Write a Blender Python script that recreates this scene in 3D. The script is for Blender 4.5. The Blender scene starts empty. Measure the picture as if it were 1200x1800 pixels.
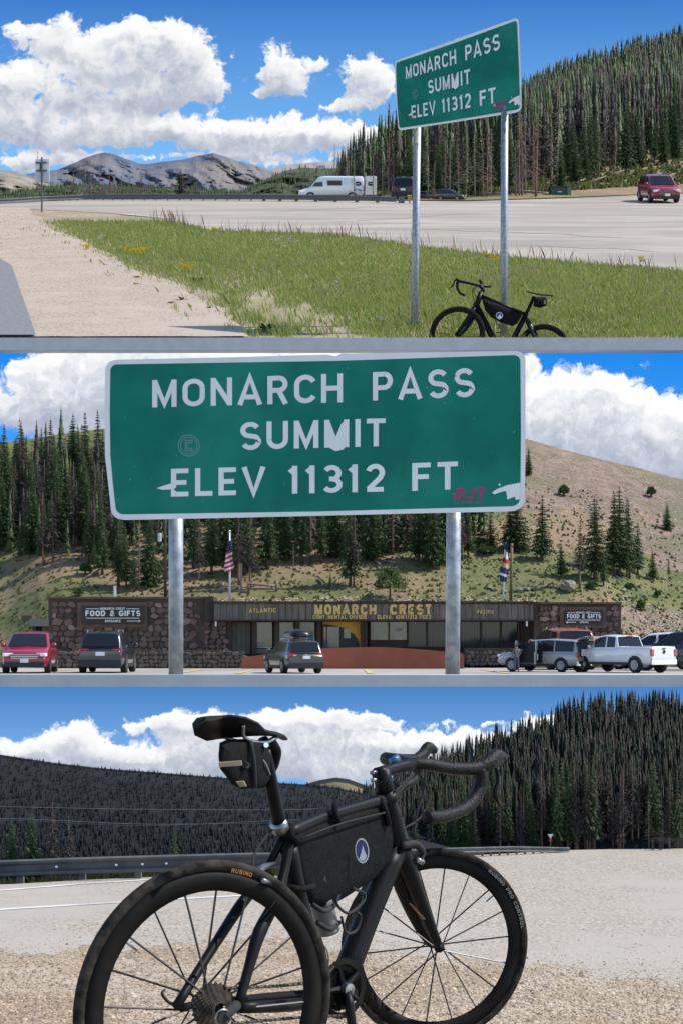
import bpy, math, random
import numpy as np
from mathutils import Vector, Matrix, Euler
random.seed(11); RNG = np.random.default_rng(7)
SC = bpy.context.scene
COL = SC.collection
R = math.radians

# ------------------------------------------------------------------ camera, sky, sun, exposure
F = 3000.0; HZ = 1120.0           # focal length and level line in photograph pixels (1200 wide)
cam = bpy.data.cameras.new('camera'); cam_o = bpy.data.objects.new('camera', cam); COL.objects.link(cam_o)
cam.sensor_fit = 'HORIZONTAL'; cam.sensor_width = 36.0; cam.lens = 36.0*F/1200.0
cam.shift_y = (HZ-900.0)/1200.0
cam_o.location = (0, 0, 0); cam_o.rotation_euler = (R(90), 0, 0)
cam.clip_start = 0.05; cam.clip_end = 12000
SC.camera = cam_o
SUN_EL, SUN_AZ = R(50), R(83)     # azimuth from straight ahead, towards the right
world = bpy.data.worlds.new('World'); SC.world = world; world.use_nodes = True
nt = world.node_tree; bg = nt.nodes['Background']
sky = nt.nodes.new('ShaderNodeTexSky'); sky.sky_type = 'NISHITA'; sky.sun_disc = False
sky.sun_elevation = SUN_EL; sky.sun_rotation = SUN_AZ; sky.altitude = 3400
nt.links.new(sky.outputs[0], bg.inputs[0]); bg.inputs[1].default_value = 0.15
sl = bpy.data.lights.new('sun', 'SUN'); sl.energy = 3.3; sl.angle = R(0.5); sl.color = (1, .95, .87)
so = bpy.data.objects.new('sun', sl); COL.objects.link(so); so.location = (60, 40, 90)
so.rotation_euler = Vector((math.cos(SUN_EL)*math.sin(SUN_AZ), math.cos(SUN_EL)*math.cos(SUN_AZ), math.sin(SUN_EL))).to_track_quat('Z', 'Y').to_euler()
vs = SC.view_settings; vs.view_transform = 'Standard'; vs.look = 'None'; vs.gamma = 1; vs.exposure = 0.88; vs.use_curve_mapping = False

SC.cycles.max_bounces = 5; SC.cycles.diffuse_bounces = 2; SC.cycles.glossy_bounces = 2; SC.cycles.transmission_bounces = 2; SC.cycles.caustics_reflective = False; SC.cycles.caustics_refractive = False

def P(px, py, D):
    """photograph pixel at distance D -> point"""
    return Vector(((px-600.0)/F*D, D, (HZ-py)/F*D))

# ------------------------------------------------------------------ mesh helpers
ORIG = {}
class MB:
    def __init__(s): s.v = []; s.f = []
    def add(s, vs, fs):
        b = len(s.v); s.v.extend([tuple(p) for p in vs]); s.f.extend([tuple(b+i for i in q) for q in fs]); return s
    def box(s, c, d, rz=0.0, top=1.0, tx=1.0):
        cx, cy, cz = c; hx, hy, hz = d[0]/2, d[1]/2, d[2]/2; ca, sa = math.cos(rz), math.sin(rz); vs = []
        for k in (-1, 1):
            t = top if k > 0 else 1.0; u = tx if k > 0 else 1.0
            for (i, j) in ((-1, -1), (1, -1), (1, 1), (-1, 1)):
                x, y = i*hx*u, j*hy*t; vs.append((cx+x*ca-y*sa, cy+x*sa+y*ca, cz+k*hz))
        return s.add(vs, [(3, 2, 1, 0), (4, 5, 6, 7), (0, 1, 5, 4), (1, 2, 6, 5), (2, 3, 7, 6), (3, 0, 4, 7)])
    def tube(s, pts, rad, n=8, caps=True):
        pts = [Vector(p) for p in pts]
        if not hasattr(rad, '__len__'): rad = [rad]*len(pts)
        m = len(pts); prev = None; vs = []
        for i, p in enumerate(pts):
            t = (pts[min(i+1, m-1)]-pts[max(i-1, 0)])
            if t.length < 1e-9: t = Vector((0, 0, 1))
            t.normalize()
            if prev is None:
                a = Vector((0, 0, 1)) if abs(t.z) < .9 else Vector((1, 0, 0))
                prev = t.cross(a).normalized()
            else:
                prev = (prev-t*prev.dot(t)).normalized()
            b = t.cross(prev); r = rad[i]
            rx, ry = (r if hasattr(r, '__len__') else (r, r))
            for k in range(n):
                an = 2*math.pi*k/n; vs.append(p+prev*(math.cos(an)*rx)+b*(math.sin(an)*ry))
        fs = [(i*n+k, i*n+(k+1) % n, (i+1)*n+(k+1) % n, (i+1)*n+k) for i in range(m-1) for k in range(n)]
        if caps: fs += [tuple(range(n-1, -1, -1)), tuple((m-1)*n+k for k in range(n))]
        return s.add(vs, fs)
    def prism(s, pts, off):
        """polygon pts (3D, planar-ish) extruded by vector off"""
        n = len(pts); off = Vector(off); a = [Vector(p) for p in pts]; b = [p+off for p in a]
        return s.add(a+b, [tuple(range(n)), tuple(range(2*n-1, n-1, -1))]+[(i, i+n, (i+1) % n+n, (i+1) % n) for i in range(n)])
    def grid(s, rows):
        """rows: list of lists of points"""
        m, n = len(rows), len(rows[0]); vs = [p for r in rows for p in r]
        return s.add(vs, [(i*n+j, i*n+j+1, (i+1)*n+j+1, (i+1)*n+j) for i in range(m-1) for j in range(n-1)])
    def lathe(s, c, ax, u, prof, n=48, closed=False):
        """prof: (radius, offset along axis) ; c centre, ax axis, u any radial direction"""
        c = Vector(c); ax = Vector(ax).normalized(); u = Vector(u); u = (u-ax*u.dot(ax)).normalized(); w = ax.cross(u); vs = []
        for (r, h) in prof:
            for k in range(n):
                a = 2*math.pi*k/n; vs.append(c+ax*h+(u*math.cos(a)+w*math.sin(a))*r)
        m = len(prof); last = m if closed else m-1
        fs = [(i*n+k, i*n+(k+1) % n, ((i+1) % m)*n+(k+1) % n, ((i+1) % m)*n+k) for i in range(last) for k in range(n)]
        if not closed:
            if prof[0][0] > 1e-6: fs.append(tuple(range(n-1, -1, -1)))
            if prof[-1][0] > 1e-6: fs.append(tuple((m-1)*n+k for k in range(n)))
        return s.add(vs, fs)
    def ball(s, c, r, nu=10, nv=6, jit=0.0, rnd=random):
        c = Vector(c); r = Vector(r) if hasattr(r, '__len__') else Vector((r, r, r)); vs = []; fs = []
        for i in range(nv+1):
            th = math.pi*i/nv
            for k in range(nu):
                a = 2*math.pi*k/nu; q = 1+rnd.uniform(-jit, jit) if 0 < i < nv else 1
                vs.append((c.x+r.x*math.sin(th)*math.cos(a)*q, c.y+r.y*math.sin(th)*math.sin(a)*q, c.z+r.z*math.cos(th)*q))
        fs = [(i*nu+k, (i+1)*nu+k, (i+1)*nu+(k+1) % nu, i*nu+(k+1) % nu) for i in range(nv) for k in range(nu)]
        return s.add(vs, fs)
    def mesh(s, name, smooth=False, org=None):
        me = bpy.data.meshes.new(name); v = s.v
        if org is not None and (org[0] or org[1] or org[2]): v = [(a-org[0], b-org[1], c-org[2]) for a, b, c in v]
        me.from_pydata(v, [], s.f); me.update()
        if smooth: me.polygons.foreach_set('use_smooth', [True]*len(me.polygons))
        return me
    def build(s, name, m=None, parent=None, smooth=False, kind=None, bevel=0):
        org = ORIG.get(parent.name) if parent else None
        o = bpy.data.objects.new(name, s.mesh(name, smooth, org)); COL.objects.link(o)
        if m: o.data.materials.append(m)
        if parent: o.parent = parent; ORIG[o.name] = org
        if kind: o['kind'] = kind
        if bevel:
            b = o.modifiers.new('bevel', 'BEVEL'); b.width = bevel; b.segments = 2; b.limit_method = 'ANGLE'; b.angle_limit = R(40)
        return o

def np_obj(name, V, T, m, kind=None, parent=None, smooth=False):
    """fast mesh from arrays of verts and same-size faces"""
    V = np.asarray(V, dtype=np.float32).reshape(-1, 3); T = np.asarray(T, dtype=np.int32); k = T.shape[1]
    me = bpy.data.meshes.new(name); me.vertices.add(len(V)); me.vertices.foreach_set('co', V.ravel())
    me.loops.add(T.size); me.loops.foreach_set('vertex_index', T.ravel())
    me.polygons.add(len(T)); me.polygons.foreach_set('loop_start', np.arange(0, T.size, k, dtype=np.int32))
    if smooth: me.polygons.foreach_set('use_smooth', np.ones(len(T), dtype=bool))
    me.update(calc_edges=True); me.validate()
    o = bpy.data.objects.new(name, me); COL.objects.link(o); me.materials.append(m)
    if kind: o['kind'] = kind
    if parent: o.parent = parent
    return o

def tag(o, label, cat, group=None):
    o['label'] = label; o['category'] = cat
    if group: o['group'] = group
    return o
def thing(name, label, cat, loc=(0, 0, 0), group=None):
    o = bpy.data.objects.new(name, None); COL.objects.link(o); o.location = loc; o.empty_display_size = .1
    ORIG[o.name] = tuple(loc); return tag(o, label, cat, group)
def link_copy(src, parent, loc=(0, 0, 0), rot=(0, 0, 0), sc=(1, 1, 1)):
    c = src.copy(); COL.objects.link(c); c.parent = parent; c.location = loc; c.rotation_euler = rot; c.scale = sc; return c
def mesh_child(name, me, parent, loc=(0, 0, 0), rot=(0, 0, 0), sc=(1, 1, 1)):
    c = bpy.data.objects.new(name, me); COL.objects.link(c); c.parent = parent; c.location = loc; c.rotation_euler = rot; c.scale = sc; return c
def lerp(a, b, t): return a+(b-a)*t
def poly(xs_ys, x):
    """piecewise linear"""
    if x <= xs_ys[0][0]: return xs_ys[0][1]
    for (x0, y0), (x1, y1) in zip(xs_ys, xs_ys[1:]):
        if x <= x1: return y0+(y1-y0)*(x-x0)/(x1-x0)
    return xs_ys[-1][1]
def sstep(a, b, x):
    t = min(1, max(0, (x-a)/(b-a))); return t*t*(3-2*t)
def smooth_path(pts, n=6):
    """Catmull-Rom through points"""
    p = [Vector(q) for q in pts]; p = [p[0]*2-p[1]]+p+[p[-1]*2-p[-2]]; out = []
    for i in range(1, len(p)-2):
        a, b, c, d = p[i-1:i+3]
        for k in range(n):
            t = k/n; out.append(.5*((2*b)+(c-a)*t+(2*a-5*b+4*c-d)*t*t+(3*b-a-3*c+d)*t**3))
    out.append(p[-2]); return out
# value noise for terrain shape
_G = RNG.random((64, 64))
def vn(x, y):
    xi, yi = math.floor(x), math.floor(y); fx, fy = x-xi, y-yi; fx = fx*fx*(3-2*fx); fy = fy*fy*(3-2*fy)
    g = lambda i, j: _G[i % 64, j % 64]
    return lerp(lerp(g(xi, yi), g(xi+1, yi), fx), lerp(g(xi, yi+1), g(xi+1, yi+1), fx), fy)*2-1
def fbm(x, y, o=4, gain=.5):
    s = 0; a = 1
    for k in range(o): s += a*vn(x*2**k+k*7.3, y*2**k+k*3.1); a *= gain
    return s

# ------------------------------------------------------------------ materials
MATS = {}
def mat(name, c, c2=None, scale=4.0, rough=.8, bump=0.0, bscale=None, metal=0.0, spec=.4, detail=6, stretch=None, rnd=None, obj_rnd=None, coat=0.0, c3=None, scale3=1.0, lo=.38, hi=.62, trans=0.0, bdist=.02):
    """procedural principled material: noise between c and c2 (and large patches of c3), optional bump; rnd / obj_rnd = list of colours by mesh island / by object"""
    if name in MATS: return MATS[name]
    m = bpy.data.materials.new(name); m.use_nodes = True; n = m.node_tree; b = n.nodes['Principled BSDF']
    b.inputs['Roughness'].default_value = rough; b.inputs['Metallic'].default_value = metal
    b.inputs['Specular IOR Level'].default_value = spec; b.inputs['Coat Weight'].default_value = coat
    tc = n.nodes.new('ShaderNodeTexCoord'); src = tc.outputs['Object']
    if stretch:
        mp = n.nodes.new('ShaderNodeMapping'); mp.inputs['Scale'].default_value = stretch; n.links.new(src, mp.inputs[0]); src = mp.outputs[0]
    def noise(s, d=detail):
        t = n.nodes.new('ShaderNodeTexNoise'); t.inputs['Scale'].default_value = s; t.inputs['Detail'].default_value = d; t.inputs['Roughness'].default_value = .6
        n.links.new(src, t.inputs['Vector']); return t.outputs['Fac']
    def ramp(fac, cols, pos=None, const=False):
        r = n.nodes.new('ShaderNodeValToRGB'); e = r.color_ramp.elements
        if const: r.color_ramp.interpolation = 'CONSTANT'
        for i, cc in enumerate(cols):
            p = pos[i] if pos else i/max(1, len(cols)-(0 if const else 1))
            if i < 2: e[i].position = p
            el = e[i] if i < 2 else e.new(p)
            el.color = (*cc, 1)
        n.links.new(fac, r.inputs[0]); return r.outputs[0]
    col = None
    if rnd or obj_rnd:
        if rnd: g = n.nodes.new('ShaderNodeNewGeometry'); f = g.outputs['Random Per Island']; cols = rnd
        else: g = n.nodes.new('ShaderNodeObjectInfo'); f = g.outputs['Random']; cols = obj_rnd
        col = ramp(f, cols)
    elif c2: col = ramp(noise(scale), [c, c2], [lo, hi])
    if (rnd or obj_rnd) and c2:
        mx = n.nodes.new('ShaderNodeMix'); mx.data_type = 'RGBA'; mx.blend_type = 'MULTIPLY'; mx.inputs[0].default_value = 1
        n.links.new(col, mx.inputs[6]); n.links.new(ramp(noise(scale), [c, c2], [lo, hi]), mx.inputs[7]); col = mx.outputs[2]
    if c3:
        mx = n.nodes.new('ShaderNodeMix'); mx.data_type = 'RGBA'
        n.links.new(ramp(noise(scale3, 4), [(0, 0, 0), (1, 1, 1)], [.46, .6]), mx.inputs[0])
        if col: n.links.new(col, mx.inputs[6])
        else: mx.inputs[6].default_value = (*c, 1)
        mx.inputs[7].default_value = (*c3, 1); col = mx.outputs[2]
    if col: n.links.new(col, b.inputs['Base Color'])
    else: b.inputs['Base Color'].default_value = (*c, 1)
    if bump:
        bp = n.nodes.new('ShaderNodeBump'); bp.inputs['Strength'].default_value = bump; bp.inputs['Distance'].default_value = bdist
        n.links.new(noise(bscale or scale*3), bp.inputs['Height']); n.links.new(bp.outputs[0], b.inputs['Normal'])
    if trans:
        tr = n.nodes.new('ShaderNodeBsdfTranslucent'); mxs = n.nodes.new('ShaderNodeMixShader'); mxs.inputs[0].default_value = trans
        if col: n.links.new(col, tr.inputs[0])
        else: tr.inputs[0].default_value = (*c, 1)
        out = n.nodes['Material Output']; n.links.new(b.outputs[0], mxs.inputs[1]); n.links.new(tr.outputs[0], mxs.inputs[2]); n.links.new(mxs.outputs[0], out.inputs[0])
    MATS[name] = m; return m

# cloud-and-blue sky for the backdrops: blobs give where the cumulus stands, noise its billows
def sky_mat(name, blobs, blue_top, blue_low, y_top, y_low, white=1.0, nscale=1.1, amp=.95, gain=1.0):
    grp = bpy.data.node_groups.new(name+'_density', 'ShaderNodeTree')
    grp.interface.new_socket('P', in_out='INPUT', socket_type='NodeSocketVector'); grp.interface.new_socket('D', in_out='OUTPUT', socket_type='NodeSocketFloat'); grp.interface.new_socket('S', in_out='OUTPUT', socket_type='NodeSocketFloat')
    N, L = grp.nodes, grp.links; gi = N.new('NodeGroupInput'); go = N.new('NodeGroupOutput')
    def vmath(op, a, bv):
        x = N.new('ShaderNodeVectorMath'); x.operation = op; L.new(a, x.inputs[0])
        if isinstance(bv, tuple): x.inputs[1].default_value = bv
        else: L.new(bv, x.inputs[1])
        return x
    def fmath(op, a, b=None):
        x = N.new('ShaderNodeMath'); x.operation = op
        for i, q in enumerate((a, b)):
            if q is None: continue
            if isinstance(q, (int, float)): x.inputs[i].default_value = q
            else: L.new(q, x.inputs[i])
        return x.outputs[0]
    def noise(vec, s, d, rgh=.55):
        t = N.new('ShaderNodeTexNoise'); t.inputs['Scale'].default_value = s; t.inputs['Detail'].default_value = d; t.inputs['Roughness'].default_value = rgh; L.new(vec, t.inputs['Vector']); return t
    wv = noise(gi.outputs[0], nscale*1.3, 5, .6); off = vmath('SUBTRACT', wv.outputs['Color'], (.5, .5, .5)); off = vmath('MULTIPLY', off.outputs[0], (.8, 0, .55))
    p = vmath('ADD', gi.outputs[0], off.outputs[0]).outputs[0]
    tot = None; rel = None
    for (cx, cy, rx, ry, w) in blobs:
        d = vmath('SUBTRACT', p, ((cx-600)/100, 0, (HZ-cy)/100)).outputs[0]
        d = vmath('MULTIPLY', d, (100/rx, 0, 100/ry)).outputs[0]
        q = vmath('DOT_PRODUCT', d, d).outputs['Value']
        e = fmath('MULTIPLY', fmath('POWER', 2.718, fmath('MULTIPLY', q, -1.0)), w)
        tot = e if tot is None else fmath('ADD', tot, e)
        sz = N.new('ShaderNodeSeparateXYZ'); L.new(d, sz.inputs[0]); ez = fmath('MULTIPLY', e, sz.outputs[2]); rel = ez if rel is None else fmath('ADD', rel, ez)
    rel = fmath('DIVIDE', rel, fmath('ADD', tot, .12)); tot = fmath('MINIMUM', tot, 1.15)
    vo = N.new('ShaderNodeTexVoronoi'); vo.feature = 'SMOOTH_F1'; vo.inputs['Scale'].default_value = nscale*3.2; vo.inputs['Detail'].default_value = 4; vo.inputs['Roughness'].default_value = .6
    L.new(p, vo.inputs['Vector'])
    nz = noise(p, nscale*1.5, 8, .54).outputs['Fac']
    n1 = fmath('SUBTRACT', nz, .5); v1 = fmath('SUBTRACT', .42, vo.outputs['Distance'])
    dd = fmath('ADD', tot, fmath('ADD', fmath('MULTIPLY', n1, amp), fmath('MULTIPLY', v1, amp*.55)))
    L.new(dd, go.inputs[0])
    L.new(rel, go.inputs[1])
    m = bpy.data.materials.new(name); m.use_nodes = True; N, L = m.node_tree.nodes, m.node_tree.links; N.clear()
    out = N.new('ShaderNodeOutputMaterial'); em = N.new('ShaderNodeEmission'); L.new(em.outputs[0], out.inputs[0]); em.inputs[1].default_value = gain
    tc = N.new('ShaderNodeTexCoord')
    def dens(vec):
        g = N.new('ShaderNodeGroup'); g.node_tree = grp; L.new(vec, g.inputs[0]); return g.outputs
    def mr(v, a, b, c=0, d=1, sm=True):
        x = N.new('ShaderNodeMapRange'); x.interpolation_type = 'SMOOTHSTEP' if sm else 'LINEAR'; L.new(v, x.inputs[0])
        for i, q in enumerate((a, b, c, d)): x.inputs[i+1].default_value = q
        return x.outputs[0]
    q0 = dens(tc.outputs['Object']); d0 = q0[0]
    o1 = vmath('ADD', tc.outputs['Object'], (.13, 0, .22)); d1 = dens(o1.outputs[0])[0]
    
    al = mr(d0, .30, .62)
    s1 = mr(fmath('SUBTRACT', d0, d1), -.48, .48); s2 = mr(q0[1], -.8, .8)
    sh = fmath('ADD', fmath('MULTIPLY', s1, .44), fmath('MULTIPLY', s2, .56))
    thin = mr(d0, .40, 1.0, 1, 0)
    sh = fmath('MINIMUM', fmath('ADD', fmath('MULTIPLY', sh, 1.0), fmath('MULTIPLY', thin, .30)), 1.0)
    r = N.new('ShaderNodeValToRGB'); e = r.color_ramp.elements
    cols = [(0.16, (.38, .43, .54)), (.45, (.56, .60, .69)), (.70, (.80, .82, .86)), (.95, (1.0, 1.0, 1.0))]
    for i, (ps, cc) in enumerate(cols):
        el = e[i] if i < 2 else e.new(ps)
        el.position = ps; el.color = (cc[0]*white, cc[1]*white, cc[2]*white, 1)
    L.new(sh, r.inputs[0])
    sx = N.new('ShaderNodeSeparateXYZ'); L.new(tc.outputs['Object'], sx.inputs[0])
    g = N.new('ShaderNodeMix'); g.data_type = 'RGBA'; L.new(mr(sx.outputs[2], (HZ-y_low)/100, (HZ-y_top)/100, sm=False), g.inputs[0])
    g.inputs[6].default_value = (*blue_low, 1); g.inputs[7].default_value = (*blue_top, 1)
    mx = N.new('ShaderNodeMix'); mx.data_type = 'RGBA'; L.new(al, mx.inputs[0]); L.new(g.outputs[2], mx.inputs[6]); L.new(r.outputs[0], mx.inputs[7])
    L.new(mx.outputs[2], em.inputs[0]); m.cycles.emission_sampling = 'NONE'; return m
def sky_sheet(m, D, x0, x1, y0, y1, dep):
    """a wide sky wall with a little curve, local units of 100 pixels"""
    b = MB(); rows = []
    for k in range(3):
        py = lerp(y1, y0, k/2); rows.append([((px-600)/100, -abs((px-600)/100)**2*dep, (HZ-py)/100) for px in np.linspace(x0, x1, 25)])
    b.grid(rows); o = b.build('sky', m); o['kind'] = 'structure'
    o.scale = (D*100/F,)*3; o.location = (0, D, 0); return o

# shared materials
M_green = mat('spruce_needles', (.020, .045, .016), rnd=[(.022, .046, .014), (.046, .088, .024), (.080, .130, .036), (.034, .066, .020)], rough=.7, trans=.25)
M_greenb = mat('pine_needles', (.03, .06, .02), rnd=[(.030, .058, .018), (.055, .095, .030), (.080, .120, .040)], rough=.7, trans=.25)
M_grey = mat('dead_needles', (.06, .05, .04), rnd=[(.040, .032, .027), (.075, .060, .050), (.055, .045, .040)], rough=.9, trans=.15)
M_bark = mat('bark', (.11, .075, .05), (.05, .036, .027), scale=9, rough=.95, bump=.5, stretch=(1, 1, .25))
M_deadwood = mat('dead_wood', (.26, .20, .16), (.12, .085, .065), scale=8, rough=.9, stretch=(1, 1, .2))
M_redwood = mat('weathered_red_bark', (.22, .12, .08), (.11, .07, .05), scale=8, rough=.9, stretch=(1, 1, .2))
M_concrete = mat('grey_concrete', (.50, .50, .50), (.56, .56, .56), scale=3, rough=.9, bump=.15)
M_steel = mat('galvanised_steel', (.36, .38, .40), (.22, .24, .26), scale=14, rough=.5, metal=.55, bump=.05)
M_steel_d = mat('weathered_steel', (.15, .155, .155), (.09, .093, .092), scale=10, rough=.7, metal=.15)
M_black = mat('black_rubber', (.012, .012, .012), (.022, .021, .02), scale=20, rough=.85)
M_white = mat('white_paint', (.78, .78, .76), (.70, .70, .68), scale=4, rough=.4)
M_glass = mat('dark_glass', (.014, .017, .020), rough=.08, spec=.35)
M_trim = mat('black_trim', (.02, .02, .022), rough=.55)
M_chrome = mat('chrome', (.65, .65, .66), rough=.18, metal=1.0)
M_red = mat('red_lens', (.42, .015, .02), rough=.2, spec=.6)
M_clear = mat('clear_lens', (.72, .74, .76), rough=.12, spec=.7)
M_wood = mat('timber', (.30, .19, .09), (.18, .11, .055), scale=6, rough=.85, stretch=(4, 4, .6))

# ------------------------------------------------------------------ trees
def make_conifer(seed, width=.15, base=.10, levels=26, per=7, droop=.35, gap=.0, tw=5, hang=True):
    r = random.Random(seed); V = []; T = []
    for i in range(levels):
        z = base+(1-base)*(i+r.uniform(-.3, .3))/levels
        if z > .985: continue
        u = (z-base)/(1-base); prof = width*((1-u)**.85)*(1 if u > .08 else .75+3*u)
        n = max(3, int(per*(1-.4*u)))
        a0 = r.uniform(0, 6.28)
        for k in range(n):
            if r.random() < gap: continue
            a = a0+6.283*k/n+r.uniform(-.35, .35); ln = prof*r.uniform(.6, 1.18)+.006
            d = Vector((math.cos(a), math.sin(a), 0)); sd = Vector((-d.y, d.x, 0)); dr = droop*r.uniform(.6, 1.3); st = .12*r.random()
            pts = []
            for q in range(tw+1):
                s = q/tw; pts.append(Vector((0, 0, z))+d*(ln*s)+Vector((0, 0, -ln*dr*s*s+ln*st*s)))
            for q in range(1, tw+1):
                s = q/tw; w = (ln*.30+.008)*(1.15-s*.7)*r.uniform(.7, 1.3)
                for sg in (-1, 1):
                    tip = pts[q]+sd*(sg*w*r.uniform(.5, 1.1))+d*(ln*.10)+Vector((0, 0, -w*r.uniform(.2, 1.3)))
                    b = len(V); V += [pts[q-1], pts[q], tip]; T.append((b, b+1, b+2))
                if hang:
                    b = len(V); V += [pts[q-1]+Vector((0, 0, .004)), pts[q], (pts[q-1]+pts[q])*.5+sd*(w*r.uniform(-.4, .4))+Vector((0, 0, -w*r.uniform(.7, 1.5)))]; T.append((b, b+1, b+2))
            b = len(V); V += [pts[tw-1]+sd*ln*.05, pts[tw-1]-sd*ln*.05, pts[tw]+d*ln*.16]; T.append((b, b+1, b+2))
    b = len(V); V += [Vector((.008, 0, .955)), Vector((-.008, .006, .955)), Vector((0, 0, 1.01))]; T.append((b, b+1, b+2))
    return np.array([tuple(v) for v in V], dtype=np.float32), np.array(T, dtype=np.int32)
def make_dead(seed, n=70, ln=.11, base=.18, droop=.4):
    r = random.Random(seed); b = MB()
    for k in range(n):
        z = base+(.97-base)*(k+r.random())/n; a = r.uniform(0, 6.28); L = ln*(1.08-z)*r.uniform(.4, 1.25)+.008
        d = Vector((math.cos(a), math.sin(a), 0)); q = Vector((0, 0, z)); dr = droop*r.uniform(.2, 1.5)
        b.tube([q, q+d*L*.5+Vector((0, 0, L*.02)), q+d*L+Vector((0, 0, -L*dr))], [.0042, .003, .0012], 3, False)
        if r.random() < .6:
            m_ = q+d*L*.5; e = Vector((d.x*.6-d.y*.7, d.y*.6+d.x*.7, -dr)); b.tube([m_, m_+e*L*.4], [.0022, .001], 3, False)
    return b
def np_mesh(name, V, T, m):
    o = np_obj(name, V, T, m); me = o.data; bpy.data.objects.remove(o); return me
CON = [make_conifer(s, w, ba, lv, pr, dr, g) for s, w, ba, lv, pr, dr, g in ((1, .135, .08, 34, 9, .40, .02), (2, .115, .13, 34, 8, .5, .05), (3, .165, .04, 32, 9, .35, .02), (4, .10, .16, 34, 8, .45, .08), (5, .15, .10, 30, 8, .3, .08))]
GREEN = [np_mesh('crown', V, T, M_green) for V, T in CON]
GREENB = [np_mesh('crown', V, T, M_greenb) for V, T in CON]
DEADN = [np_mesh('crown', *make_conifer(s, w, ba, 24, 6, .5, .18), M_grey) for s, w, ba in ((11, .10, .2), (12, .085, .28), (13, .12, .15))]
DEADB = []
for s, n_, l_ in ((21, 80, .13), (22, 60, .10), (23, 46, .16), (24, 90, .11)):
    me = make_dead(s, n_, l_).mesh('branches'); me.materials.append(M_deadwood); DEADB.append(me)
def trunk_mesh(r0, lean, m, seed):
    r = random.Random(seed); b = MB(); pts = [(0, 0, -.02)]+[(lean*z+r.uniform(-.003, .003), r.uniform(-.003, .003), z) for z in (.1, .3, .5, .75, .985)]
    b.tube(pts, [r0*1.25, r0, r0*.85, r0*.68, r0*.4, r0*.10], 7); me = b.mesh('trunk', True); me.materials.append(m); return me
TRUNK = [trunk_mesh(.013, .0, M_bark, 1), trunk_mesh(.016, .0, M_bark, 2)]
TRUNKD = [trunk_mesh(.011, .0, M_deadwood, 3), trunk_mesh(.013, .0, M_redwood, 4), trunk_mesh(.010, .0, M_redwood, 5)]
def tree(kind, loc, h, label, group, name=None, fat=1.0, lean=0.0):
    i = random.randrange(100)
    nm = name or {'g': 'spruce_tree', 'b': 'spruce_tree', 'd': 'dead_tree', 's': 'dead_tree'}[kind]
    o = thing(nm, label, 'tree', loc, group); o.rotation_euler = (random.uniform(-.015, .015), lean+random.uniform(-.015, .015), random.uniform(0, 6.28))
    if lean: o.rotation_euler = (0, lean, 0)
    o.scale = (h*fat, h*fat, h)
    if kind in 'gb':
        mesh_child('trunk', TRUNK[i % 2], o); mesh_child('crown', (GREEN if kind == 'g' else GREENB)[i % 5], o)
    elif kind == 'd':
        mesh_child('trunk', TRUNKD[i % 3], o); mesh_child('crown', DEADN[i % 3], o)
    else:
        mesh_child('trunk', TRUNKD[i % 3], o); mesh_child('branches', DEADB[i % 4], o)['kind'] = 'stuff'
    return o
def make_low(seed, levels=8, n=5, width=.105):
    r = random.Random(seed); V = []; T = []
    for i in range(levels):
        z0 = .04+.90*i/levels; z1 = z0+.96/levels*1.75; w = width*(1-i/levels)**.85*r.uniform(.85, 1.15)+.012; a0 = r.uniform(0, 6.28); e = len(V); V.append((0, 0, min(1.0, z1)))
        for k in range(2*n):
            a = a0+math.pi*k/n+r.uniform(-.2, .2); q = w*(r.uniform(.9, 1.2) if k % 2 else r.uniform(.45, .65)); V.append((q*math.cos(a), q*math.sin(a), z0+(-.012 if k % 2 else .02)+r.uniform(-.012, .012)))
        T += [(e, e+1+k, e+1+(k+1) % (2*n)) for k in range(2*n)]
    return np.array(V, dtype=np.float32), np.array(T, dtype=np.int32)
LOW = make_low(77); TINY = make_low(78, 4, 4, .12)
def make_ragged(seed):   # slim solid core with loose drooping twigs
    v0, t0 = make_low(seed, 5, 4, .050); v1, t1 = make_conifer(seed+1, .118, .05, 13, 6, .5, .04, 1)
    return np.concatenate([v0, v1]), np.concatenate([t0, t1+len(v0)])
RAG = [make_ragged(s) for s in (81, 91, 101)]
def forest_stuff(name, spots, label, m, proto=None):
    """spots: (x, y, z, h, fat)"""
    LOWV, LOWT = proto or LOW
    S = np.array(spots, dtype=np.float32); n = len(S); k = len(LOWV); ang = RNG.random(n)*6.28
    c, s = np.cos(ang)[:, None], np.sin(ang)[:, None]
    X = (LOWV[None, :, 0]*c-LOWV[None, :, 1]*s)*(S[:, 3]*S[:, 4])[:, None]+S[:, 0:1]
    Y = (LOWV[None, :, 0]*s+LOWV[None, :, 1]*c)*(S[:, 3]*S[:, 4])[:, None]+S[:, 1:2]
    Z = LOWV[None, :, 2]*S[:, 3:4]+S[:, 2:3]
    V = np.stack([X, Y, Z], -1).reshape(-1, 3); T = (LOWT[None]+(np.arange(n)*k)[:, None, None]).reshape(-1, 3)
    o = np_obj(name, V, T, m, 'stuff'); return tag(o, label, 'forest')

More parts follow.
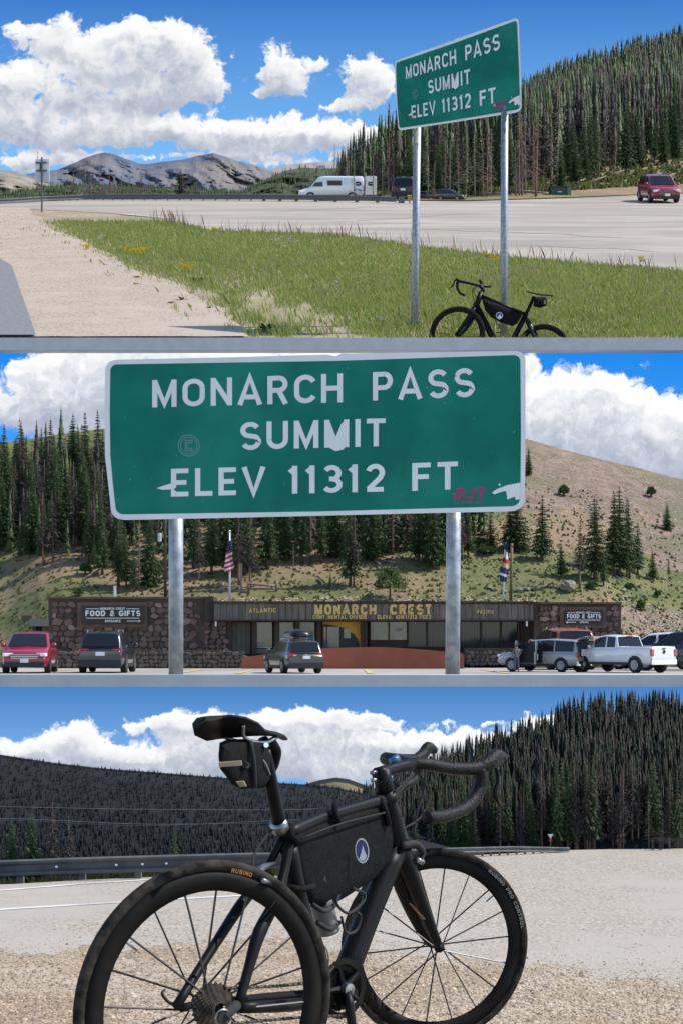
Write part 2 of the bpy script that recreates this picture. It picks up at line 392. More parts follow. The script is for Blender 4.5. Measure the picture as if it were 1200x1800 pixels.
# ------------------------------------------------------------------ stroke lettering
def arc(cx, cy, rx, ry, a0, a1, n=9):
    return [(cx+rx*math.cos(R(a0+(a1-a0)*i/n)), cy+ry*math.sin(R(a0+(a1-a0)*i/n))) for i in range(n+1)]
t_ = .085
GL = {  # advance width, strokes on a box of height 1; strokes run along their centre lines
 'M': (.80, [[(.08, 0), (.08, 1)], [(.08, .96), (.40, .12), (.72, .96)], [(.72, 1), (.72, 0)]]),
 'O': (.74, [arc(.37, .66, .285, .255, 0, 180)+arc(.37, .34, .285, .255, 180, 360)+[(.655, .66)]]),
 'N': (.70, [[(.08, 0), (.08, 1)], [(.08, .95), (.62, .05)], [(.62, 1), (.62, 0)]]),
 'A': (.78, [[(.06, 0), (.39, .98), (.72, 0)], [(.18, .28), (.60, .28)]]),
 'R': (.68, [[(.08, 0), (.08, 1)], [(.08, .915), (.38, .915)]+arc(.38, .70, .20, .215, 90, -90)+[(.08, .485)], [(.36, .485), (.60, 0)]]),
 'C': (.70, [arc(.37, .66, .285, .255, 20, 180)+arc(.37, .34, .285, .255, 180, 340)]),
 'H': (.70, [[(.08, 0), (.08, 1)], [(.62, 0), (.62, 1)], [(.08, .5), (.62, .5)]]),
 'P': (.66, [[(.08, 0), (.08, 1)], [(.08, .915), (.38, .915)]+arc(.38, .68, .20, .235, 90, -90)+[(.08, .445)]]),
 'S': (.68, [arc(.34, .70, .245, .215, 25, 180)+arc(.34, .71, .245, .22, 180, 240)[1:]+arc(.36, .29, .25, .215, 55, 0)+arc(.355, .29, .25, .215, 0, -155)]),
 'U': (.70, [[(.08, 1), (.08, .34)]+arc(.35, .34, .27, .255, 180, 360)+[(.62, 1)]]),
 'I': (.18, [[(.09, 0), (.09, 1)]]), 'T': (.62, [[(0, .915), (.62, .915)], [(.31, .915), (.31, 0)]]),
 'E': (.58, [[(.08, 0), (.08, 1)], [(.08, .915), (.56, .915)], [(.08, .5), (.50, .5)], [(.08, .085), (.56, .085)]]),
 'L': (.56, [[(.08, 1), (.08, 0)], [(.08, .085), (.56, .085)]]), 'V': (.70, [[(.04, 1), (.35, .05), (.66, 1)]]),
 'F': (.56, [[(.08, 0), (.08, 1)], [(.08, .915), (.56, .915)], [(.08, .5), (.50, .5)]]),
 '1': (.34, [[(.20, 0), (.20, 1)], [(.20, .90), (.04, .76)]]),
 '2': (.60, [arc(.30, .69, .22, .23, 165, -10)+[(.45, .5), (.08, .10)], [(.04, .085), (.56, .085)]]),
 '3': (.60, [arc(.28, .70, .22, .215, 150, -88), arc(.28, .29, .245, .21, 92, -150), [(.20, .5), (.30, .5)]]),
 'D': (.70, [[(.08, 0), (.08, 1)], [(.08, .915), (.34, .915)]+arc(.34, .5, .28, .415, 90, -90)+[(.08, .085)]]),
 'J': (.56, [[(.44, 1), (.44, .30)]+arc(.24, .30, .20, .22, 0, -160)]),
 'G': (.74, [arc(.37, .66, .285, .255, 20, 180)+arc(.37, .34, .285, .255, 180, 350)+[(.655, .46), (.42, .46)]]),
 '&': (.72, [[(.68, 0), (.22, .66)]+arc(.36, .76, .16, .16, 200, -20)+[(.12, .38)]+arc(.32, .26, .24, .19, 160, 330)+[(.64, .46)]]),
 'Z': (.60, [[(.04, .915), (.54, .915), (.06, .085), (.56, .085)]]), '!': (.2, [[(.09, 1), (.09, .3)], [(.09, .1), (.09, 0)]]),
 'B': (.66, [[(.08, 0), (.08, 1)], [(.08, .915), (.34, .915)]+arc(.34, .71, .19, .205, 90, -90)+[(.08, .505)], [(.34, .505)]+arc(.36, .295, .22, .21, 90, -90)+[(.08, .085)]]),
 ' ': (.42, []), '.': (.2, [[(.1, 0), (.1, .12)]]), '-': (.4, [[(.05, .45), (.35, .45)]]),
}
def ribbon(pts, w):
    n = len(pts); L_, R_ = [], []
    for i, p in enumerate(pts):
        d0 = Vector(pts[i])-Vector(pts[i-1]) if i > 0 else None; d1 = Vector(pts[i+1])-Vector(pts[i]) if i < n-1 else None
        d0 = d0 or d1; d1 = d1 or d0; d0 = d0.normalized() if d0.length > 1e-9 else d1.normalized(); d1 = d1.normalized() if d1.length > 1e-9 else d0
        nn = Vector((-d0.y-d1.y, d0.x+d1.x)); 
        if nn.length < 1e-6: nn = Vector((-d0.y, d0.x))
        nn.normalize(); k = 1/max(.45, nn.dot(Vector((-d0.y, d0.x)))); o = nn*(w*k)
        L_.append((p[0]+o.x, p[1]+o.y)); R_.append((p[0]-o.x, p[1]-o.y))
    return L_, R_
def text_mb(mb, txt, place, w=t_, sp=.20, lift=0.0, step=.0, serif=False):
    """place(u, v, lift) -> point, u in 0..1 along the word, v in 0..1 up the letter"""
    tot = sum(GL[c][0] for c in txt)+sp*(len(txt)-1); x = 0; k = 0
    for c in txt:
        adv, strokes = GL[c]
        for st in strokes:
            L_, R_ = ribbon(st, w); k += 1
            pts = [(p, q) for p, q in zip(L_, R_)]
            vs = []
            for p, q in pts:
                for s in (p, q): vs.append(place((x+s[0])/tot, s[1], lift+(k % 4)*step))
            mb.add(vs, [(2*i, 2*i+1, 2*i+3, 2*i+2) for i in range(len(pts)-1)])
            if serif:
                for e in (st[0], st[-1]):
                    if e[1] < .06 or e[1] > .94:
                        yy = .045 if e[1] < .5 else .955; k += 1
                        mb.add([place((x+e[0]+a)/tot, yy+b2, lift+(k % 4)*step) for a, b2 in ((-.17, -.045), (.17, -.045), (.17, .045), (-.17, .045))], [(0, 1, 2, 3)])
        x += adv+sp
    return mb
def word(mb, txt, q, D, **kw):
    """q = x0, top0, base0, x1, top1, base1 in pixels on a plane at D, or mapped by a function D(x, y, lift)"""
    x0, t0, b0, x1, t1, b1 = q; fn = D if callable(D) else (lambda x, y, l: P(x, y, D-l))
    return text_mb(mb, txt, lambda u, v, l: fn(lerp(x0, x1, u), lerp(lerp(b0, b1, u), lerp(t0, t1, u), v), l), **kw)

# ------------------------------------------------------------------ shared builders: summit sign, bicycle, car, guardrail
M_signw = mat('sign_white_sheeting', (.88, .84, .81), (.80, .76, .73), scale=3, rough=.6, spec=.2)
M_signg = mat('sign_green_sheeting', (.004, .185, .125), (.006, .155, .105), scale=1.6, rough=.6, spec=.15, c3=(.014, .225, .160), scale3=.9, bump=.06, bscale=3)
M_signedge = mat('sign_aluminium', (.45, .44, .42), rough=.5, metal=.6)
M_magenta = mat('magenta_marker', (.42, .03, .13), rough=.6)
M_stick = mat('grey_sticker', (.16, .34, .29), rough=.6)
def corner(c, r, a0, a1, n=6): return [(c[0]+r*math.cos(R(a0+(a1-a0)*i/n)), c[1]-r*math.sin(R(a0+(a1-a0)*i/n))) for i in range(n+1)]
def edge_jit(a, b, n, amp):
    return [(lerp(a[0], b[0], i/n)+random.uniform(-amp, amp)*(0 < i < n), lerp(a[1], b[1], i/n)+random.uniform(-amp, amp)*(0 < i < n)) for i in range(n+1)]
def summit_sign(root, mp, depth, lf):
    """mp(x, y, lift) maps the sign's own picture plane to the place; depth = plate thickness vector; lf = thickness of one film"""
    outer = corner((202, 650), 17, 180, 100)+edge_jit((206, 632), (575, 623), 5, .6)+[(590, 626), (602, 621)]+edge_jit((625, 621), (905, 616.5), 4, .5)+corner((908, 632), 15, 80, 0)+[(923, 750), (922, 876)]+corner((900, 876), 22, 0, -85)+edge_jit((890, 899), (220, 914), 4, .4)+corner((214, 894), 19, -95, -170)+[(190, 848), (184.5, 800), (184, 720)]
    inner = corner((206, 652), 12, 180, 100)+[(590, 634), (900, 624)]+corner((903, 635), 11, 80, 0)+[(915, 750), (914, 874)]+corner((898, 874), 16, 0, -85)+[(560, 899), (225, 904)]+corner((217, 890), 14, -95, -170)+[(198, 846), (194, 800), (193, 720)]
    def plate(out, l0, l1, name, m):
        n = len(out); cx = sum(p[0] for p in out)/n; cy = sum(p[1] for p in out)/n; b = MB()
        rings = [out]+[[(cx+(x-cx)*k, cy+(y-cy)*k) for x, y in out] for k in (.7, .35)]
        vs = [mp(x, y, l1) for r_ in rings for x, y in r_]+[mp(cx, cy, l1)]+[mp(x, y, l0) for x, y in out]
        fs = [(q*n+i, q*n+(i+1) % n, (q+1)*n+(i+1) % n, (q+1)*n+i) for q in range(2) for i in range(n)]
        fs += [(2*n+i, 2*n+(i+1) % n, 3*n) for i in range(n)]+[(i, 3*n+1+i, 3*n+1+(i+1) % n, (i+1) % n) for i in range(n)]+[tuple(3*n+1+i for i in range(n))]
        return b.add(vs, fs).build(name, m, root)
    plate(outer, -depth, 0, 'border_panel', M_signw)
    g = plate(inner, -depth*.1, lf, 'green_face', M_signg)
    def w(txt, q): return word(MB(), txt, q, mp, lift=lf*2, step=lf*.3)
    for txt, q in (('MONARCH', (268, 668, 716, 602, 656, 707)), ('PASS', (655, 654, 704, 833, 646, 697)), ('SUMMIT', (422, 742, 791, 677, 735, 784)),
                   ('ELEV', (301, 824, 873, 465, 820, 869)), ('11312', (507, 819, 868, 676, 815, 864)), ('FT', (724, 814, 863, 804, 811, 860))):
        w(txt, q).build('lettering', M_signw, root)
    b = MB()
    b.add([mp(x, y, lf*3.4) for x, y in ((570, 741), (578, 745), (588, 772), (600, 744), (612, 740), (612, 779), (603, 790), (590, 793), (577, 786), (571, 784))], [tuple(range(9, -1, -1))]); b.build('torn_patch', M_signw, root)
    b = MB(); b.add([mp(x, y, lf*3.4) for x, y in ((275, 858), (290, 853), (303, 849), (303, 860), (285, 861))], [(4, 3, 2, 1, 0)]); b.build('torn_patch', M_signw, root)
    b = MB(); b.add([mp(x, y, lf*3.4) for x, y in ((864, 866), (872, 860), (890, 853), (914, 848), (914, 877), (906, 879), (904, 873), (891, 878), (889, 863), (882, 864), (868, 869))], [tuple(range(10, -1, -1))])
    b.add([mp(x, y, lf*3.4) for x, y in ((875, 850), (880, 851), (877, 855))], [(2, 1, 0)]); b.build('peeled_corner', M_signw, root)
    b = MB(); word(b, 'DJT', (800, 859, 877, 851, 857, 876), lambda x, y, l: mp(x+(868-y)*.25, y, l), lift=lf*2.2, step=lf*.3, w=.13, serif=True)
    word(b, 'HE GAVE ALL!', (798, 881, 886, 850, 880, 885), mp, lift=lf*2.2, step=lf*.2, w=.09); b.build('marker_lettering', M_magenta, root)
    b = MB()
    for rr, ww in ((18.5, .7), (14.5, .6)):
        b.add([mp(332+rad*math.cos(a*math.pi/16), 783+rad*math.sin(a*math.pi/16), lf*2.2) for a in range(32) for rad in (rr-ww, rr+ww)], [(2*a, 2*a+1, (2*a+3) % 64, (2*a+2) % 64) for a in range(32)])
    for s_ in ((1.0, 9), (.55, 5)):
        L_, R_ = ribbon([(338, 778-0), (338, 783-s_[1]), (332-6*s_[0], 783-s_[1]), (332-6*s_[0], 783+s_[1]), (338, 783+s_[1]), (338, 788)], .7)
        b.add([mp(*p, lf*2.2) for ab in zip(L_, R_) for p in ab], [(2*i, 2*i+1, 2*i+3, 2*i+2) for i in range(5)])
    b.build('round_sticker', M_stick, root)
    b = MB(); rn = random.Random(3)
    for i in range(46):
        x, y = rn.uniform(205, 905), rn.uniform(640, 890); L_ = rn.choice((.8, 1.2, 2, 3, 5)); an = rn.uniform(1.0, 2.1); w_ = rn.uniform(.3, .7); dx, dy = math.cos(an)*L_, math.sin(an)*L_
        b.add([mp(x-w_, y, lf*1.8), mp(x+dx, y+dy, lf*1.8), mp(x+w_, y+.4, lf*1.8)], [(0, 1, 2)])
    b.build('scratches', mat('scratched_sheeting', (.30, .42, .36), rough=.7), root, kind='stuff')
    b = MB()
    for x in (309, 797):
        for y in (668, 868): b.lathe(mp(x, y, lf*1.5), (0, -1, 0), (0, 0, 1), [(0, lf*2.2), (lf*2.6, lf*1.8), (lf*3.2, 0)], 10)
    b.build('rivets', M_signedge, root, kind='stuff')

M_carbon = mat('matt_black_carbon', (.0035, .0035, .004), (.006, .006, .007), scale=8, rough=.45, spec=.14)
M_tyre = mat('dusty_tyre', (.012, .011, .010), (.048, .042, .034), scale=26, rough=.95, bump=.25, bscale=90, spec=.08)
M_rim = mat('carbon_rim', (.006, .0055, .005), (.013, .012, .010), scale=9, rough=.6, spec=.10)
M_tape = mat('black_bar_tape', (.005, .005, .005), (.009, .009, .009), scale=30, rough=.5, bump=.3, spec=.18)
M_spoke = mat('dark_spoke', (.03, .03, .03), rough=.35, metal=.6)
M_alloy = mat('grey_alloy', (.30, .31, .32), (.16, .165, .17), scale=30, rough=.35, metal=.9)
M_rust = mat('greasy_steel', (.12, .095, .07), (.05, .042, .035), scale=40, rough=.5, metal=.6)
M_bag = mat('black_nylon', (.0045, .0045, .005), (.009, .009, .009), scale=60, rough=.85, bump=.35, spec=.12)
M_tan = mat('tan_reflective_strip', (.30, .22, .14), (.22, .16, .10), scale=20, rough=.6)
M_brown = mat('brown_decal', (.20, .11, .06), rough=.6)
M_purple = mat('purple_badge', (.06, .045, .16), (.09, .07, .22), scale=30, rough=.6)
def wheel(root, hub, D, rpx, psi, nsp, up=(0, 0, 1), deep=.80, hubw=.05, label=None, fat=.042):
    c = P(hub[0], hub[1], D); r = rpx*D/F; f = Vector((math.cos(psi), math.sin(psi), 0)); up = Vector(up).normalized(); ax = f.cross(up).normalized()
    b = MB(); t = fat*r; w_ = MB()
    w_.lathe(c, ax, up, [(r-t+t*math.cos(a), t*math.sin(a)*1.05) for a in np.linspace(0, 6.283, 13)[:-1]], 64, True)
    ty = MB(); ty.v, ty.f = w_.v, w_.f
    wh = bpy.data.objects.new('wheel', None); COL.objects.link(wh); wh.parent = root; wh.location = c-Vector(ORIG[root.name]); ORIG[wh.name] = tuple(c)
    ty.build('tyre', M_tyre, wh, True)
    b.lathe(c, ax, up, [(r*.955-t*.7, -t*.66), (r*.955-t*.7, t*.66), (r*(deep+.07), t*.74), (r*deep, t*.28), (r*deep, -t*.28), (r*(deep+.07), -t*.74)], 64, True); b.build('rim', M_rim, wh, True)
    h = MB(); hw = hubw*r/.34; h.lathe(c, ax, up, [(.0, -hw*1.25), (.022*r, -hw*1.25), (.022*r, -hw), (.055*r, -hw*.9), (.055*r, -hw*.75), (.035*r, -hw*.6), (.035*r, hw*.6), (.055*r, hw*.75), (.055*r, hw*.9), (.022*r, hw), (.022*r, hw*1.25), (0, hw*1.25)], 14); h.build('hub', M_carbon, wh, True)
    for k in range(nsp):
        a = 6.283*(k+.3)/nsp; e = up*math.cos(a)+f*math.sin(a); off = .5*(1 if k % 4 < 2 else -1); a2 = a+off; s = up*math.cos(a2)+f*math.sin(a2)
        sp = MB(); sp.tube([c+s*.05*r+ax*hw*.82*(1 if k % 2 else -1), c+e*r*(deep+.02)], .0042*r/.34*.62, 4); o = sp.build('spoke', M_spoke, wh)
    v = MB(); a = .9; e = up*math.cos(a)+f*math.sin(-a) if nsp > 18 else up*math.cos(a)+f*math.sin(a); v.tube([c+e*r*(deep+.01), c+e*r*(deep-.10)], .009*r, 6); v.build('valve', M_alloy, wh)
    return wh, c, r, f, ax
def tubes(root, Df, parts):
    for nm, path, rad, m, sm in parts:
        pts = [P(q[0], q[1], Df(q[0])+(q[2] if len(q) > 2 else 0)) for q in path]
        k = Df(path[0][0])/F
        rad = [rad]*len(path) if not hasattr(rad, '__len__') else list(rad)
        if sm > 1:
            ts = np.linspace(0, len(path)-1, (len(path)-1)*sm+1); rad = [lerp(rad[int(t)], rad[min(int(t)+1, len(rad)-1)], t-int(t)) for t in ts]; pts = smooth_path(pts, sm)
        MB().tube(pts, [r_*k for r_ in rad], 12).build(nm, m, root, True)
def loft_px(mb, stations, Df, th, bulge=0.0):
    """closed shell between two pixel edges per station, thickness th px"""
    rows_t, rows_b = [], []
    for a, b in stations:
        row_t, row_b = [], []
        for i in range(7):
            s = i/6; x, y = lerp(a[0], b[0], s), lerp(a[1], b[1], s); D = lerp(Df(a[0])+a[2], Df(b[0])+b[2], s); cr = 1-(2*s-1)**2
            row_t.append(P(x, y-bulge*cr, D)); row_b.append(P(x, y-bulge*cr+th*(.35+.65*cr), D))
        rows_t.append(row_t); rows_b.append(row_b)
    mb.grid(rows_t); mb.grid([r_[::-1] for r_ in rows_b])
    n = len(stations)
    mb.grid([[rows_t[i][0] for i in range(n)], [rows_b[i][0] for i in range(n)]]); mb.grid([[rows_b[i][6] for i in range(n)], [rows_t[i][6] for i in range(n)]])
    mb.grid([rows_b[0], rows_t[0]]); mb.grid([rows_t[-1], rows_b[-1]]); return mb
def bag_px(name, outline, Df, dd, m, root, bulge=.35, bev=None):
    """soft bag: outline in pixels, depth dd metres, faces swell"""
    n = len(outline); cx = sum(p[0] for p in outline)/n; cy = sum(p[1] for p in outline)/n; rows = []
    for k, (s, d) in enumerate(((.0, -.5-bulge), (.45, -.5-bulge*.9), (.80, -.5-bulge*.5), (.96, -.42), (1.0, -.2), (1.0, .2), (.96, .42), (.8, .5+bulge*.5), (.45, .5+bulge*.9), (0, .5+bulge))):
        r_ = [P(cx+(x-cx)*s, cy+(y-cy)*s, Df(cx+(x-cx)*s)+d*dd) for x, y in outline]; rows.append(r_+[r_[0]])
    return MB().grid(rows).build(name, m, root, True)

# cars --------------------------------------------------------------
def paint(name, c): return mat('paint_'+name, c, tuple(x*.93 for x in c), scale=3, rough=.25, coat=.8, spec=.5)
def pl(pts, x): return poly(pts, x)
CARS = {
 'suv': dict(L=4.55, W=1.86, zb=.24, belt=[(-2.27, .88), (-2.15, 1.02), (.8, 1.04), (1.15, 1.03), (1.9, .93), (2.15, .82), (2.27, .62)], roof=[(-2.18, 1.02), (-1.85, 1.60), (-.6, 1.69), (.2, 1.62), (1.10, 1.03)], wx=1.32, wr=.36, win=[(-1.9, -1.25), (-1.15, -.35), (-.25, .75)], tr=.26),
 'wagon': dict(L=4.8, W=1.84, zb=.24, belt=[(-2.4, .80), (-2.28, .98), (.8, 1.0), (1.1, .98), (1.95, .90), (2.25, .8), (2.4, .58)], roof=[(-2.32, .98), (-1.95, 1.52), (-.7, 1.60), (.1, 1.54), (1.05, .98)], wx=1.38, wr=.36, win=[(-2.0, -1.3), (-1.2, -.3), (-.2, .7)], tr=.27),
 'suburban': dict(L=5.5, W=2.0, zb=.34, belt=[(-2.75, .95), (-2.7, 1.12), (.95, 1.15), (1.3, 1.14), (2.45, 1.08), (2.65, 1.0), (2.75, .7)], roof=[(-2.72, 1.12), (-2.5, 1.82), (-.8, 1.90), (.45, 1.84), (1.2, 1.14)], wx=1.68, wr=.40, win=[(-2.45, -1.25), (-1.15, -.25), (-.15, .85)], tr=.17),
 'sedan': dict(L=4.6, W=1.8, zb=.2, belt=[(-2.3, .7), (-2.15, .98), (-1.4, 1.0), (.8, .95), (1.1, .93), (1.9, .82), (2.2, .7), (2.3, .5)], roof=[(-1.85, .98), (-.9, 1.42), (-.2, 1.45), (.3, 1.38), (1.15, .93)], wx=1.33, wr=.33, win=[(-1.25, -.35), (-.25, .65)], tr=.27),
 'pickup': dict(L=5.9, W=2.03, zb=.42, belt=[(-2.95, 1.0), (-2.92, 1.36), (-.65, 1.36), (-.6, 1.28), (1.2, 1.26), (2.5, 1.2), (2.8, 1.1), (2.95, .8)], roof=[(-.66, 1.30), (-.45, 1.92), (.3, 1.97), (.75, 1.90), (1.5, 1.26)], wx=1.86, wr=.42, win=[(-.42, .15), (.25, 1.05)], tr=.17),
 'van': dict(L=6.0, W=2.05, zb=.32, belt=[(-3.0, 2.0), (-2.98, 2.5), (-2.8, 2.68), (.6, 2.70), (1.2, 2.55), (2.05, 1.35), (2.75, 1.08), (3.0, .75)], roof=None, wx=1.9, wr=.36, win=[], tr=.05),
}
def car(kind, name, label, col, pt, yaw=0, tilt=0, scale=1.0, group=None, front=True, rear=True, hatch=False, doors=None, rails=False):
    c = CARS[kind]; L, W, zb = c['L'], c['W'], c['zb']; hw = W/2
    root = thing(name, label, 'van' if kind == 'van' else 'pickup' if kind == 'pickup' else 'car', (0, 0, 0), group); ORIG[root.name] = (0, 0, 0)
    m = paint(name+str(len(bpy.data.objects)), col)
    bx = sorted(set([p[0] for p in c['belt']]+list(np.linspace(-L/2+.02, L/2-.02, 18))))
    def wv(x): return hw*(1-.13*(abs(x)/(L/2))**7)
    rows = []
    for x in bx:
        w, zt = wv(x), pl(c['belt'], x); z0 = zb+.10*(abs(x)/(L/2))**8
        if kind == 'van':
            half = [(0, z0), (w*.9, z0), (w, z0+.14), (w, 1.0), (w*.985, min(zt-.2, 1.6)), (w*.93, zt-.14), (w*.84, zt-.03), (0, zt+.03)]
        else:
            half = [(0, z0), (w*.9, z0), (w*.985, z0+.13), (w, lerp(z0, zt, .5)), (w*.99, zt-.14), (w*.965, zt-.05), (w*.90, zt), (0, zt+.02)]
        rows.append([(x, y, z) for y, z in half]+[(x, -y, z) for y, z in half[-2:0:-1]]+[(x, half[0][0], half[0][1])])
    b = MB().grid(rows); n = len(rows[0])-1; k = len(b.v); b.f.append(tuple(range(n))); b.f.append(tuple(k-n-1+i for i in range(n-1, -1, -1)))
    body = b.build('body', m, root, True); body.data.polygons.foreach_set('use_smooth', [len(p.vertices) == 4 for p in body.data.polygons])
    belt = lambda x: pl(c['belt'], x)
    tr = c['tr']
    if c['roof']:
        rf = c['roof']; xs = sorted(set([p[0] for p in rf]+list(np.linspace(rf[0][0], rf[-1][0], 16)))); rows = []
        def gy(x, z): return wv(x)*.945-(z-belt(x))*tr
        for x in xs:
            z1 = pl(rf, x); zb_ = min(belt(x)-.03, z1); e = max(0.0, min(.07, (z1-zb_)*.3))
            half = [(gy(x, zb_), zb_), (gy(x, z1-e), z1-e), (gy(x, z1)-.05-e*.6, z1-.01), (0, z1+.015)]
            rows.append([(x, y, z) for y, z in half]+[(x, -y, z) for y, z in half[-2::-1]])
        MB().grid(rows).build('cabin', m, root, True)
        for (x0, x1) in c['win']:
            for s in (-1, 1):
                rr = [[], []]
                for x in np.linspace(x0, x1, 6):
                    zl, zh = belt(x)+.045, max(belt(x)+.06, pl(rf, x)-.085)
                    for q, z in ((0, zl), (1, zh)): rr[q].append((x, s*(gy(x, z)+.009), z))
                MB().grid(rr if s < 0 else rr[::-1]).build('side_window', M_glass, root)
        for (a, d, nm) in (((rf[-2], rf[-1], 'windscreen')), ((rf[1], rf[0], 'rear_window'))):
            rr = []; sx = 1 if nm == 'windscreen' else -1
            dz = a[1]-d[1]; dx = d[0]-a[0]; nl = math.hypot(dz, dx); nx, nz = dz/nl*(1 if dx > 0 else -1), abs(dx)/nl
            for s in (.10, .5, .93):
                x, z = lerp(a[0], d[0], s), lerp(a[1], d[1], s); yy = (gy(x, z)-.09); rr.append([(x+nx*.02, yy*q, z+nz*.02+(1-q*q)*.018) for q in (-1, -.5, 0, .5, 1)])
            MB().grid(rr if sx > 0 else rr[::-1]).build(nm, M_glass, root, True)
    for sx in (-1, 1):
        for s in (-1, 1):
            x, r_ = sx*c['wx'], c['wr']; y = s*(hw-.11)
            a = MB(); arc_ = [(x+r_*1.16*math.cos(t), s*(wv(x)+.004), max(zb+.02, r_+r_*1.16*math.sin(t))) for t in np.linspace(-.35, math.pi+.35, 15)]
            a.prism(arc_, (0, -s*.12, 0)); a.build('wheel_arch', M_trim, root)
            wh = bpy.data.objects.new('wheel', None); COL.objects.link(wh); wh.parent = root; ORIG[wh.name] = (0, 0, 0)
            MB().lathe((x, y, r_), (0, s, 0), (0, 0, 1), [(r_*.62, -.10), (r_*.94, -.11), (r_, -.07), (r_, .07), (r_*.94, .125), (r_*.64, .125), (r_*.62, .10)], 22).build('tyre', M_black, wh, True)
            rim = MB().lathe((x, y, r_), (0, s, 0), (0, 0, 1), [(0, .115), (r_*.16, .12), (r_*.2, .10), (r_*.24, .085)], 14)
            rim.lathe((x, y, r_), (0, s, 0), (0, 0, 1), [(r_*.63, .128), (r_*.56, .12), (r_*.54, .07)], 20)
            for q in range(5):
                t = 6.283*q/5; rim.tube([(x+r_*.18*math.cos(t), y+s*.10, r_+r_*.18*math.sin(t)), (x+r_*.58*math.cos(t), y+s*.115, r_+r_*.58*math.sin(t))], .035, 5)
            rim.build('rim', M_alloy, wh)
    sill = MB()
    for s in (-1, 1): sill.box((0, s*(hw-.02), zb+.07), (2*c['wx']-c['wr']*2.5, .06, .13))
    sill.build('sill', M_trim, root)
    xr, xf = -L/2, L/2
    if rear:
        MB().box((xr+.03, 0, zb+.16), (.16, W*.90, .30)).build('rear_bumper', M_chrome if kind in ('pickup', 'suburban') else M_trim, root, bevel=.03)
        zl = belt(xr+.25)-.12
        for s in (-1, 1):
            if kind in ('pickup', 'suburban'): MB().box((xr+.02, s*(hw-.16), 1.05 if kind == 'pickup' else .98), (.10, .20, .34)).build('tail_light', M_red, root, bevel=.02)
            elif kind == 'van': MB().box((xr+.02, s*(hw-.09), 1.15), (.08, .12, .5)).build('tail_light', M_red, root)
            else:
                t = MB().box((xr+.10, s*(hw-.27), zl), (.10, .40, .16)).build('tail_light', M_red, root, bevel=.03)
                MB().box((xr+.045, s*(hw-.36), zl-.02), (.02, .14, .08)).build('reversing_lens', M_clear, t)
        MB().box((xr-.04 if kind in ('pickup', 'suburban') else xr-.005, 0, zb+.22 if kind in ('pickup', 'suburban') else .78), (.03, .36, .15)).build('number_plate', M_white, root)
        if kind not in ('pickup', 'van'): MB().box((xr+.06, 0, zl+.02), (.02, .16, .05)).build('badge', M_chrome, root)
    if front:
        if kind not in ('van',):
            g = MB().box((xf-.05, 0, belt(xf-.2)-.16), (.10, W*.62, .20)).build('grille', M_trim, root, bevel=.03)
            for q in range(3): MB().box((xf+.005, 0, belt(xf-.2)-.23+q*.065), (.015, W*(.56+.03*q), .018)).build('grille_bar', M_chrome, g)
        for s in (-1, 1):
            MB().box((xf-.16, s*(hw-.27), belt(xf-.2)-.10), (.24, .40, .14), rz=-s*.35).build('headlight', M_clear, root, bevel=.03)
            MB().box((xf-.06, s*(hw-.32), zb+.28), (.08, .22, .08)).build('fog_light', M_trim, root)
        MB().box((xf-.02, 0, zb+.13), (.10, W*.86, .22)).build('front_bumper', M_trim, root, bevel=.03)
        MB().box((xf+.035, 0, zb+.28), (.03, .32, .15)).build('number_plate', M_white, root)
    if kind != 'van':
        xm = c['roof'][-1][0]-.25
        for s in (-1, 1): MB().ball((xm, s*(hw+.09), belt(xm)+.10), (.09, .12, .09), 8, 6).build('mirror', m, root, True)
    if rails:
        for s in (-1, 1):
            zt = c['roof'][2][1]; MB().tube([(-1.6, s*.62, zt-.08), (-1.4, s*.62, zt+.03), (-.2, s*.62, zt+.05), (.0, s*.62, zt-.06)], .025, 6).build('roof_rail', M_chrome, root)
    root.location = pt; root.scale = (scale,)*3
    root.rotation_euler = (Matrix.Rotation(tilt, 3, 'X') @ Matrix.Rotation(yaw, 3, 'Z')).to_euler()
    return root, m
def px_len(D, m): return m*F/D

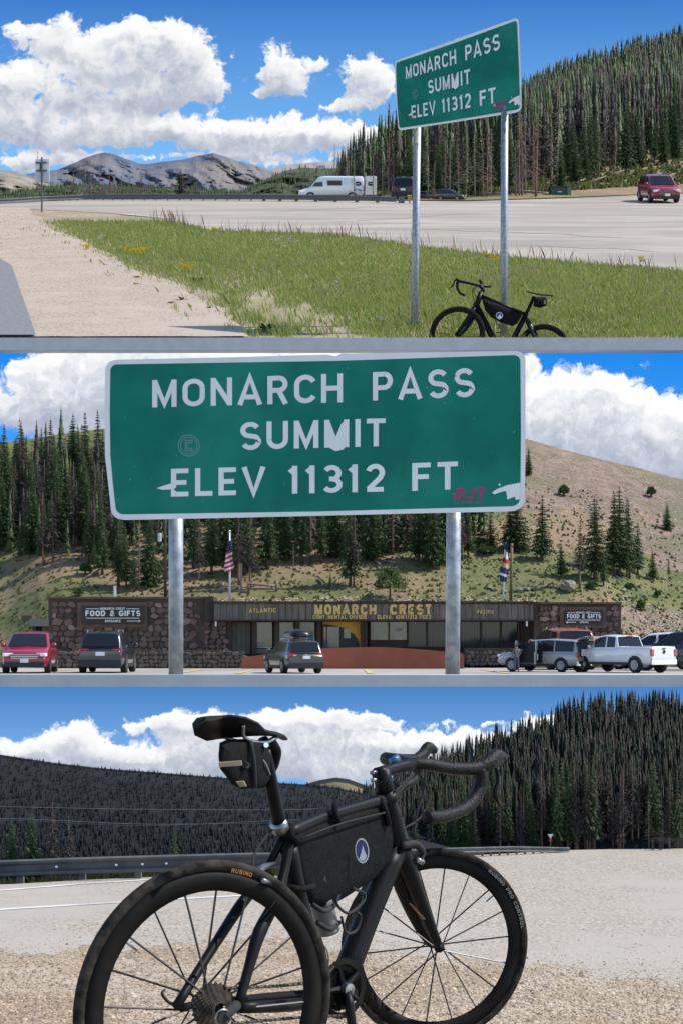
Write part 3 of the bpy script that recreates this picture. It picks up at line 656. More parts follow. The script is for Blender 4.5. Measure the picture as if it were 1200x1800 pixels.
# ================================================================== UPPER TERRACE: the roadside view of the summit sign
E1 = 46.0                                  # distance of the upper terrace's front edge
SL1 = .302
def D1(py): return 17520.0/(py-214.0)      # ground plane: picture row -> distance
def Z1(D): return 8.05+SL1*(D-E1)
TILT1 = math.atan(SL1)
def ditch(x_px, D):                        # shallow ditch where sign and bicycle stand
    return -.26*sstep(640, 760, x_px)*(1-sstep(1020, 1130, x_px))*(1-sstep(47.5, 51.0, D))
def G1(px, py, lift=0.0):
    D = D1(py); p = P(px, py, D); p.z += ditch(px, D)+lift; return p
def GD1(px, D, lift=0.0):
    return Vector(((px-600)/F*D, D, Z1(D)+ditch(px, D)+lift))
sky1 = sky_mat('sky_cumulus_far', [(250, 75, 92, 60, 1.3), (330, 105, 70, 56, 1.2), (175, 130, 95, 58, 1.2), (60, 160, 90, 42, 1.2), (95, 90, 46, 22, 1.0), (65, 60, 34, 20, 0.8), (112, 45, 30, 30, 0.95), (25, 60, 18, 30, 0.9), (230, 172, 130, 32, 1.1), (375, 150, 34, 30, 0.9), (490, 112, 46, 46, 1.25), (505, 148, 46, 26, 1.1), (450, 168, 22, 10, 0.9), (562, 108, 24, 16, 0.95), (645, 120, 54, 34, 1.25), (660, 160, 56, 28, 1.1), (595, 188, 60, 16, 1.0), (500, 203, 20, 12, 0.9), (40, 215, 70, 26, 1.0), (95, 238, 95, 30, 1.2), (200, 234, 90, 27, 1.1), (310, 230, 95, 26, 1.2), (420, 238, 100, 28, 1.2), (520, 242, 90, 27, 1.1), (620, 240, 90, 28, 1.2), (705, 246, 60, 24, 1.1), (130, 280, 90, 12, 1.0), (50, 290, 70, 16, 1.1), (500, 285, 110, 10, 0.9), (380, 274, 90, 9, 0.7), (270, 278, 60, 8, 0.6), (640, 275, 60, 10, 0.7), (-120, 180, 150, 90, 0.9), (-80, 40, 80, 30, 0.7)],
               (.045, .190, .56), (.19, .48, .88), 0, 300, white=.90, nscale=1.35, gain=.60, amp=1.1)
sky_sheet(sky1, 5200, -700, 1900, -500, 420, .004)

# ---- ground sheets
M_soil = mat('dry_verge_soil', (.38, .30, .21), (.26, .205, .14), scale=2.5, rough=.95, bump=.4, c3=(.24, .21, .11), scale3=.35)
M_gravel1 = mat('tan_roadside_gravel', (.46, .37, .27), (.22, .18, .14), scale=11, rough=.95, bump=.3, bscale=16, detail=8, c3=(.40, .33, .26), scale3=.5, lo=.40, hi=.64, bdist=.03)
M_lot1 = mat('pale_worn_asphalt', (.40, .345, .28), (.30, .26, .21), scale=.5, rough=.9, bump=.15, stretch=(.25, 1, 1), c3=(.27, .235, .195), scale3=.28, detail=10)
M_tar = mat('grey_asphalt', (.20, .20, .20), (.14, .14, .14), scale=9, rough=.9, bump=.3, detail=10)
M_line = mat('worn_white_line', (.62, .61, .58), (.42, .40, .37), scale=3, rough=.8)
def sheet1(name, cols, ytop, ybot, nrow, lift, m, dz=None):
    rows = []
    for k in range(nrow+1):
        row = []
        for px in cols:
            a, b = ytop(px), ybot(px); Da, Db = D1(a), D1(b); D = lerp(Da, Db, k/nrow)
            p = GD1(px, D, lift)
            if dz: p.z += dz(p.x, p.y)
            row.append(p)
        rows.append(row)
    o = MB().grid(rows).build(name, m, None, True, 'structure'); return o
C_ALL = list(range(-420, 1641, 20))
lot_edge = [(-420, 366), (45, 366), (200, 374), (290, 384), (370, 404), (600, 412), (720, 430), (900, 452), (1180, 474), (1640, 510)]
far_edge = [(-420, 351.5), (700, 350), (820, 351), (1000, 345.5), (1180, 338), (1640, 330)]
grav_r = [(366, 38), (390, 80), (430, 150), (475, 240), (510, 330), (540, 385), (570, 415), (595, 440), (640, 470)]
sheet1('roadside_verge', C_ALL, lambda x: poly(lot_edge, x)-3, lambda x: 594.9, 24, 0, M_soil)
sheet1('parking_lot', C_ALL, lambda x: poly(far_edge, x), lambda x: poly(lot_edge, x)+1.0, 14, .02, M_lot1)
rows = []
for py in np.linspace(366, 594.9, 40):
    r_ = poly(grav_r, py)+14*fbm(py*.06, 3.7, 4)+6*fbm(py*.3, 1.7, 2); rows.append([GD1(px, D1(py), .07+.012*fbm(px*.03, py*.05, 2)) for px in np.linspace(-420, r_, 24)])
MB().grid(rows).build('gravel_shoulder', M_gravel1, None, True, 'structure')
rows = []
for py in np.linspace(366, 594.9, 12):
    r_ = poly([(366, -160), (470, 20), (597, 64)], py); rows.append([GD1(px, D1(py), .11) for px in np.linspace(-420, r_, 10)])
MB().grid(rows).build('road', M_tar, None, False, 'structure')
b = MB(); b.grid([[GD1(213+(i/6)*97, D1(377.3+8*i/6)+d, .05) for i in range(7)] for d in (0, .55)]); b.build('painted_line', M_line, None, False, 'structure')
# concrete ledge of the terrace
b = MB(); a0, a1 = P(-420, 593.6, E1), P(1620, 615.5, E1)
b.box(((a0.x+a1.x)/2, E1+.2, (a0.z+a1.z)/2), (a1.x-a0.x, .5, a0.z-a1.z)); b.build('terrace_ledge', M_concrete, None, False, 'structure')

# ---- forested slope behind the lot
crest1 = [(-420, 352), (560, 349), (600, 335), (640, 300), (700, 266), (800, 226), (920, 184), (1000, 150), (1100, 118), (1180, 98), (1400, 30), (1640, -30)]
tree_floor = [(0, 352), (760, 346), (860, 338), (940, 325), (1010, 312), (1100, 292), (1180, 268), (1640, 180)]
M_slope1 = mat('alpine_slope', (.115, .125, .04), (.19, .155, .075), scale=.35, rough=.95, bump=.5, bscale=1.2, c3=(.27, .165, .10), scale3=.10, detail=9, bdist=.3)
def hill1(px, t):
    y0, yc = poly(far_edge, px)+.6, poly(crest1, px); yc = min(yc, y0-.5); D = D1(y0)+lerp(-2, 300, t)
    py = lerp(y0, yc, t**.72)+1.2*fbm(px*.02, t*6, 3)*sstep(0, .15, t)
    return P(px, py, D)
rows = [[hill1(px, t) for px in range(560, 1641, 20)] for t in [0, .01, .02, .04, .06, .09, .13, .18, .24, .32, .4, .5, .6, .7, .8, .9, 1.0]]
rows.append([hill1(px, 1)+Vector((0, 60, -30)) for px in range(560, 1641, 20)])
MB().grid(rows).build('hillside', M_slope1, None, True, 'structure')

# ---- distant ranges
def range_mesh(name, prof, ybase, Dn, Df_, m, amp, seed, n=150, rows_n=26, x0=-500, x1=1000, freq=.012):
    rows = []
    for k in range(rows_n+1):
        t = k/rows_n; row = []
        for i in range(n+1):
            px = lerp(x0, x1, i/n); yc = poly(prof, px); rid = 1-abs(vn(px*freq+seed+t*.6, seed*.7+t*1.6))*2
            env = math.sin(math.pi*min(1, t*.86+.1)); f4 = fbm(px*freq*3+seed+t*1.5, t*4+seed, 5, .55); rid2 = 1-abs(vn(px*freq*2.7+seed+t*2.2, seed+t*2.0))*2
            py = lerp(ybase, yc, t**.9)+amp*.25*(rid+f4)*env*(t < .97)+.10*amp*fbm(px*.09, seed, 3)
            row.append(P(px, py, lerp(Dn, Df_, t)-(Df_-Dn)*(.20*rid+.14*rid2+.17*f4)*env))
        rows.append(row)
    rows.append([P(lerp(x0, x1, i/n), poly(prof, lerp(x0, x1, i/n))+30, Df_*1.12) for i in range(n+1)])
    return MB().grid(rows).build(name, m, None, name != 'mountain', 'structure')
M_mount = mat('haze_blue_alpine_rock', (.072, .088, .130), (.115, .127, .165), scale=.02, rough=.95, bump=.6, bscale=.05, c3=(.165, .145, .135), scale3=.009, detail=10, bdist=8)  # blue of distance haze put into the rock colour
M_mount2 = mat('pale_far_rock', (.24, .22, .22), (.32, .28, .25), scale=.01, rough=.95, detail=8)
M_ridge = mat('dark_wooded_ridge', (.045, .055, .030), (.085, .090, .045), scale=.06, rough=.95, bump=.6, bscale=.2, detail=8, bdist=3)
M_scree = mat('pale_scree', (.30, .25, .20), (.12, .115, .075), scale=.08, rough=.95, bump=.6, bscale=.2, detail=8, bdist=3)
range_mesh('mountain', [(-500, 330), (20, 312), (60, 303), (100, 298), (125, 288), (150, 277), (172, 269.5), (186, 267), (200, 270), (222, 279), (245, 287), (262, 288), (285, 284), (320, 280), (350, 273), (375, 267.5), (395, 274), (420, 283), (445, 289), (470, 298), (520, 312), (600, 330), (1000, 340)], 352, 1500, 1660, M_mount, 5.5, 3.3, 300, 44)
range_mesh('mountain', [(-500, 330), (300, 330), (440, 308), (480, 296), (515, 288), (555, 284), (600, 283), (640, 290), (1000, 330)], 350, 2700, 2950, M_mount2, 2.5, 9.1)
range_mesh('ridge', [(-500, 280), (-100, 290), (20, 300), (45, 306), (70, 318), (110, 328), (200, 333), (300, 337), (420, 343), (1000, 349)], 353, 700, 760, M_scree, 3.0, 5.2)
range_mesh('ridge', [(-500, 322), (20, 338), (90, 326), (150, 324), (260, 329), (330, 331), (420, 338), (450, 322), (500, 300), (530, 294), (570, 296), (640, 292), (1000, 292)], 353, 520, 560, M_ridge, 1.6, 1.7)
sp = []
for i in range(2600):
    px = random.uniform(-300, 640); pr = poly([(-500, 322), (20, 338), (90, 326), (150, 324), (260, 329), (330, 331), (420, 338), (450, 322), (500, 300), (530, 294), (570, 296), (640, 292)], px)
    t = random.random()**.7; py = lerp(352, pr, t); D = lerp(514, 550, t); p = P(px, py+1, D)
    if px > 500 and py < 330 and random.random() < .4: continue
    sp.append((p.x, p.y, p.z, random.uniform(1.0, 2.1), 1.1))
forest_stuff('distant_forest', sp, 'dark conifer forest covering the low ridge beyond the guardrail', M_green, TINY)

# ---- trees on the slope
G_t1 = 'spruces on the slope behind the parking lot'; G_d1 = 'dead trees on the slope behind the parking lot'
_ft = {}
def floor_t(px):
    k = int(px//10)
    if k not in _ft: _ft[k] = _floor_t(k*10+5)
    return _ft[k]
def _floor_t(px):   # smallest t where forest may stand, keeps the open grass bank clear
    yf = poly(tree_floor, px)
    for t in np.linspace(0, .6, 61):
        p = hill1(px, t)
        if HZ-p.z/p.y*F < yf: return t
    return .6
for i in range(128):
    px = random.uniform(590, 1215)
    t0 = floor_t(px); t = lerp(t0, min(.55, t0+.38), random.random()**1.4); p = hill1(px, t)
    hpx = lerp(random.uniform(100, 150), random.uniform(45, 80), sstep(0, .5, t)); 
    if px < 700: hpx *= lerp(.5, 1, (px-590)/110)
    h = hpx*p.y/F; k = random.random()
    if k < .52: tree('g', p, h, 'green spruce among the forest on the slope beyond the parking lot', G_t1)
    elif k < .62: tree('b', p, h*.8, 'lighter green young spruce on the slope beyond the parking lot', G_t1)
    else: tree('d', p, h, 'brown dead spruce with grey needles on the slope beyond the parking lot', G_d1)
for px, yt, yb, lean in ((941, 165, 345, .03), (936, 210, 341, 0), (912, 195, 344, 0), (917, 210, 344, 0), (923, 188, 342, 0), (906, 240, 345, 0), (978, 130, 325, .03), (968, 170, 325, 0), (818, 215, 347, .02), (855, 205, 347, 0), (862, 225, 347, 0), (848, 240, 347, 0), (752, 225, 350, -.02), (672, 238, 346, 0), (683, 250, 347, 0), (691, 262, 347, 0), (782, 238, 349, 0), (790, 244, 349, 0), (834, 230, 348, 0), (1052, 175, 305, 0), (1062, 195, 302, .04), (1078, 210, 312, .08), (760, 280, 350, .06), (953, 292, 343, .05), (1128, 195, 290, 0), (805, 250, 349, 0), (610, 262, 350, 0), (622, 270, 350, 0), (640, 258, 350, 0), (588, 250, 349, 0), (595, 262, 350, 0), (655, 268, 350, 0)):
    D = D1(poly(far_edge, px))+1
    for t in np.linspace(0, .4, 81):
        p = hill1(px, t)
        if HZ-p.z/p.y*F <= yb: break
    tree('s', p, (yb-yt)*p.y/F, 'tall bare dead spruce trunk with broken branches at the forest edge beyond the lot', 'bare dead trunks at the forest edge', lean=lean, fat=.9)
for px, yb, h in ((1010, 330, 125), (1025, 322, 120), (1035, 318, 130), (1150, 290, 90), (1165, 288, 100), (1185, 280, 110), (1170, 283, 75), (985, 335, 90), (1120, 296, 110), (1100, 300, 130), (1045, 316, 110), (880, 340, 110), (895, 342, 140), (770, 346, 110), (720, 347, 100), (700, 347, 85), (742, 347, 95), (800, 346, 115), (838, 345, 120)):
    for t in np.linspace(0, .4, 81):
        p = hill1(px, t)
        if HZ-p.z/p.y*F <= yb: break
    tree('b' if px > 980 else 'g', p, h*p.y/F, 'full green spruce at the open edge of the slope beyond the lot', 'spruces at the open edge of the slope')
sp = []
for i in range(6600):
    px = random.uniform(590, 1450); t = max(floor_t(px)+.02, .05)+.9*random.random()**.85; t = min(t, 1.0); p = hill1(px, t); sp.append((p.x, p.y, p.z, lerp(8.5, 6.5, t)*random.uniform(.65, 1.3)*lerp(.55, 1, sstep(590, 760, px)), .9))
sd = [s for s in sp if random.random() < .42]; ids = set(sd); sg = [s for s in sp if s not in ids]
def split_depth(q, y): return [s for s in q if s[1] < y], [s for s in q if s[1] >= y]
for q, m_, nm in ((sg, M_green, 'green spruce'), (sd, M_grey, 'grey brown dead spruce')):
    nr, fr = split_depth(q, 240)
    forest_stuff('hill_forest', nr, nm+' forest on the middle of the slope behind the sign', m_, RAG[0 if m_ is M_green else 1]); forest_stuff('hill_forest', fr, nm+' forest along the top of the slope behind the sign', m_)
for px, yt in ((129, 303), (150, 301), (160, 300), (175, 298), (193, 298), (202, 305), (213, 310), (237, 322), (248, 306), (262, 315), (305, 325), (318, 296), (322, 304), (345, 320), (228, 316), (180, 318), (166, 322)):
    p = P(px, 352, random.uniform(150, 175)); tree('d' if yt == 296 else 's', p, (354-yt)*p.y/F, 'lone bare dead tree standing beyond the guardrail before the far mountains', 'lone dead trees beyond the guardrail', fat=2.3)
for px, yb, l, a in ((1040, 322, 60, .5), (1075, 310, 50, .45), (985, 333, 70, .2), (1010, 326, 46, .6), (930, 341, 60, .05), (1115, 296, 40, .7), (860, 345, 50, .2)):
    for t in np.linspace(0, .4, 81):
        p = hill1(px, t)
        if HZ-p.z/p.y*F <= yb: break
    k = p.y/F; d = Vector((math.cos(a), .35, math.sin(a)*.9))*l*k*.5; up = Vector((0, -.1, .12))
    b = MB(); b.tube([p-d+up, p+up*1.2, p+d+up], [.13, .11, .06], 7); o = b.build('fallen_log', M_deadwood, None, True); tag(o, 'grey fallen log lying on the grassy slope above the lot', 'log', 'fallen logs on the slope')
# bushes of ground cover on the bank
V, T = [], []
for i in range(5200):
    px = random.uniform(600, 1600); t = .02+random.random()**1.5*.45; p = hill1(px, t); s = random.uniform(.15, .5)
    for q in range(3):
        a = random.uniform(0, 6.28); e = len(V); V += [(p.x-s*math.cos(a), p.y-s*math.sin(a), p.z-.05), (p.x+s*math.cos(a), p.y+s*math.sin(a), p.z-.05), (p.x+random.uniform(-.2, .2), p.y+random.uniform(-.2, .2), p.z+s*random.uniform(.6, 1.3))]; T.append((e, e+1, e+2))
M_cover = mat('low_green_cover', (.1, .12, .03), rnd=[(.05, .075, .02), (.12, .14, .035), (.18, .17, .06), (.09, .11, .03)], rough=.9, trans=.3)
tag(np_obj('ground_cover', V, T, M_cover, 'stuff'), 'low green plants covering the bank behind the lot', 'plants')

# ---- grass verge
def in_grass(px, py):
    if py < poly(lot_edge, px)+random.uniform(-1.0, 4): return 0
    e = poly(grav_r, py)
    d = px-e+8*fbm(px*.03, py*.06, 3)
    if d < -26: return 0
    near = 1.15*sstep(440, 560, py)*(1-sstep(430+(py-440)*.9, 560+(py-440)*1.2, px))     # sparse, bare ground near the shoulder
    return sstep(-26, 60, d)*max(0.02, 1-.98*near*(.75+.7*fbm(px*.022, py*.05, 3)))
gp = {}
def blades(n, name, label, m, hp, wp, cond, spread=.35):
    V, T = [], []; k = 0
    while k < n:
        px = random.uniform(-300, 1500) if random.random() < .3 else random.uniform(-20, 1220); D = math.exp(random.uniform(math.log(46.05), math.log(100))); py = 214+17520/D
        if random.random() > cond(px, py): 
            n -= .15; continue
        k += 1; p = GD1(px, D, -.02); h = hp(px, py)*D/F*random.uniform(.5, 1.3); w = wp*D/F*random.uniform(.7, 1.4); a = random.uniform(-.9, .9); lx, ly = random.gauss(0, spread)*h, random.gauss(0, spread)*h
        e = len(V); dx, dy = math.cos(a)*w*.5, math.sin(a)*w*.5
        V += [(p.x-dx, p.y-dy, p.z), (p.x+dx, p.y+dy, p.z), (p.x+lx*.4+dx*.6, p.y+ly*.4, p.z+h*.6), (p.x+lx, p.y+ly, p.z+h)]; T += [(e, e+1, e+2), (e, e+2, e+3)]
    return tag(np_obj(name, V, T, m, 'stuff'), label, 'grass')
M_grass = mat('meadow_grass', (.1, .13, .03), rnd=[(.12, .18, .025), (.26, .34, .05), (.40, .42, .10), (.20, .29, .04), (.44, .40, .15), (.32, .39, .07)], rough=.8, trans=.35)
M_hay = mat('dry_grass', (.3, .22, .14), rnd=[(.30, .22, .13), (.42, .36, .17), (.38, .36, .12), (.30, .30, .10), (.34, .24, .16)], rough=.9, trans=.3)
M_rosy = mat('reddish_seed_grass', (.3, .2, .15), rnd=[(.22, .13, .10), (.30, .20, .15), (.20, .16, .08)], rough=.9, trans=.3)
blades(85000, 'meadow_grass', 'green meadow grass of the verge round the sign posts', M_grass, lambda x, y: lerp(7, 15, sstep(400, 595, y)), 1.5, in_grass)
blades(22000, 'dry_grass', 'dry straw coloured grass among the green verge', M_hay, lambda x, y: lerp(7, 15, sstep(400, 595, y)), 1.0, lambda x, y: in_grass(x, y)*(.25+.75*sstep(.1, .5, fbm(x*.012, y*.03, 3))))
blades(5200, 'seed_grass', 'tall reddish seed grass along the edge of the lot', M_rosy, lambda x, y: 26, .75, lambda x, y: in_grass(x, y)*(1-sstep(2, 16, y-poly(lot_edge, x)))*(.25+.75*sstep(0, .4, fbm(x*.02, 3.3, 3))), .15)
tc_ = [(lambda py: (poly(grav_r, py)+random.gauss(0, 34)+10, py, random.uniform(4, 12)))(random.uniform(400, 592)) for _ in range(150)]+[(random.uniform(430, 640), random.uniform(520, 592), random.uniform(5, 14)) for _ in range(70)]
def in_tuft(px, py):
    m_ = 0
    for x, y, r_ in TG.get((int(px//40), int(py//20)), ()):
        q = ((px-x)/r_)**2+((py-y)/(r_*.35))**2; m_ = max(m_, math.exp(-q*1.5))
    return m_
TG = {}
for t in tc_:
    for i in (-1, 0, 1):
        for j in (-1, 0, 1): TG.setdefault((int(t[0]//40)+i, int(t[1]//20)+j), []).append(t)
blades(5200, 'grass_tufts', 'ragged green tufts growing out of the gravel edge', M_grass, lambda x, y: lerp(8, 17, sstep(420, 595, y)), 1.5, in_tuft)
# flowers and broad leaved weeds
M_yel = mat('yellow_petals', (.72, .48, .02), rough=.7); M_wht = mat('white_petals', (.75, .74, .68), rough=.7); M_leaf = mat('weed_leaf', (.05, .10, .025), (.09, .14, .045), scale=6, rough=.6, trans=.25)
def flower_patch(px, py, rx, ry, n, m, lab, s=2.2):
    c = G1(px, py); o = thing('flower_clump', lab, 'flowers', c, 'flower clumps in the verge'); V, st = MB(), MB()
    for i in range(n):
        a = random.uniform(0, 6.28); q = math.sqrt(random.random()); x, y = px+rx*q*math.cos(a), py+ry*q*math.sin(a); p = G1(x, y); k = p.y/F; h = random.uniform(4, 11)*k; r_ = s*k*random.uniform(.6, 1.2)
        t = p+Vector((random.uniform(-.03, .03), 0, h)); st.tube([p, t], .4*k, 3, False)
        V.add([t+Vector((r_*math.cos(j*1.047), -.3*r_*math.sin(j*1.047), r_*.8*math.sin(j*1.047))) for j in range(6)]+[t+Vector((0, -.3*r_, 0))], [(j, (j+1) % 6, 6) for j in range(6)])
    st.build('stems', M_leaf, o, kind='stuff'); V.build('petals', m, o, kind='stuff')
for a in ((235, 445, 26, 5, 46, M_yel), (328, 475, 16, 6, 30, M_yel), (152, 441, 5, 2, 7, M_yel), (380, 409, 8, 2, 8, M_yel), (880, 462, 14, 3, 14, M_yel), (1130, 462, 8, 3, 8, M_yel), (862, 455, 10, 2, 10, M_yel)): flower_patch(*a, 'clump of small yellow flowers in the grass verge', 2.6)
for a in ((178, 424, 8, 2, 10, M_wht), (500, 430, 25, 8, 16, M_wht), (590, 510, 20, 8, 14, M_wht), (670, 567, 10, 5, 12, M_wht), (640, 500, 25, 10, 14, M_wht), (560, 560, 30, 12, 14, M_wht), (1070, 540, 60, 25, 22, M_wht)): flower_patch(*a, 'scatter of tiny white flowers in the grass verge', 1.5)
for x0, y0, x1, y1, w_ in ((560, 392, 900, 372, .10), (700, 402, 1180, 420, .12), (880, 430, 1200, 444, .12), (480, 372, 720, 362, .08)):
    b = MB(); rows = [[], []]
    for q in range(25):
        t = q/24; px_, D_ = lerp(x0, x1, t), D1(lerp(y0, y1, t)+1.6*fbm(t*7, x0*.01, 3)); rows[0].append(GD1(px_, D_, .035)); rows[1].append(GD1(px_, D_+w_*D_/20*(.4+.6*abs(vn(t*9, x0)))*math.sin(math.pi*min(.98, t+.02)), .035))
    b.grid(rows).build('tar_seam', mat('dark_tar_seam', (.31, .27, .22), (.38, .325, .265), scale=1.2, rough=.9), None, False, 'structure')
def weed(px, py, s, n, lab):
    c = G1(px, py); o = thing('broadleaf_weed', lab, 'plant', c, 'broad leaved weeds at the gravel edge'); k = c.y/F
    for i in range(n):
        a = 6.283*i/n+random.uniform(-.3, .3); L_ = s*k*random.uniform(.7, 1.2); d = Vector((math.cos(a), math.sin(a), 0)); sd = Vector((-d.y, d.x, 0)); el = random.uniform(.35, 1.1); b = MB(); rows = []
        for q in range(5):
            t = q/4; p = c+d*(L_*t*math.cos(el))+Vector((0, 0, L_*(t*math.sin(el)-.35*t*t)+.02)); w = L_*.17*math.sin(math.pi*min(.97, t*.85+.12)); rows.append([p-sd*w, p+Vector((0, 0, -w*.3)), p+sd*w])
        b.grid(rows); b.build('leaf', M_leaf, o, True)
for a in ((468, 583, 30, 13), (340, 495, 15, 9), (242, 490, 12, 8), (355, 495, 12, 8), (320, 530, 16, 9), (300, 535, 12, 7), (185, 468, 9, 7), (240, 502, 11, 7), (370, 545, 12, 7), (210, 470, 9, 6)): weed(*a, 'leafy green weed on the sandy edge of the verge')
# pebbles on the shoulder
V, T = [], []
def pebble(p, s):
    e = len(V); r_ = [random.uniform(.7, 1.2)*s for _ in range(5)]
    V.extend([(p.x+r_[0], p.y, p.z), (p.x, p.y+r_[1], p.z), (p.x-r_[2], p.y, p.z), (p.x, p.y-r_[3], p.z), (p.x, p.y, p.z+r_[4]*.7)]); T.extend([(e, e+1, e+4), (e+1, e+2, e+4), (e+2, e+3, e+4), (e+3, e, e+4)])
for i in range(9000):
    py = random.uniform(372, 597); px = random.uniform(-60, poly(grav_r, py)+120); p = GD1(px, D1(py), .075); pebble(p, random.uniform(.35, 1.1)*p.y/F)
M_peb = mat('roadside_pebbles', (.4, .33, .26), rnd=[(.36, .29, .22), (.48, .40, .32), (.28, .235, .185), (.42, .34, .25)], rough=.9)
tag(np_obj('pebbles', V, T, M_peb, 'stuff'), 'small tan pebbles scattered on the gravel shoulder', 'gravel')

# ---- summit sign on its two posts
s1 = [(693, 107), (911, 28), (917, 196), (699, 229)]; s2 = [(184, 633), (923, 614), (922, 899), (194, 914)]
A = []; B = []
for (x, y), (u, v) in zip(s2, s1):
    A += [[x, y, 1, 0, 0, 0, -u*x, -u*y], [0, 0, 0, x, y, 1, -v*x, -v*y]]; B += [u, v]
Hm = np.append(np.linalg.solve(np.array(A, float), np.array(B, float)), 1).reshape(3, 3)
def map1(x, y, l):
    q = Hm @ np.array([x, y, 1.0]); px, py = q[0]/q[2], q[1]/q[2]; D = lerp(49.0, 47.5, (px-693)/220); return P(px, py, D-l)
root = thing('summit_sign', 'green summit elevation sign on two tall posts in the grass verge, tilted and torn', 'sign', GD1(805, 48.6)); summit_sign(root, map1, .05, .012)
for (xa, ya, xb, yb, D, r_) in ((733, 216, 727, 612, 49.1, 6.6), (886.5, 186, 884.5, 618, 47.75, 6.4)):
    b = MB(); a, c = P(xa, ya, D), P(xb, yb, D); c.z = min(c.z, GD1(xb, D).z-.1); b.tube([a, lerp(a, c, .5), c], r_*D/F, 14); b.build('post', M_steel, root, True)
    for q in (.02, .10): MB().tube([lerp(a, c, q)+Vector((0, -r_*D/F*1.1, 0)), lerp(a, c, q)+Vector((0, -r_*D/F*1.1-.05, 0))], .03, 8).build('bolt', M_alloy, root)
b = MB(); p = P(727.2, 588, 49.1); b.tube([p, p+Vector((0, 0, .08))], 7.6*49/F, 14); b.build('clamp_band', M_steel_d, [c for c in root.children if c.name.startswith('post')][0], True)

# ---- bicycle leaning on the right post
bd = lambda px: 46.95+(px-875)*.0006
bk = thing('road_bicycle', 'black road bicycle leaning against the post of the summit sign in the grass', 'bicycle', P(875, 630, 46.95))
wheel(bk, (803, 588), 46.92, 50, R(-14), 16, deep=.80, hubw=.045); wheel(bk, (953, 619), 47.0, 50, R(-14), 16, deep=.80, hubw=.045)
tubes(bk, bd, [
 ('seat_tube', [(924, 552), (897, 605)], [4.6, 4.8], M_carbon, 1), ('top_tube', [(845, 521), (922, 552)], [4.2, 3.2], M_carbon, 1), ('head_tube', [(845, 513), (834, 545)], [4.6, 5.4], M_carbon, 1),
 ('down_tube', [(838, 541), (868, 598), (893, 620)], [6.2, 5.6, 5], M_carbon, 1), ('fork_blade', [(834, 542, -.03), (818, 566, -.07), (800, 589, -.07)], [5.2, 4.2, 2.4], M_carbon, 3), ('fork_blade', [(836, 545, .1), (824, 570, .1), (807, 590, .1)], [4.4, 3.6, 2.2], M_carbon, 3),
 ('seat_post', [(924, 552), (938, 521)], 3.0, M_carbon, 1), ('seat_stay', [(922, 556, -.06), (930, 575, -.08), (950, 616, -.08)], [2.6, 3.2, 2.0], M_carbon, 3), ('seat_stay', [(922, 556, .1), (934, 572, .1), (956, 614, .1)], [2.6, 2.6, 2.0], M_carbon, 3), ('chain_stay', [(895, 618), (950, 622)], 2.4, M_carbon, 1),
 ('stem', [(845, 516), (848, 508), (842, 502)], [3.6, 3.2, 3.0], M_carbon, 3), ('handlebar', [(861, 503, .25), (845, 502, .05), (825, 497, -.1), (806, 493, -.2), (801, 489, -.2)], [2.7, 2.7, 2.9, 3.4, 2.8], M_tape, 4), ('drop_bar', [(804, 494, -.2), (803, 504, -.2), (808, 514, -.2), (817, 519, -.2)], 2.6, M_tape, 4), ('brake_lever', [(799, 492, -.2), (796, 500, -.2), (791, 506, -.2)], [1.4, 1.4, .7], M_carbon, 3),
 ('brake_hood', [(846, 500, .2), (844, 494, .2), (842, 491, .2)], [2.6, 3.0, 2.2], M_tape, 3), ('brake_cable', [(840, 500), (832, 512), (838, 522)], .6, M_black, 4), ('brake_cable', [(836, 500), (829, 514), (833, 530), (826, 543)], .6, M_black, 4), ('brake', [(819, 540), (824, 545), (826, 550)], 2.2, M_alloy, 2), ('brake', [(930, 569), (934, 574), (936, 580)], 2.2, M_alloy, 2)])
o = loft_px(MB(), [((925, 512, .15), (925, 511, -.15)), ((935, 515, .16), (935, 514, -.16)), ((950, 518, .12), (950, 517, -.12)), ((966, 519, .1), (966, 518, -.1)), ((972, 520, .06), (972, 519, -.06))], bd, 2.6, 1.0).build('saddle', M_carbon, bk, True)
b = MB(); b.tube([P(872, 569, 46.8), P(878, 572, 46.75), P(874, 578, 46.8)], 1.0*47/F, 6); b.tube([P(872, 584, 46.8), P(880, 584, 46.75)], 1.0*47/F, 6); b.build('bottle_cage', M_black, bk)
o = thing('saddle_bag', 'small black bag strapped under the saddle of the bicycle by the sign post', 'bag', P(949, 540, 47)); bag_px('pouch', [(938, 522), (958, 521), (961, 527), (960, 537), (948, 541), (937, 538)], bd, .28, M_bag, o, .2); MB().box(P(957, 531, 46.78), (.05, .02, .10)).build('badge', M_tan, o)
o = thing('frame_bag', 'long black bag in the frame of the bicycle by the sign post, round badge', 'bag', P(885, 575, 47))
bag_px('pouch', [(846, 524), (870, 532), (900, 545), (917, 554), (908, 569), (900, 573), (878, 566), (862, 557), (852, 545)], bd, .22, M_bag, o, .15)
def badge(root, cx, cy, rx, ry, D, lf, tilt=0):
    ca, sa = math.cos(tilt), math.sin(tilt); pt = lambda u, v, l: P(cx+rx*(u*ca)-ry*(v*sa)*.3, cy-ry*v*ca-rx*u*sa*.3, D-l)
    def disc(k, l, nm, m): MB().add([pt(k*math.cos(a), k*math.sin(a), l) for a in np.linspace(0, 6.283, 25)[:-1]], [tuple(range(24))]).build(nm, m, root)
    disc(1, 0, 'badge_rim', M_white); disc(.86, lf, 'badge_disc', M_purple)
    MB().add([pt(u, v, lf*2) for u, v in ((-.55, -.62), (-.2, -.2), (0, .1), (.15, .45), (.35, -.05), (.62, -.45), (.3, -.75), (-.2, -.8))], [tuple(range(8))]).build('badge_peak', M_white, root)
badge(o, 877, 554.5, 6.2, 6.2, 46.76, .012)

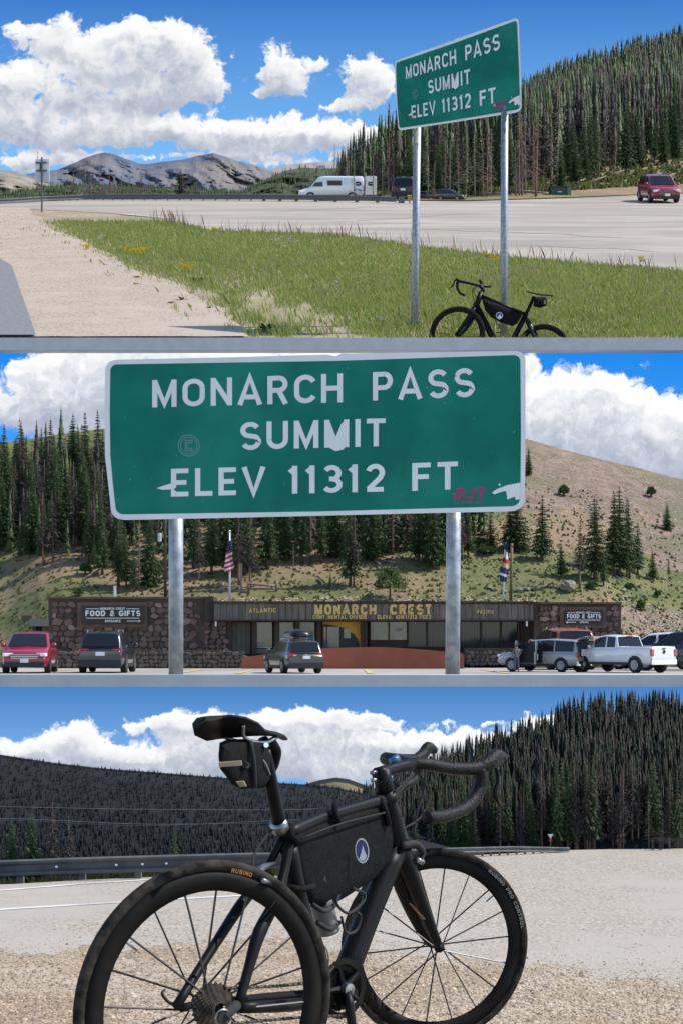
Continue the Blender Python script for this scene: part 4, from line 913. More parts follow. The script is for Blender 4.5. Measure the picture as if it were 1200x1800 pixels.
# ---- guardrail along the far side of the lot
def beam_section(p, n, s):   # w-beam profile at p, n = outward horizontal normal, s = height of beam
    return [p+n*o_*s+Vector((0, 0, z*s)) for o_, z in ((.02, -.5), (.22, -.42), (.22, -.28), (.02, -.14), (.02, .14), (.22, .28), (.22, .42), (.02, .5), (-.03, .48), (-.03, -.48))]
def guardrail(root, path, s, m, lap=None):
    rows = []
    for i, p in enumerate(path):
        d = (path[min(i+1, len(path)-1)]-path[max(i-1, 0)]); n = Vector((d.y, -d.x, 0)).normalized(); r_ = beam_section(p, n, s); rows.append(r_+[r_[0]])
    b = MB().grid(rows); k = len(rows[0]); b.f += [tuple(range(k-2, -1, -1)), tuple(len(b.v)-k+i for i in range(k-1))]
    return b.build('beam', m, root)
gy = [(-300, 364), (20, 353), (80, 349), (150, 346), (240, 345), (420, 345.5), (560, 347), (640, 348.5), (705, 350.5)]
gb = [(-300, 372), (20, 357), (80, 353.5), (150, 351.5), (420, 353), (560, 354.5), (705, 357)]
g = thing('guardrail', 'long grey steel guardrail along the far side of the parking lot', 'guardrail', GD1(400, 124))
path = []
for px in range(-300, 706, 12):
    D = D1(poly(gb, px))-.1; path.append(P(px, poly(gy, px)-.3, D))
guardrail(g, path, .36, M_steel_d)
px = 24
while px < 470:
    D = D1(poly(gb, px)); MB().box((P(px, 350, D).x, D+.16, (Z1(D)+P(px, poly(gy, px), D).z)/2-.05), (.10, .12, P(px, poly(gy, px), D).z-Z1(D)+.25)).build('post', M_steel, g); px += lerp(10, 21, sstep(20, 300, px))
for px in (464, 492, 521, 555, 589, 627, 663):
    D = D1(poly(gb, px)); MB().box((P(px, 350, D).x, D+.22, (Z1(D)+P(px, poly(gy, px), D).z)/2-.05), (.24, .28, P(px, poly(gy, px), D).z-Z1(D)+.35)).build('post', M_wood, g)
D = D1(357); b = MB().box((P(705, 350, D).x, D+.1, P(705, 352, D).z), (.45, .35, .55)); b.build('end_terminal', M_steel_d, g, bevel=.05)
hz = thing('hazard_marker', 'yellow and black striped marker panel at the end of the guardrail', 'marker', P(720, 355, 122)); MB().box(P(719.5, 347.5, 122), (.30, .05, .42)).build('panel', mat('marker_yellow', (.75, .47, .02), rough=.5), hz)
for q in range(3): MB().prism([P(716.2, 351+q*3-5, 121.96), P(722.8, 348.2+q*3-5, 121.96), P(722.8, 349.6+q*3-5, 121.96), P(716.2, 352.4+q*3-5, 121.96)], (0, .01, 0)).build('stripe', M_trim, hz)
MB().box(P(719.5, 354, 122.05), (.08, .06, .4)).build('stake', M_steel_d, hz)

# ---- road sign seen from behind
D = 84.5; o = thing('road_sign', 'back of a small square road sign on a thin post beside the road', 'sign', P(76, 371, D))
MB().prism([P(62, 279, D), P(87, 279, D), P(87, 319, D), P(62, 319, D)], (0, .04, 0)).build('panel', M_white, o)
MB().prism([P(63, 302, D-.03), P(86.5, 302, D-.03), P(86.5, 318.6, D-.03), P(63, 318.6, D-.03)], (0, .02, 0)).build('lower_panel', mat('grey_sign_back', (.48, .50, .52), rough=.5), o)
for y, x0, x1 in ((286, 62.5, 83), (300, 64, 83)): MB().box((P((x0+x1)/2, y, D).x, D-.08, P(76, y, D).z), ((x1-x0)*D/F, .05, 2.6*D/F)).build('bracket', M_steel_d, o)
MB().box((P(76, y, D).x-.05, D-.1, P(76, 325, D).z), (.075, .08, 96*D/F)).build('post', M_steel_d, o); MB().tube([P(72, 287, D-.1), P(71, 298, D-.1)], .05, 6).build('clip', M_trim, o)
# timber snag behind it
p = P(67, 352, 140); tree('s', p, 90*140/F, 'thin bare trunk with pale base behind the small road sign', 'lone dead trees beyond the guardrail')

# ---- vehicles on the lot
def lot(px, py): D = D1(py); return Vector(((px-600)/F*D, D, Z1(D)+.02))
SV = 1.0
# camper van
r_, pm = car('van', 'camper_van', 'white high-roofed camper van parked behind the guardrail with its rear door open', (.74, .75, .75), lot(582, 351.6)+Vector((0, 2.0, .55)), R(180), TILT1*.55, 114*(D1(351.6)+2)/F/6.0, front=False); r_.scale.z *= .76
def pan(root, nm, pts, m, off=(0, .02, 0)): return MB().prism(pts, off).build(nm, m, root)
yv = 1.035    # left side faces the camera once the van is turned: local +y
pan(r_, 'side_window', [(.35, yv, 1.55), (-.95, yv, 1.55), (-.95, yv, 2.12), (.35, yv, 2.12)], M_glass); pan(r_, 'side_window', [(1.15, yv*.99, 1.42), (1.75, yv*.99, 1.42), (1.45, yv*.97, 1.9), (.8, yv*.97, 1.98), (.75, yv*.99, 1.42)], M_glass)
pan(r_, 'windscreen', [(1.32, .9, 2.38), (1.32, -.9, 2.38), (2.02, -.95, 1.42), (2.02, .95, 1.42)], M_glass, (.03, 0, .02))
for x, rr in ((-2.45, .26),):
    MB().lathe((x, yv, 1.75), (0, 1, 0), (0, 0, 1), [(0, .02), (rr, .02), (rr, -.02)], 24).build('round_logo', M_trim, r_); MB().box((x, yv+.025, 1.75), (.3, .01, .06)).build('logo_band', M_white, r_)
bl = mat('blue_logo', (.08, .30, .55), rough=.4)
b = MB()
for x, z, rx, rz in ((-2.55, 1.02, .28, .13), (-2.2, 1.05, .2, .12), (-2.75, .98, .15, .08)): b.lathe((x, yv+.005*rx, z), (0, 1, 0), (0, 0, 1), [(0, .014), (rz, .014), (rz, -.02)], 14)
b.build('blue_logo', bl, r_)
d_ = MB().box((-3.62, .95, 1.55), (1.05, .06, 2.2)).build('rear_door', pm, r_, bevel=.05); MB().lathe((-3.6, 1.0, 1.75), (0, 1, 0), (0, 0, 1), [(0, .02), (.26, .02), (.26, -.02)], 24).build('round_logo', M_trim, d_); MB().box((-3.6, 1.03, 1.75), (.3, .01, .06)).build('logo_band', M_white, d_); MB().box((-3.06, .99, 1.2), (.08, .05, .5)).build('tail_light', M_red, d_)
MB().box((-2.0, 1.03, 2.60), (.10, .02, .02)).build('gutter', M_trim, r_)
D = D1(351.5)
car('suv', 'parked_suv', 'black SUV parked with its side to the lot beside the forest edge', (.025, .027, .03), lot(791, 352.2), R(-20), TILT1, 54*D/F/4.7)
car('sedan', 'parked_sedan', 'dark grey sedan parked between the black SUV and the sign post', (.07, .08, .095), lot(749, 351.5)+Vector((0, 1, .3)), R(-25), TILT1, 46*D/F/4.7)
car('suv', 'parked_car', 'black car with red tail lights parked behind the striped marker panel', (.03, .03, .035), lot(716, 351)+Vector((0, 1.5, .45)), R(80), TILT1, 1.0)
car('sedan', 'parked_car', 'silver car parked between the camper van and the striped marker panel', (.50, .48, .45), lot(690, 351.3)+Vector((0, 1.0, .3)), R(190), TILT1, 36*D/F/4.7)
car('suv', 'red_suv', 'red SUV facing the camera on the lot below the grassy slope', (.30, .012, .03), lot(1156, 354.5), R(-86), TILT1, 58*D1(354.5)/F/2.1)
# utility cabinet
D = D1(346.5); o = thing('utility_cabinet', 'dark green metal utility cabinet at the edge of the forest slope', 'cabinet', P(985, 347, D)); gm = mat('cabinet_green', (.028, .05, .032), (.04, .062, .042), scale=2, rough=.6)
MB().box(P(981, 337.5, D-.2)+Vector((0, .6, 0)), (28*D/F, 1.2, 19*D/F)).build('box', gm, o, bevel=.03); MB().box(P(999.5, 337, D-.2)+Vector((0, .6, 0)), (7*D/F, 1.24, 20*D/F)).build('side_panel', mat('cabinet_side', (.10, .15, .10), rough=.6), o); MB().box(P(983, 336.5, D-.24), (7*D/F, .02, 1.5*D/F)).build('nameplate', M_white, o); MB().box(P(983, 327.4, D-.2)+Vector((0, .6, 0)), (36*D/F, 1.34, .06)).build('lid', gm, o)

# ================================================================== MIDDLE TERRACE: the sign before the stone gift shop
E2 = 12.0
def Z2(D): return -.496-.0073*(D-24) if D > 17 else lerp(-.3225, -.4449, (D-12.1)/4.9)
S2 = .37
sky2 = sky_mat('sky_cumulus_mid', [(140, 680, 110, 80, 1.3), (250, 640, 130, 70, 1.2), (90, 720, 70, 50, 1.1), (320, 700, 140, 100, 1.1), (520, 700, 200, 100, 1.1), (720, 700, 200, 100, 1.0), (1050, 705, 88, 60, 1.3), (1000, 740, 100, 64, 1.2), (1120, 748, 88, 54, 1.2), (1060, 800, 140, 60, 1.2), (1190, 785, 90, 50, 1.2), (955, 745, 70, 50, 1.0), (1300, 760, 120, 70, 1.1), (-60, 700, 70, 50, 1.0), (25, 742, 34, 16, 0.5), (930, 632, 16, 26, 0.9), (1140, 640, 30, 12, 0.35), (48, 648, 22, 9, 0.6), (62, 668, 14, 8, 0.5)],
               (.009, .22, .76), (.06, .34, .90), 600, 800, white=.95, nscale=1.5, gain=.60, amp=.8)
sky_sheet(sky2, 46.6, -500, 1700, 612, 1130, .0)
# ledge (its top hides where the posts enter the ground)
b = MB(); a0, a1 = P(-500, 1186.5, E2), P(1700, 1207.5, E2)
b.box(((a0.x+a1.x)/2, E2+.06, (a0.z+a1.z)/2), (a1.x-a0.x, .12, a0.z-a1.z)); b.build('terrace_ledge', M_concrete, None, False, 'structure')
M_lot2 = mat('beige_lot_asphalt', (.40, .36, .31), (.32, .29, .25), scale=2.5, rough=.9, bump=.2, c3=(.28, .255, .22), scale3=.5, detail=8)  # the asphalt's own pale beige, varied by noise
b = MB(); b.grid([[Vector(((px-600)/F*D, D, Z2(D))) for px in range(-500, 1701, 100)] for D in (E2+.13, 16, 20, 22, 24, 26, 28, 30, 31.5)]); b.build('parking_lot', M_lot2, None, False, 'structure')
M_yline = mat('worn_yellow_line', (.55, .40, .10), (.42, .36, .26), scale=5, rough=.9)
for x0, x1 in ((110, 118), (338, 352), (436, 446), (640, 650), (850, 860)):
    b = MB(); b.grid([[Vector(((px-600)/F*26, D, Z2(D)+.006)) for px in (x0, x1)] for D in (22.5, 27)]); b.build('painted_line', M_yline, None, False, 'structure')

# ---- hillside behind the shop
crest2 = [(-500, 820), (20, 776), (100, 764), (190, 752), (330, 735), (600, 720), (800, 742), (925, 771), (1000, 793), (1060, 808), (1120, 822), (1180, 838), (1700, 960)]
base2 = [(-500, 1172), (-80, 1165), (10, 1150), (70, 1105), (110, 1090), (930, 1085), (1060, 1090), (1130, 1140), (1200, 1158), (1700, 1172)]
M_slope2 = mat('summit_slope', (.075, .092, .026), (.14, .135, .05), scale=1.6, rough=.95, bump=.6, bscale=6, c3=(.23, .155, .09), scale3=.28, detail=9, bdist=.08)
M_bare = mat('bare_pink_scree', (.27, .19, .14), (.15, .115, .085), scale=3.2, rough=.95, bump=.9, bscale=9, c3=(.15, .135, .08), scale3=.5, detail=10, bdist=.10)
def hill2(px, t):
    y0, yc = poly(base2, px), poly(crest2, px); D = lerp(31.2, 45.0, t)
    py = lerp(y0, yc, t**.85)+3.0*fbm(px*.012, t*5, 4)*math.sin(math.pi*min(1, t+.03))
    return P(px, py, D)
TT = [0, .01, .03, .05, .08, .12, .16, .2, .25, .3, .36, .42, .48, .55, .62, .7, .78, .86, .93, 1.0]
CX = list(range(-500, 60, 20))+list(range(60, 130, 5))+list(range(130, 1060, 15))+list(range(1060, 1200, 5))+list(range(1200, 1701, 25))
rows = [[Vector((hill2(px, t).x, 31.2, Z2(31.2)-.05)) if t == 0 else hill2(px, t) for px in CX] for t in TT]; rows.append([hill2(px, 1)+Vector((0, 1.2, -.8)) for px in CX])
o = MB().grid(rows).build('hillside', M_slope2, None, True, 'structure'); o.data.materials.append(M_bare)
n = len(CX)-1
for f in o.data.polygons:
    i, j = f.index//n, f.index % n; px = CX[j]; t = TT[min(i, len(TT)-1)]
    c = f.center; py = HZ-c.z/c.y*F
    if py < poly([(-500, 760), (330, 770), (600, 800), (925, 880), (1020, 905), (1100, 950), (1180, 1010), (1700, 1200)], px)+10*fbm(px*.03, t*9, 2): f.material_index = 1
    if 1088 < px and py > 1075+6*fbm(px*.05, t*9, 2): f.material_index = 1
def at2(px, py):
    lo, hi = 0.0, 1.0
    for _ in range(28):
        m_ = (lo+hi)/2; p = hill2(px, m_)
        if HZ-p.z/p.y*F > py: lo = m_
        else: hi = m_
    return hill2(px, lo)
# ground cover of the slope
V, T = [], []
for i in range(9000):
    px = random.uniform(-200, 1400); t = random.random()**1.2*.75; p = hill2(px, t); s = random.uniform(.015, .055)
    py = HZ-p.z/p.y*F
    if px > 900 and py < poly([(900, 880), (1020, 910), (1100, 955), (1180, 1015), (1400, 1100)], px) and random.random() < .45: continue
    for q in range(3):
        a = random.uniform(0, 6.28); e = len(V); V += [(p.x-s*math.cos(a), p.y-s*math.sin(a), p.z-.01), (p.x+s*math.cos(a), p.y+s*math.sin(a), p.z-.01), (p.x+random.uniform(-.03, .03), p.y+random.uniform(-.03, .03), p.z+s*random.uniform(.5, 1.4))]; T.append((e, e+1, e+2))
tag(np_obj('ground_cover', V, T, M_cover, 'stuff'), 'low green plants and tufts covering the slope behind the shop', 'plants')
V, T = [], []
for i in range(9000):
    if random.random() < .5: px = random.uniform(340, 940); p = hill2(px, random.random()**2*.07)
    elif random.random() < .5: px = random.uniform(1090, 1300); p = hill2(px, random.random()*.2)
    else: px = random.uniform(900, 1300); p = hill2(px, random.uniform(.3, .97))
    pebble(p, random.uniform(.012, .036))
M_rub = mat('slope_rubble', (.3, .24, .19), rnd=[(.30, .23, .17), (.42, .35, .28), (.16, .13, .11), (.34, .22, .16)], rough=.9)
tag(np_obj('rubble', V, T, M_rub, 'stuff'), 'loose stones on the bank behind the shop roof', 'rubble')
# trees of the slope
GA = 'spruces on the slope left of the shop sign'; GB = 'spruces behind the shop roof'
def t2(kind, px, yb, hpx, lab, grp, fat=1.0, lean=0.0, nm=None):
    p = at2(px, yb); return tree(kind, p, hpx*p.y/F, lab, grp, nm, fat, lean)
rr = random.Random(5)
for i in range(96):
    px = rr.uniform(-10, 215); yb = rr.uniform(850, 1000)-max(0, (px-120))*.05; k = rr.random()
    if yb > poly([(-60, 975), (40, 990), (100, 1000), (215, 1000)], px): continue
    h = rr.uniform(85, 150)
    if k < .55: t2('g', px, yb, h, 'dense green spruce in the stand on the slope above the left stone wing', GA, 1.25)
    elif k < .65: t2('b', px, yb, h*.85, 'lighter green spruce in the stand on the slope above the left stone wing', GA, 1.2)
    else: t2('d', px, yb, h*1.05, 'brown dead spruce in the stand on the slope above the left stone wing', 'dead trees above the left stone wing', 1.35)
for px, yb, h in ((48, 870, 70), (72, 830, 80), (95, 845, 85), (137, 830, 85), (150, 850, 90), (170, 840, 78), (30, 850, 40), (120, 800, 30)):
    t2('g', px, yb, h, 'dark spruce on the crest above the stand left of the shop sign', 'spruces on the crest left of the sign', 1.2)
for px, yb, h, k in ((208, 1030, 130, 'g'), (222, 1034, 110, 'g'), (235, 1040, 85, 'g'), (244, 1038, 125, 's'), (262, 1030, 140, 'g'), (180, 1010, 110, 'g'), (165, 1000, 60, 'b'), (340, 1000, 140, 'g'), (350, 1020, 130, 'd'), (372, 1010, 150, 'g'), (420, 1030, 160, 'd'), (440, 1035, 150, 'd'), (430, 1010, 170, 'g'), (470, 1000, 160, 'g'), (500, 985, 170, 'g'), (530, 990, 140, 'g'), (545, 970, 150, 's'), (565, 990, 120, 'b'), (590, 980, 160, 'g'), (615, 1030, 155, 'b'), (622, 1032, 140, 'd'), (650, 985, 150, 'g'), (660, 980, 160, 'g'), (690, 975, 140, 's'), (715, 970, 150, 'd'), (735, 985, 140, 'g'), (748, 990, 170, 'g'), (762, 1000, 150, 'g'), (780, 990, 170, 'g'), (812, 985, 110, 'd'), (822, 980, 105, 'g'), (310, 990, 150, 'g'), (270, 985, 150, 'd'), (395, 985, 130, 'g'), (516, 1000, 44, 's'), (580, 1040, 36, 'b'), (410, 975, 150, 'g'), (560, 955, 140, 'g'), (630, 960, 140, 'g'), (700, 955, 130, 'g'), (480, 965, 140, 'd'))+tuple((rr.uniform(205, 830), rr.uniform(895, 950), rr.uniform(70, 120), rr.choice('gggdb')) for _ in range(22)):
    t2(k, px, yb, h, {'g': 'green spruce on the slope between the sign posts behind the shop', 'b': 'sparse yellow green spruce between the sign posts behind the shop', 'd': 'brown dead spruce between the sign posts behind the shop', 's': 'bare dead trunk between the sign posts behind the shop'}[k], GB, 1.25 if k in 'gb' else 1.15)
for px, yb, h, k, lab in ((862, 968, 70, 'g', 'short dark spruce on the grass right of the right sign post'), (895, 965, 90, 'g', 'spruce standing behind the right flagpole'), (908, 968, 115, 'g', 'tall spruce just behind the right flagpole'), (952, 985, 115, 'g', 'broad dark spruce standing alone on the slope right of the flagpole'), (985, 1015, 62, 'g', 'short spruce beside the boulder'), (1018, 1035, 130, 'd', 'thin greyish spruce above the boulder'), (1048, 1018, 165, 's', 'tall thin bare spruce among the group above the right stone wing'), (1046, 1018, 150, 'g', 'slender spruce in the group above the right stone wing'), (1078, 1010, 150, 'g', 'dense dark spruce in the group above the right stone wing'), (1088, 1012, 160, 'g', 'tallest dark spruce in the group above the right stone wing'), (1102, 1015, 165, 's', 'bare topped spruce in the group above the right stone wing'), (1104, 1015, 140, 'g', 'wide dark spruce in the group above the right stone wing'), (1120, 1010, 92, 'g', 'shorter spruce at the edge of the group above the right wing'), (1147, 1020, 55, 'g', 'small spruce standing alone on the grass above the right wing'), (1060, 1030, 60, 'g', 'small spruce below the group above the right stone wing'), (1172, 932, 50, 'g', 'small dark spruce alone low on the bare hillside beyond the spruce group'), (1175, 1020, 40, 'd', 'small dead spruce on the grass above the banked earth'), (928, 836, 50, 'g', 'dark spruce on the bare hillside next to the edge of the big sign')):
    t2(k, px, yb, h, lab, 'spruces right of the sign', 1.5 if k == 'g' else 1.2)
sp, sd = [], []
for i in range(210):
    px = rr.uniform(-120, 850); yb = rr.uniform(830, 985) if px < 215 else rr.uniform(880, 975)
    if px > 780: yb = min(yb, 940)
    p = at2(px, yb); (sp if rr.random() < .68 else sd).append((p.x, p.y, p.z, rr.uniform(65, 125)*p.y/F, 1.25))
forest_stuff('slope_forest', sp, 'green spruces massed on the slope behind the shop and the big sign', M_green, RAG[2])
forest_stuff('slope_forest', sd, 'grey brown dead spruces massed on the slope behind the shop and big sign', M_grey, RAG[1])
def bush(px, yb, w, h, lab, m=None):
    p = at2(px, yb); k = p.y/F; o = thing('bush', lab, 'bush', p, 'bushes on the slope'); r_ = random.Random(int(px)); V, T = [], []; n = int(200+w*28)
    for i in range(n):
        a = r_.uniform(0, 6.28); e = r_.uniform(-.2, 1.5); q = r_.uniform(.55, 1.05)*(1+.18*math.sin(a*3+e*4)); c = Vector((math.cos(a)*math.cos(e)*w*.5*q, math.sin(a)*math.cos(e)*w*.5*q, (h*.42+math.sin(e)*h*.58*q)))*k
        for j in range(2):
            d = Vector((r_.uniform(-1, 1), r_.uniform(-1, 1), r_.uniform(.1, 1.2))).normalized()*k*r_.uniform(2, 4.2); sd = d.cross(Vector((r_.uniform(-1, 1), r_.uniform(-1, 1), .3))).normalized()*k*1.1; b_ = len(V); V += [tuple(c-sd), tuple(c+sd), tuple(c+d)]; T.append((b_, b_+1, b_+2))
    np_obj('foliage', V, T, m or M_greenb, None, o); MB().tube([p-Vector((0, 0, .02)), p+Vector((0, 0, h*k*.5))], 2*k, 6).build('stem', M_bark, o)
bush(685, 1054, 54, 54, 'round bright green bush just above the shop fascia', mat('juniper', (.06, .1, .03), rnd=[(.05, .085, .022), (.09, .14, .035), (.13, .17, .05)], rough=.7, trans=.3))
for px, yb, w, h in ((990, 872, 18, 17), (1144, 874, 15, 16), (150, 1010, 22, 18), (138, 1048, 14, 12), (1125, 1075, 14, 18), (1155, 1050, 10, 10), (840, 960, 30, 14), (855, 975, 36, 12), (1040, 1035, 20, 10), (1105, 1035, 16, 8)): bush(px, yb, w, h, 'low dark green shrub on the open slope', M_green)
p = at2(998, 1040); o = MB().ball(p+Vector((0, 0, .10)), (15*p.y/F, .2, 11*p.y/F), 12, 8, .10).build('boulder', mat('grey_boulder', (.26, .24, .20), (.16, .15, .12), scale=4, rough=.9, bump=.4), None, False); tag(o, 'large grey boulder on the slope above the right stone wing', 'boulder')
for px, yb, s in ((925, 1038, 6), (912, 1040, 7), (1095, 1040, 6), (868, 1038, 6), (1130, 1050, 7), (885, 1042, 5), (300, 1040, 7), (860, 1035, 6)):
    p = at2(px, yb); o = MB().ball(p+Vector((0, 0, .02)), (s*p.y/F, .08, s*.6*p.y/F), 9, 6, .15).build('rock', MATS['grey_boulder']); tag(o, 'small grey rock on the slope above the shop roof', 'rock', 'rocks on the slope')
for (x0, y0, x1, y1, r_, lab) in ((337, 990, 386, 972, 2.6, 'pale fallen trunk leaning up the slope near the left flagpole'), (262, 1030, 310, 1005, 2.2, 'pale fallen trunk behind the left sign post'), (320, 1018, 350, 1008, 1.8, 'thin fallen trunk near the left sign post'), (275, 1042, 310, 1022, 2.2, 'short fallen trunk above the left stone wing'), (660, 988, 700, 996, 2.0, 'grey fallen trunk near the round bush'), (655, 985, 672, 1004, 2.2, 'grey leaning broken trunk near the round bush'), (150, 1020, 180, 1005, 2.0, 'pale fallen trunk on the grass above the left wing'), (560, 1018, 575, 1035, 2.0, 'bleached stick on the slope above the fascia'), (940, 1040, 975, 1030, 2, 'fallen branch on the slope near the boulder')):
    a, c = at2(x0, y0), at2(x1, y1); k = a.y/F; o = MB().tube([a+Vector((0, 0, .05)), (a+c)/2+Vector((0, 0, .06)), c+Vector((0, 0, .07))], [r_*k, r_*k, r_*k*.6], 7).build('fallen_log', M_deadwood, None, True); tag(o, lab, 'log')
# rail fence
o = thing('rail_fence', 'low weathered timber rail fence on the bank behind the left flagpole', 'fence', at2(460, 1046))
fp = [(392, 1040), (437, 1040), (486, 1038)]
for px, yb in fp: p = at2(px, yb)+Vector((0, -.05, 0)); k = p.y/F; MB().tube([p-Vector((0, 0, .05)), p+Vector((0, 0, 17*k))], 2.4*k, 7).build('post', M_deadwood, o, True)
for (x0, y0, x1, y1) in ((388, 1030, 437, 1032), (392, 1038, 437, 1040), (437, 1027, 484, 1030), (437, 1035, 484, 1036)): D = 31.8; MB().tube([P(x0, y0, D), P(x1, y1, D)], 1.7*D/F, 7).build('rail', M_deadwood, o, True)

# ---- stone shop
DB = 30.0; K = DB/F
shop = thing('gift_shop', 'low stone and timber gift shop with plank fascia and gold lettering', 'building', P(590, 1172, DB))
M_mortar = mat('dark_mortar', (.060, .045, .036), (.085, .062, .05), scale=8, rough=.95, bump=.3)
M_stone = mat('fieldstone', (.55, .5, .48), (1, 1, 1), scale=9, rough=.9, bump=.35, obj_rnd=[(.24, .14, .105), (.12, .08, .065), (.40, .26, .21), (.045, .042, .042), (.22, .13, .10), (.15, .10, .08), (.26, .165, .13), (.075, .062, .055)])
M_stone2 = mat('buff_rubble_stone', (.6, .6, .6), (1, 1, 1), scale=9, rough=.9, bump=.35, obj_rnd=[(.20, .155, .115), (.14, .11, .085), (.24, .18, .13), (.10, .085, .07)])
SM = []
for s in range(7):
    r_ = random.Random(100+s); n = r_.choice((5, 6, 7)); ang = sorted(6.283*(i+r_.uniform(-.28, .28))/n for i in range(n))
    pts = [(math.cos(a)*r_.uniform(.40, .60), math.sin(a)*r_.uniform(.40, .60)) for a in ang]
    b = MB(); b.add([(x, .3, z) for x, z in pts]+[(x*.98, -.30, z*.98) for x, z in pts]+[(x*.86, -.40-r_.uniform(0, .12), z*.86) for x, z in pts], [(i, (i+1) % n, n+(i+1) % n, n+i) for i in range(n)]+[(n+i, n+(i+1) % n, 2*n+(i+1) % n, 2*n+i) for i in range(n)]+[tuple(2*n+i for i in range(n))]); SM.append(b)
def stone_wall(parent, x0, x1, ytop, ybot, D, sx, sy, m, skip=None, lim=300):
    key = m.name; ms = stone_wall.__dict__.setdefault(key, [])
    if not ms:
        for b in SM: me = b.mesh('stone'); me.materials.append(m); ms.append(me)
    org = Vector(ORIG[parent.name]); k = D/F; y = ybot; row = 0; cnt = 0
    while y > ytop+sy*.4:
        x = x0+(sx*.5 if row % 2 else 0)-sx*.2
        h = sy*random.uniform(.9, 1.15)
        while x < x1:
            w = sx*random.choice((.55, .7, .9, 1.0, 1.2, 1.6))
            cx, cy = x+w/2, y-h/2+random.uniform(-1, 1)
            yt = ytop if not callable(ytop) else ytop(cx)
            if x0+w*.35 < cx < x1-w*.35 and cy-h*.4 > yt and not (skip and skip(cx, cy)) and cnt < lim:
                p = P(cx, cy, D)-org; mesh_child('stone', random.choice(ms), parent, p, (0, random.uniform(-.35, .35), 0), (w*1.10*k, .05, h*random.uniform(.85, 1.35)*k)); cnt += 1
            x += w
        y -= h
def slab(name, x0, y0, x1, y1, D, dep, m, parent, bevel=0):
    a, c = P(x0, y0, D), P(x1, y1, D); return MB().box(((a.x+c.x)/2, D+dep/2, (a.z+c.z)/2), (c.x-a.x, dep, a.z-c.z)).build(name, m, parent, bevel=bevel)
M_dark = mat('dark_brown_timber', (.035, .022, .016), (.052, .034, .025), scale=5, rough=.8, stretch=(3, 3, .5))
M_plank = mat('weathered_plank', (.6, .6, .6), (1, 1, 1), scale=7, rough=.9, stretch=(3, 3, .35), obj_rnd=[(.15, .125, .10), (.19, .16, .13), (.13, .108, .088)])
M_gold = mat('gold_letter', (.62, .43, .13), (.50, .34, .10), scale=8, rough=.5)
M_sgn = mat('dark_sign_board', (.028, .018, .016), (.036, .024, .02), scale=5, rough=.6)
M_frame = mat('wooden_sign_frame', (.13, .085, .055), (.09, .06, .04), scale=6, rough=.8)
lw = slab('stone_wing', 85, 1051, 360, 1178, DB, 1.1, M_mortar, shop)
sgs = lambda cx, cy: 132 < cx < 262 and 1055 < cy < 1103
stone_wall(lw, 85, 358, 1051, 1178, DB-.004, 14.0, 9.6, M_stone, sgs)
slab('coping', 84, 1049, 361, 1052.5, DB-.07, 1.2, M_frame, shop)
rw = slab('stone_wing', 938, 1060, 1091, 1165, DB, 1.0, M_mortar, shop)
stone_wall(rw, 938, 1090, 1060, 1165, DB-.004, 12.5, 9.0, M_stone, lambda cx, cy: 984 < cx < 1065 and 1066 < cy < 1105)
slab('coping', 937, 1058.5, 1092, 1061.5, DB-.07, 1.1, M_frame, shop)
slab('pier', 360, 1049, 375, 1092, DB-.09, 1.0, M_dark, shop); slab('pier', 937, 1058, 945, 1090, DB-.09, .9, M_dark, shop)
pw = slab('stone_pier', 345, 1088, 402, 1165, DB+.05, .5, M_mortar, shop); stone_wall(pw, 345, 402, 1092, 1165, DB+.03, 11, 8, M_stone)
# fascia of upright planks
x = 376.0
while x < 936.5:
    w = random.uniform(10.2, 12.4); slab('plank', x+.35, 1061+(x-376)*.0018*1.0, min(x+w, 937)-.35, 1089.5, DB-.16-random.uniform(0, .012), .05, M_plank, shop); x += w
slab('fascia_backing', 375, 1060, 937.5, 1090, DB-.115, .9, M_dark, shop); slab('roof_edge', 374, 1057, 938, 1061, DB-.20, 1.5, M_dark, shop); slab('fascia_rim', 375, 1089.5, 938, 1092, DB-.19, .08, M_dark, shop)
slab('back_wall', 400, 1089, 940, 1176, DB+.28, .3, M_dark, shop)
def sw(txt, q, m=M_gold, w=.11, serif=True, D=DB-.178, sp=.2):
    return word(MB(), txt, q, D, w=w, serif=serif, lift=.002, step=.002, sp=sp).build('lettering', m, shop)
sw('MONARCH', (554, 1063, 1080, 660, 1063, 1080), w=.15, sp=.34); sw('CREST', (686, 1063, 1080, 757, 1063, 1080), w=.15, sp=.34)
sw('CONT', (550, 1081.5, 1088, 571, 1081.5, 1088), serif=False, w=.12); sw('NENTAL', (577, 1081.5, 1088, 609, 1081.5, 1088), serif=False, w=.12); sw('DIVIDE', (614, 1081.5, 1088, 644, 1081.5, 1088), serif=False, w=.12); sw('ELEVA', (663, 1081.5, 1088, 687, 1081.5, 1088), serif=False, w=.12); sw('ION', (695, 1081.5, 1088, 709, 1081.5, 1088), serif=False, w=.12)
sw('11312', (712, 1081.5, 1088, 732, 1081.5, 1088), serif=False, w=.12); sw('FEET', (737, 1081.5, 1088, 757, 1081.5, 1088), serif=False, w=.12); sw('ATLANTIC', (438, 1070, 1077, 485, 1069, 1076.5), serif=False, w=.13, sp=.3); sw('PACIFIC', (838, 1072, 1078.5, 868, 1073, 1079), serif=False, w=.12, sp=.3)
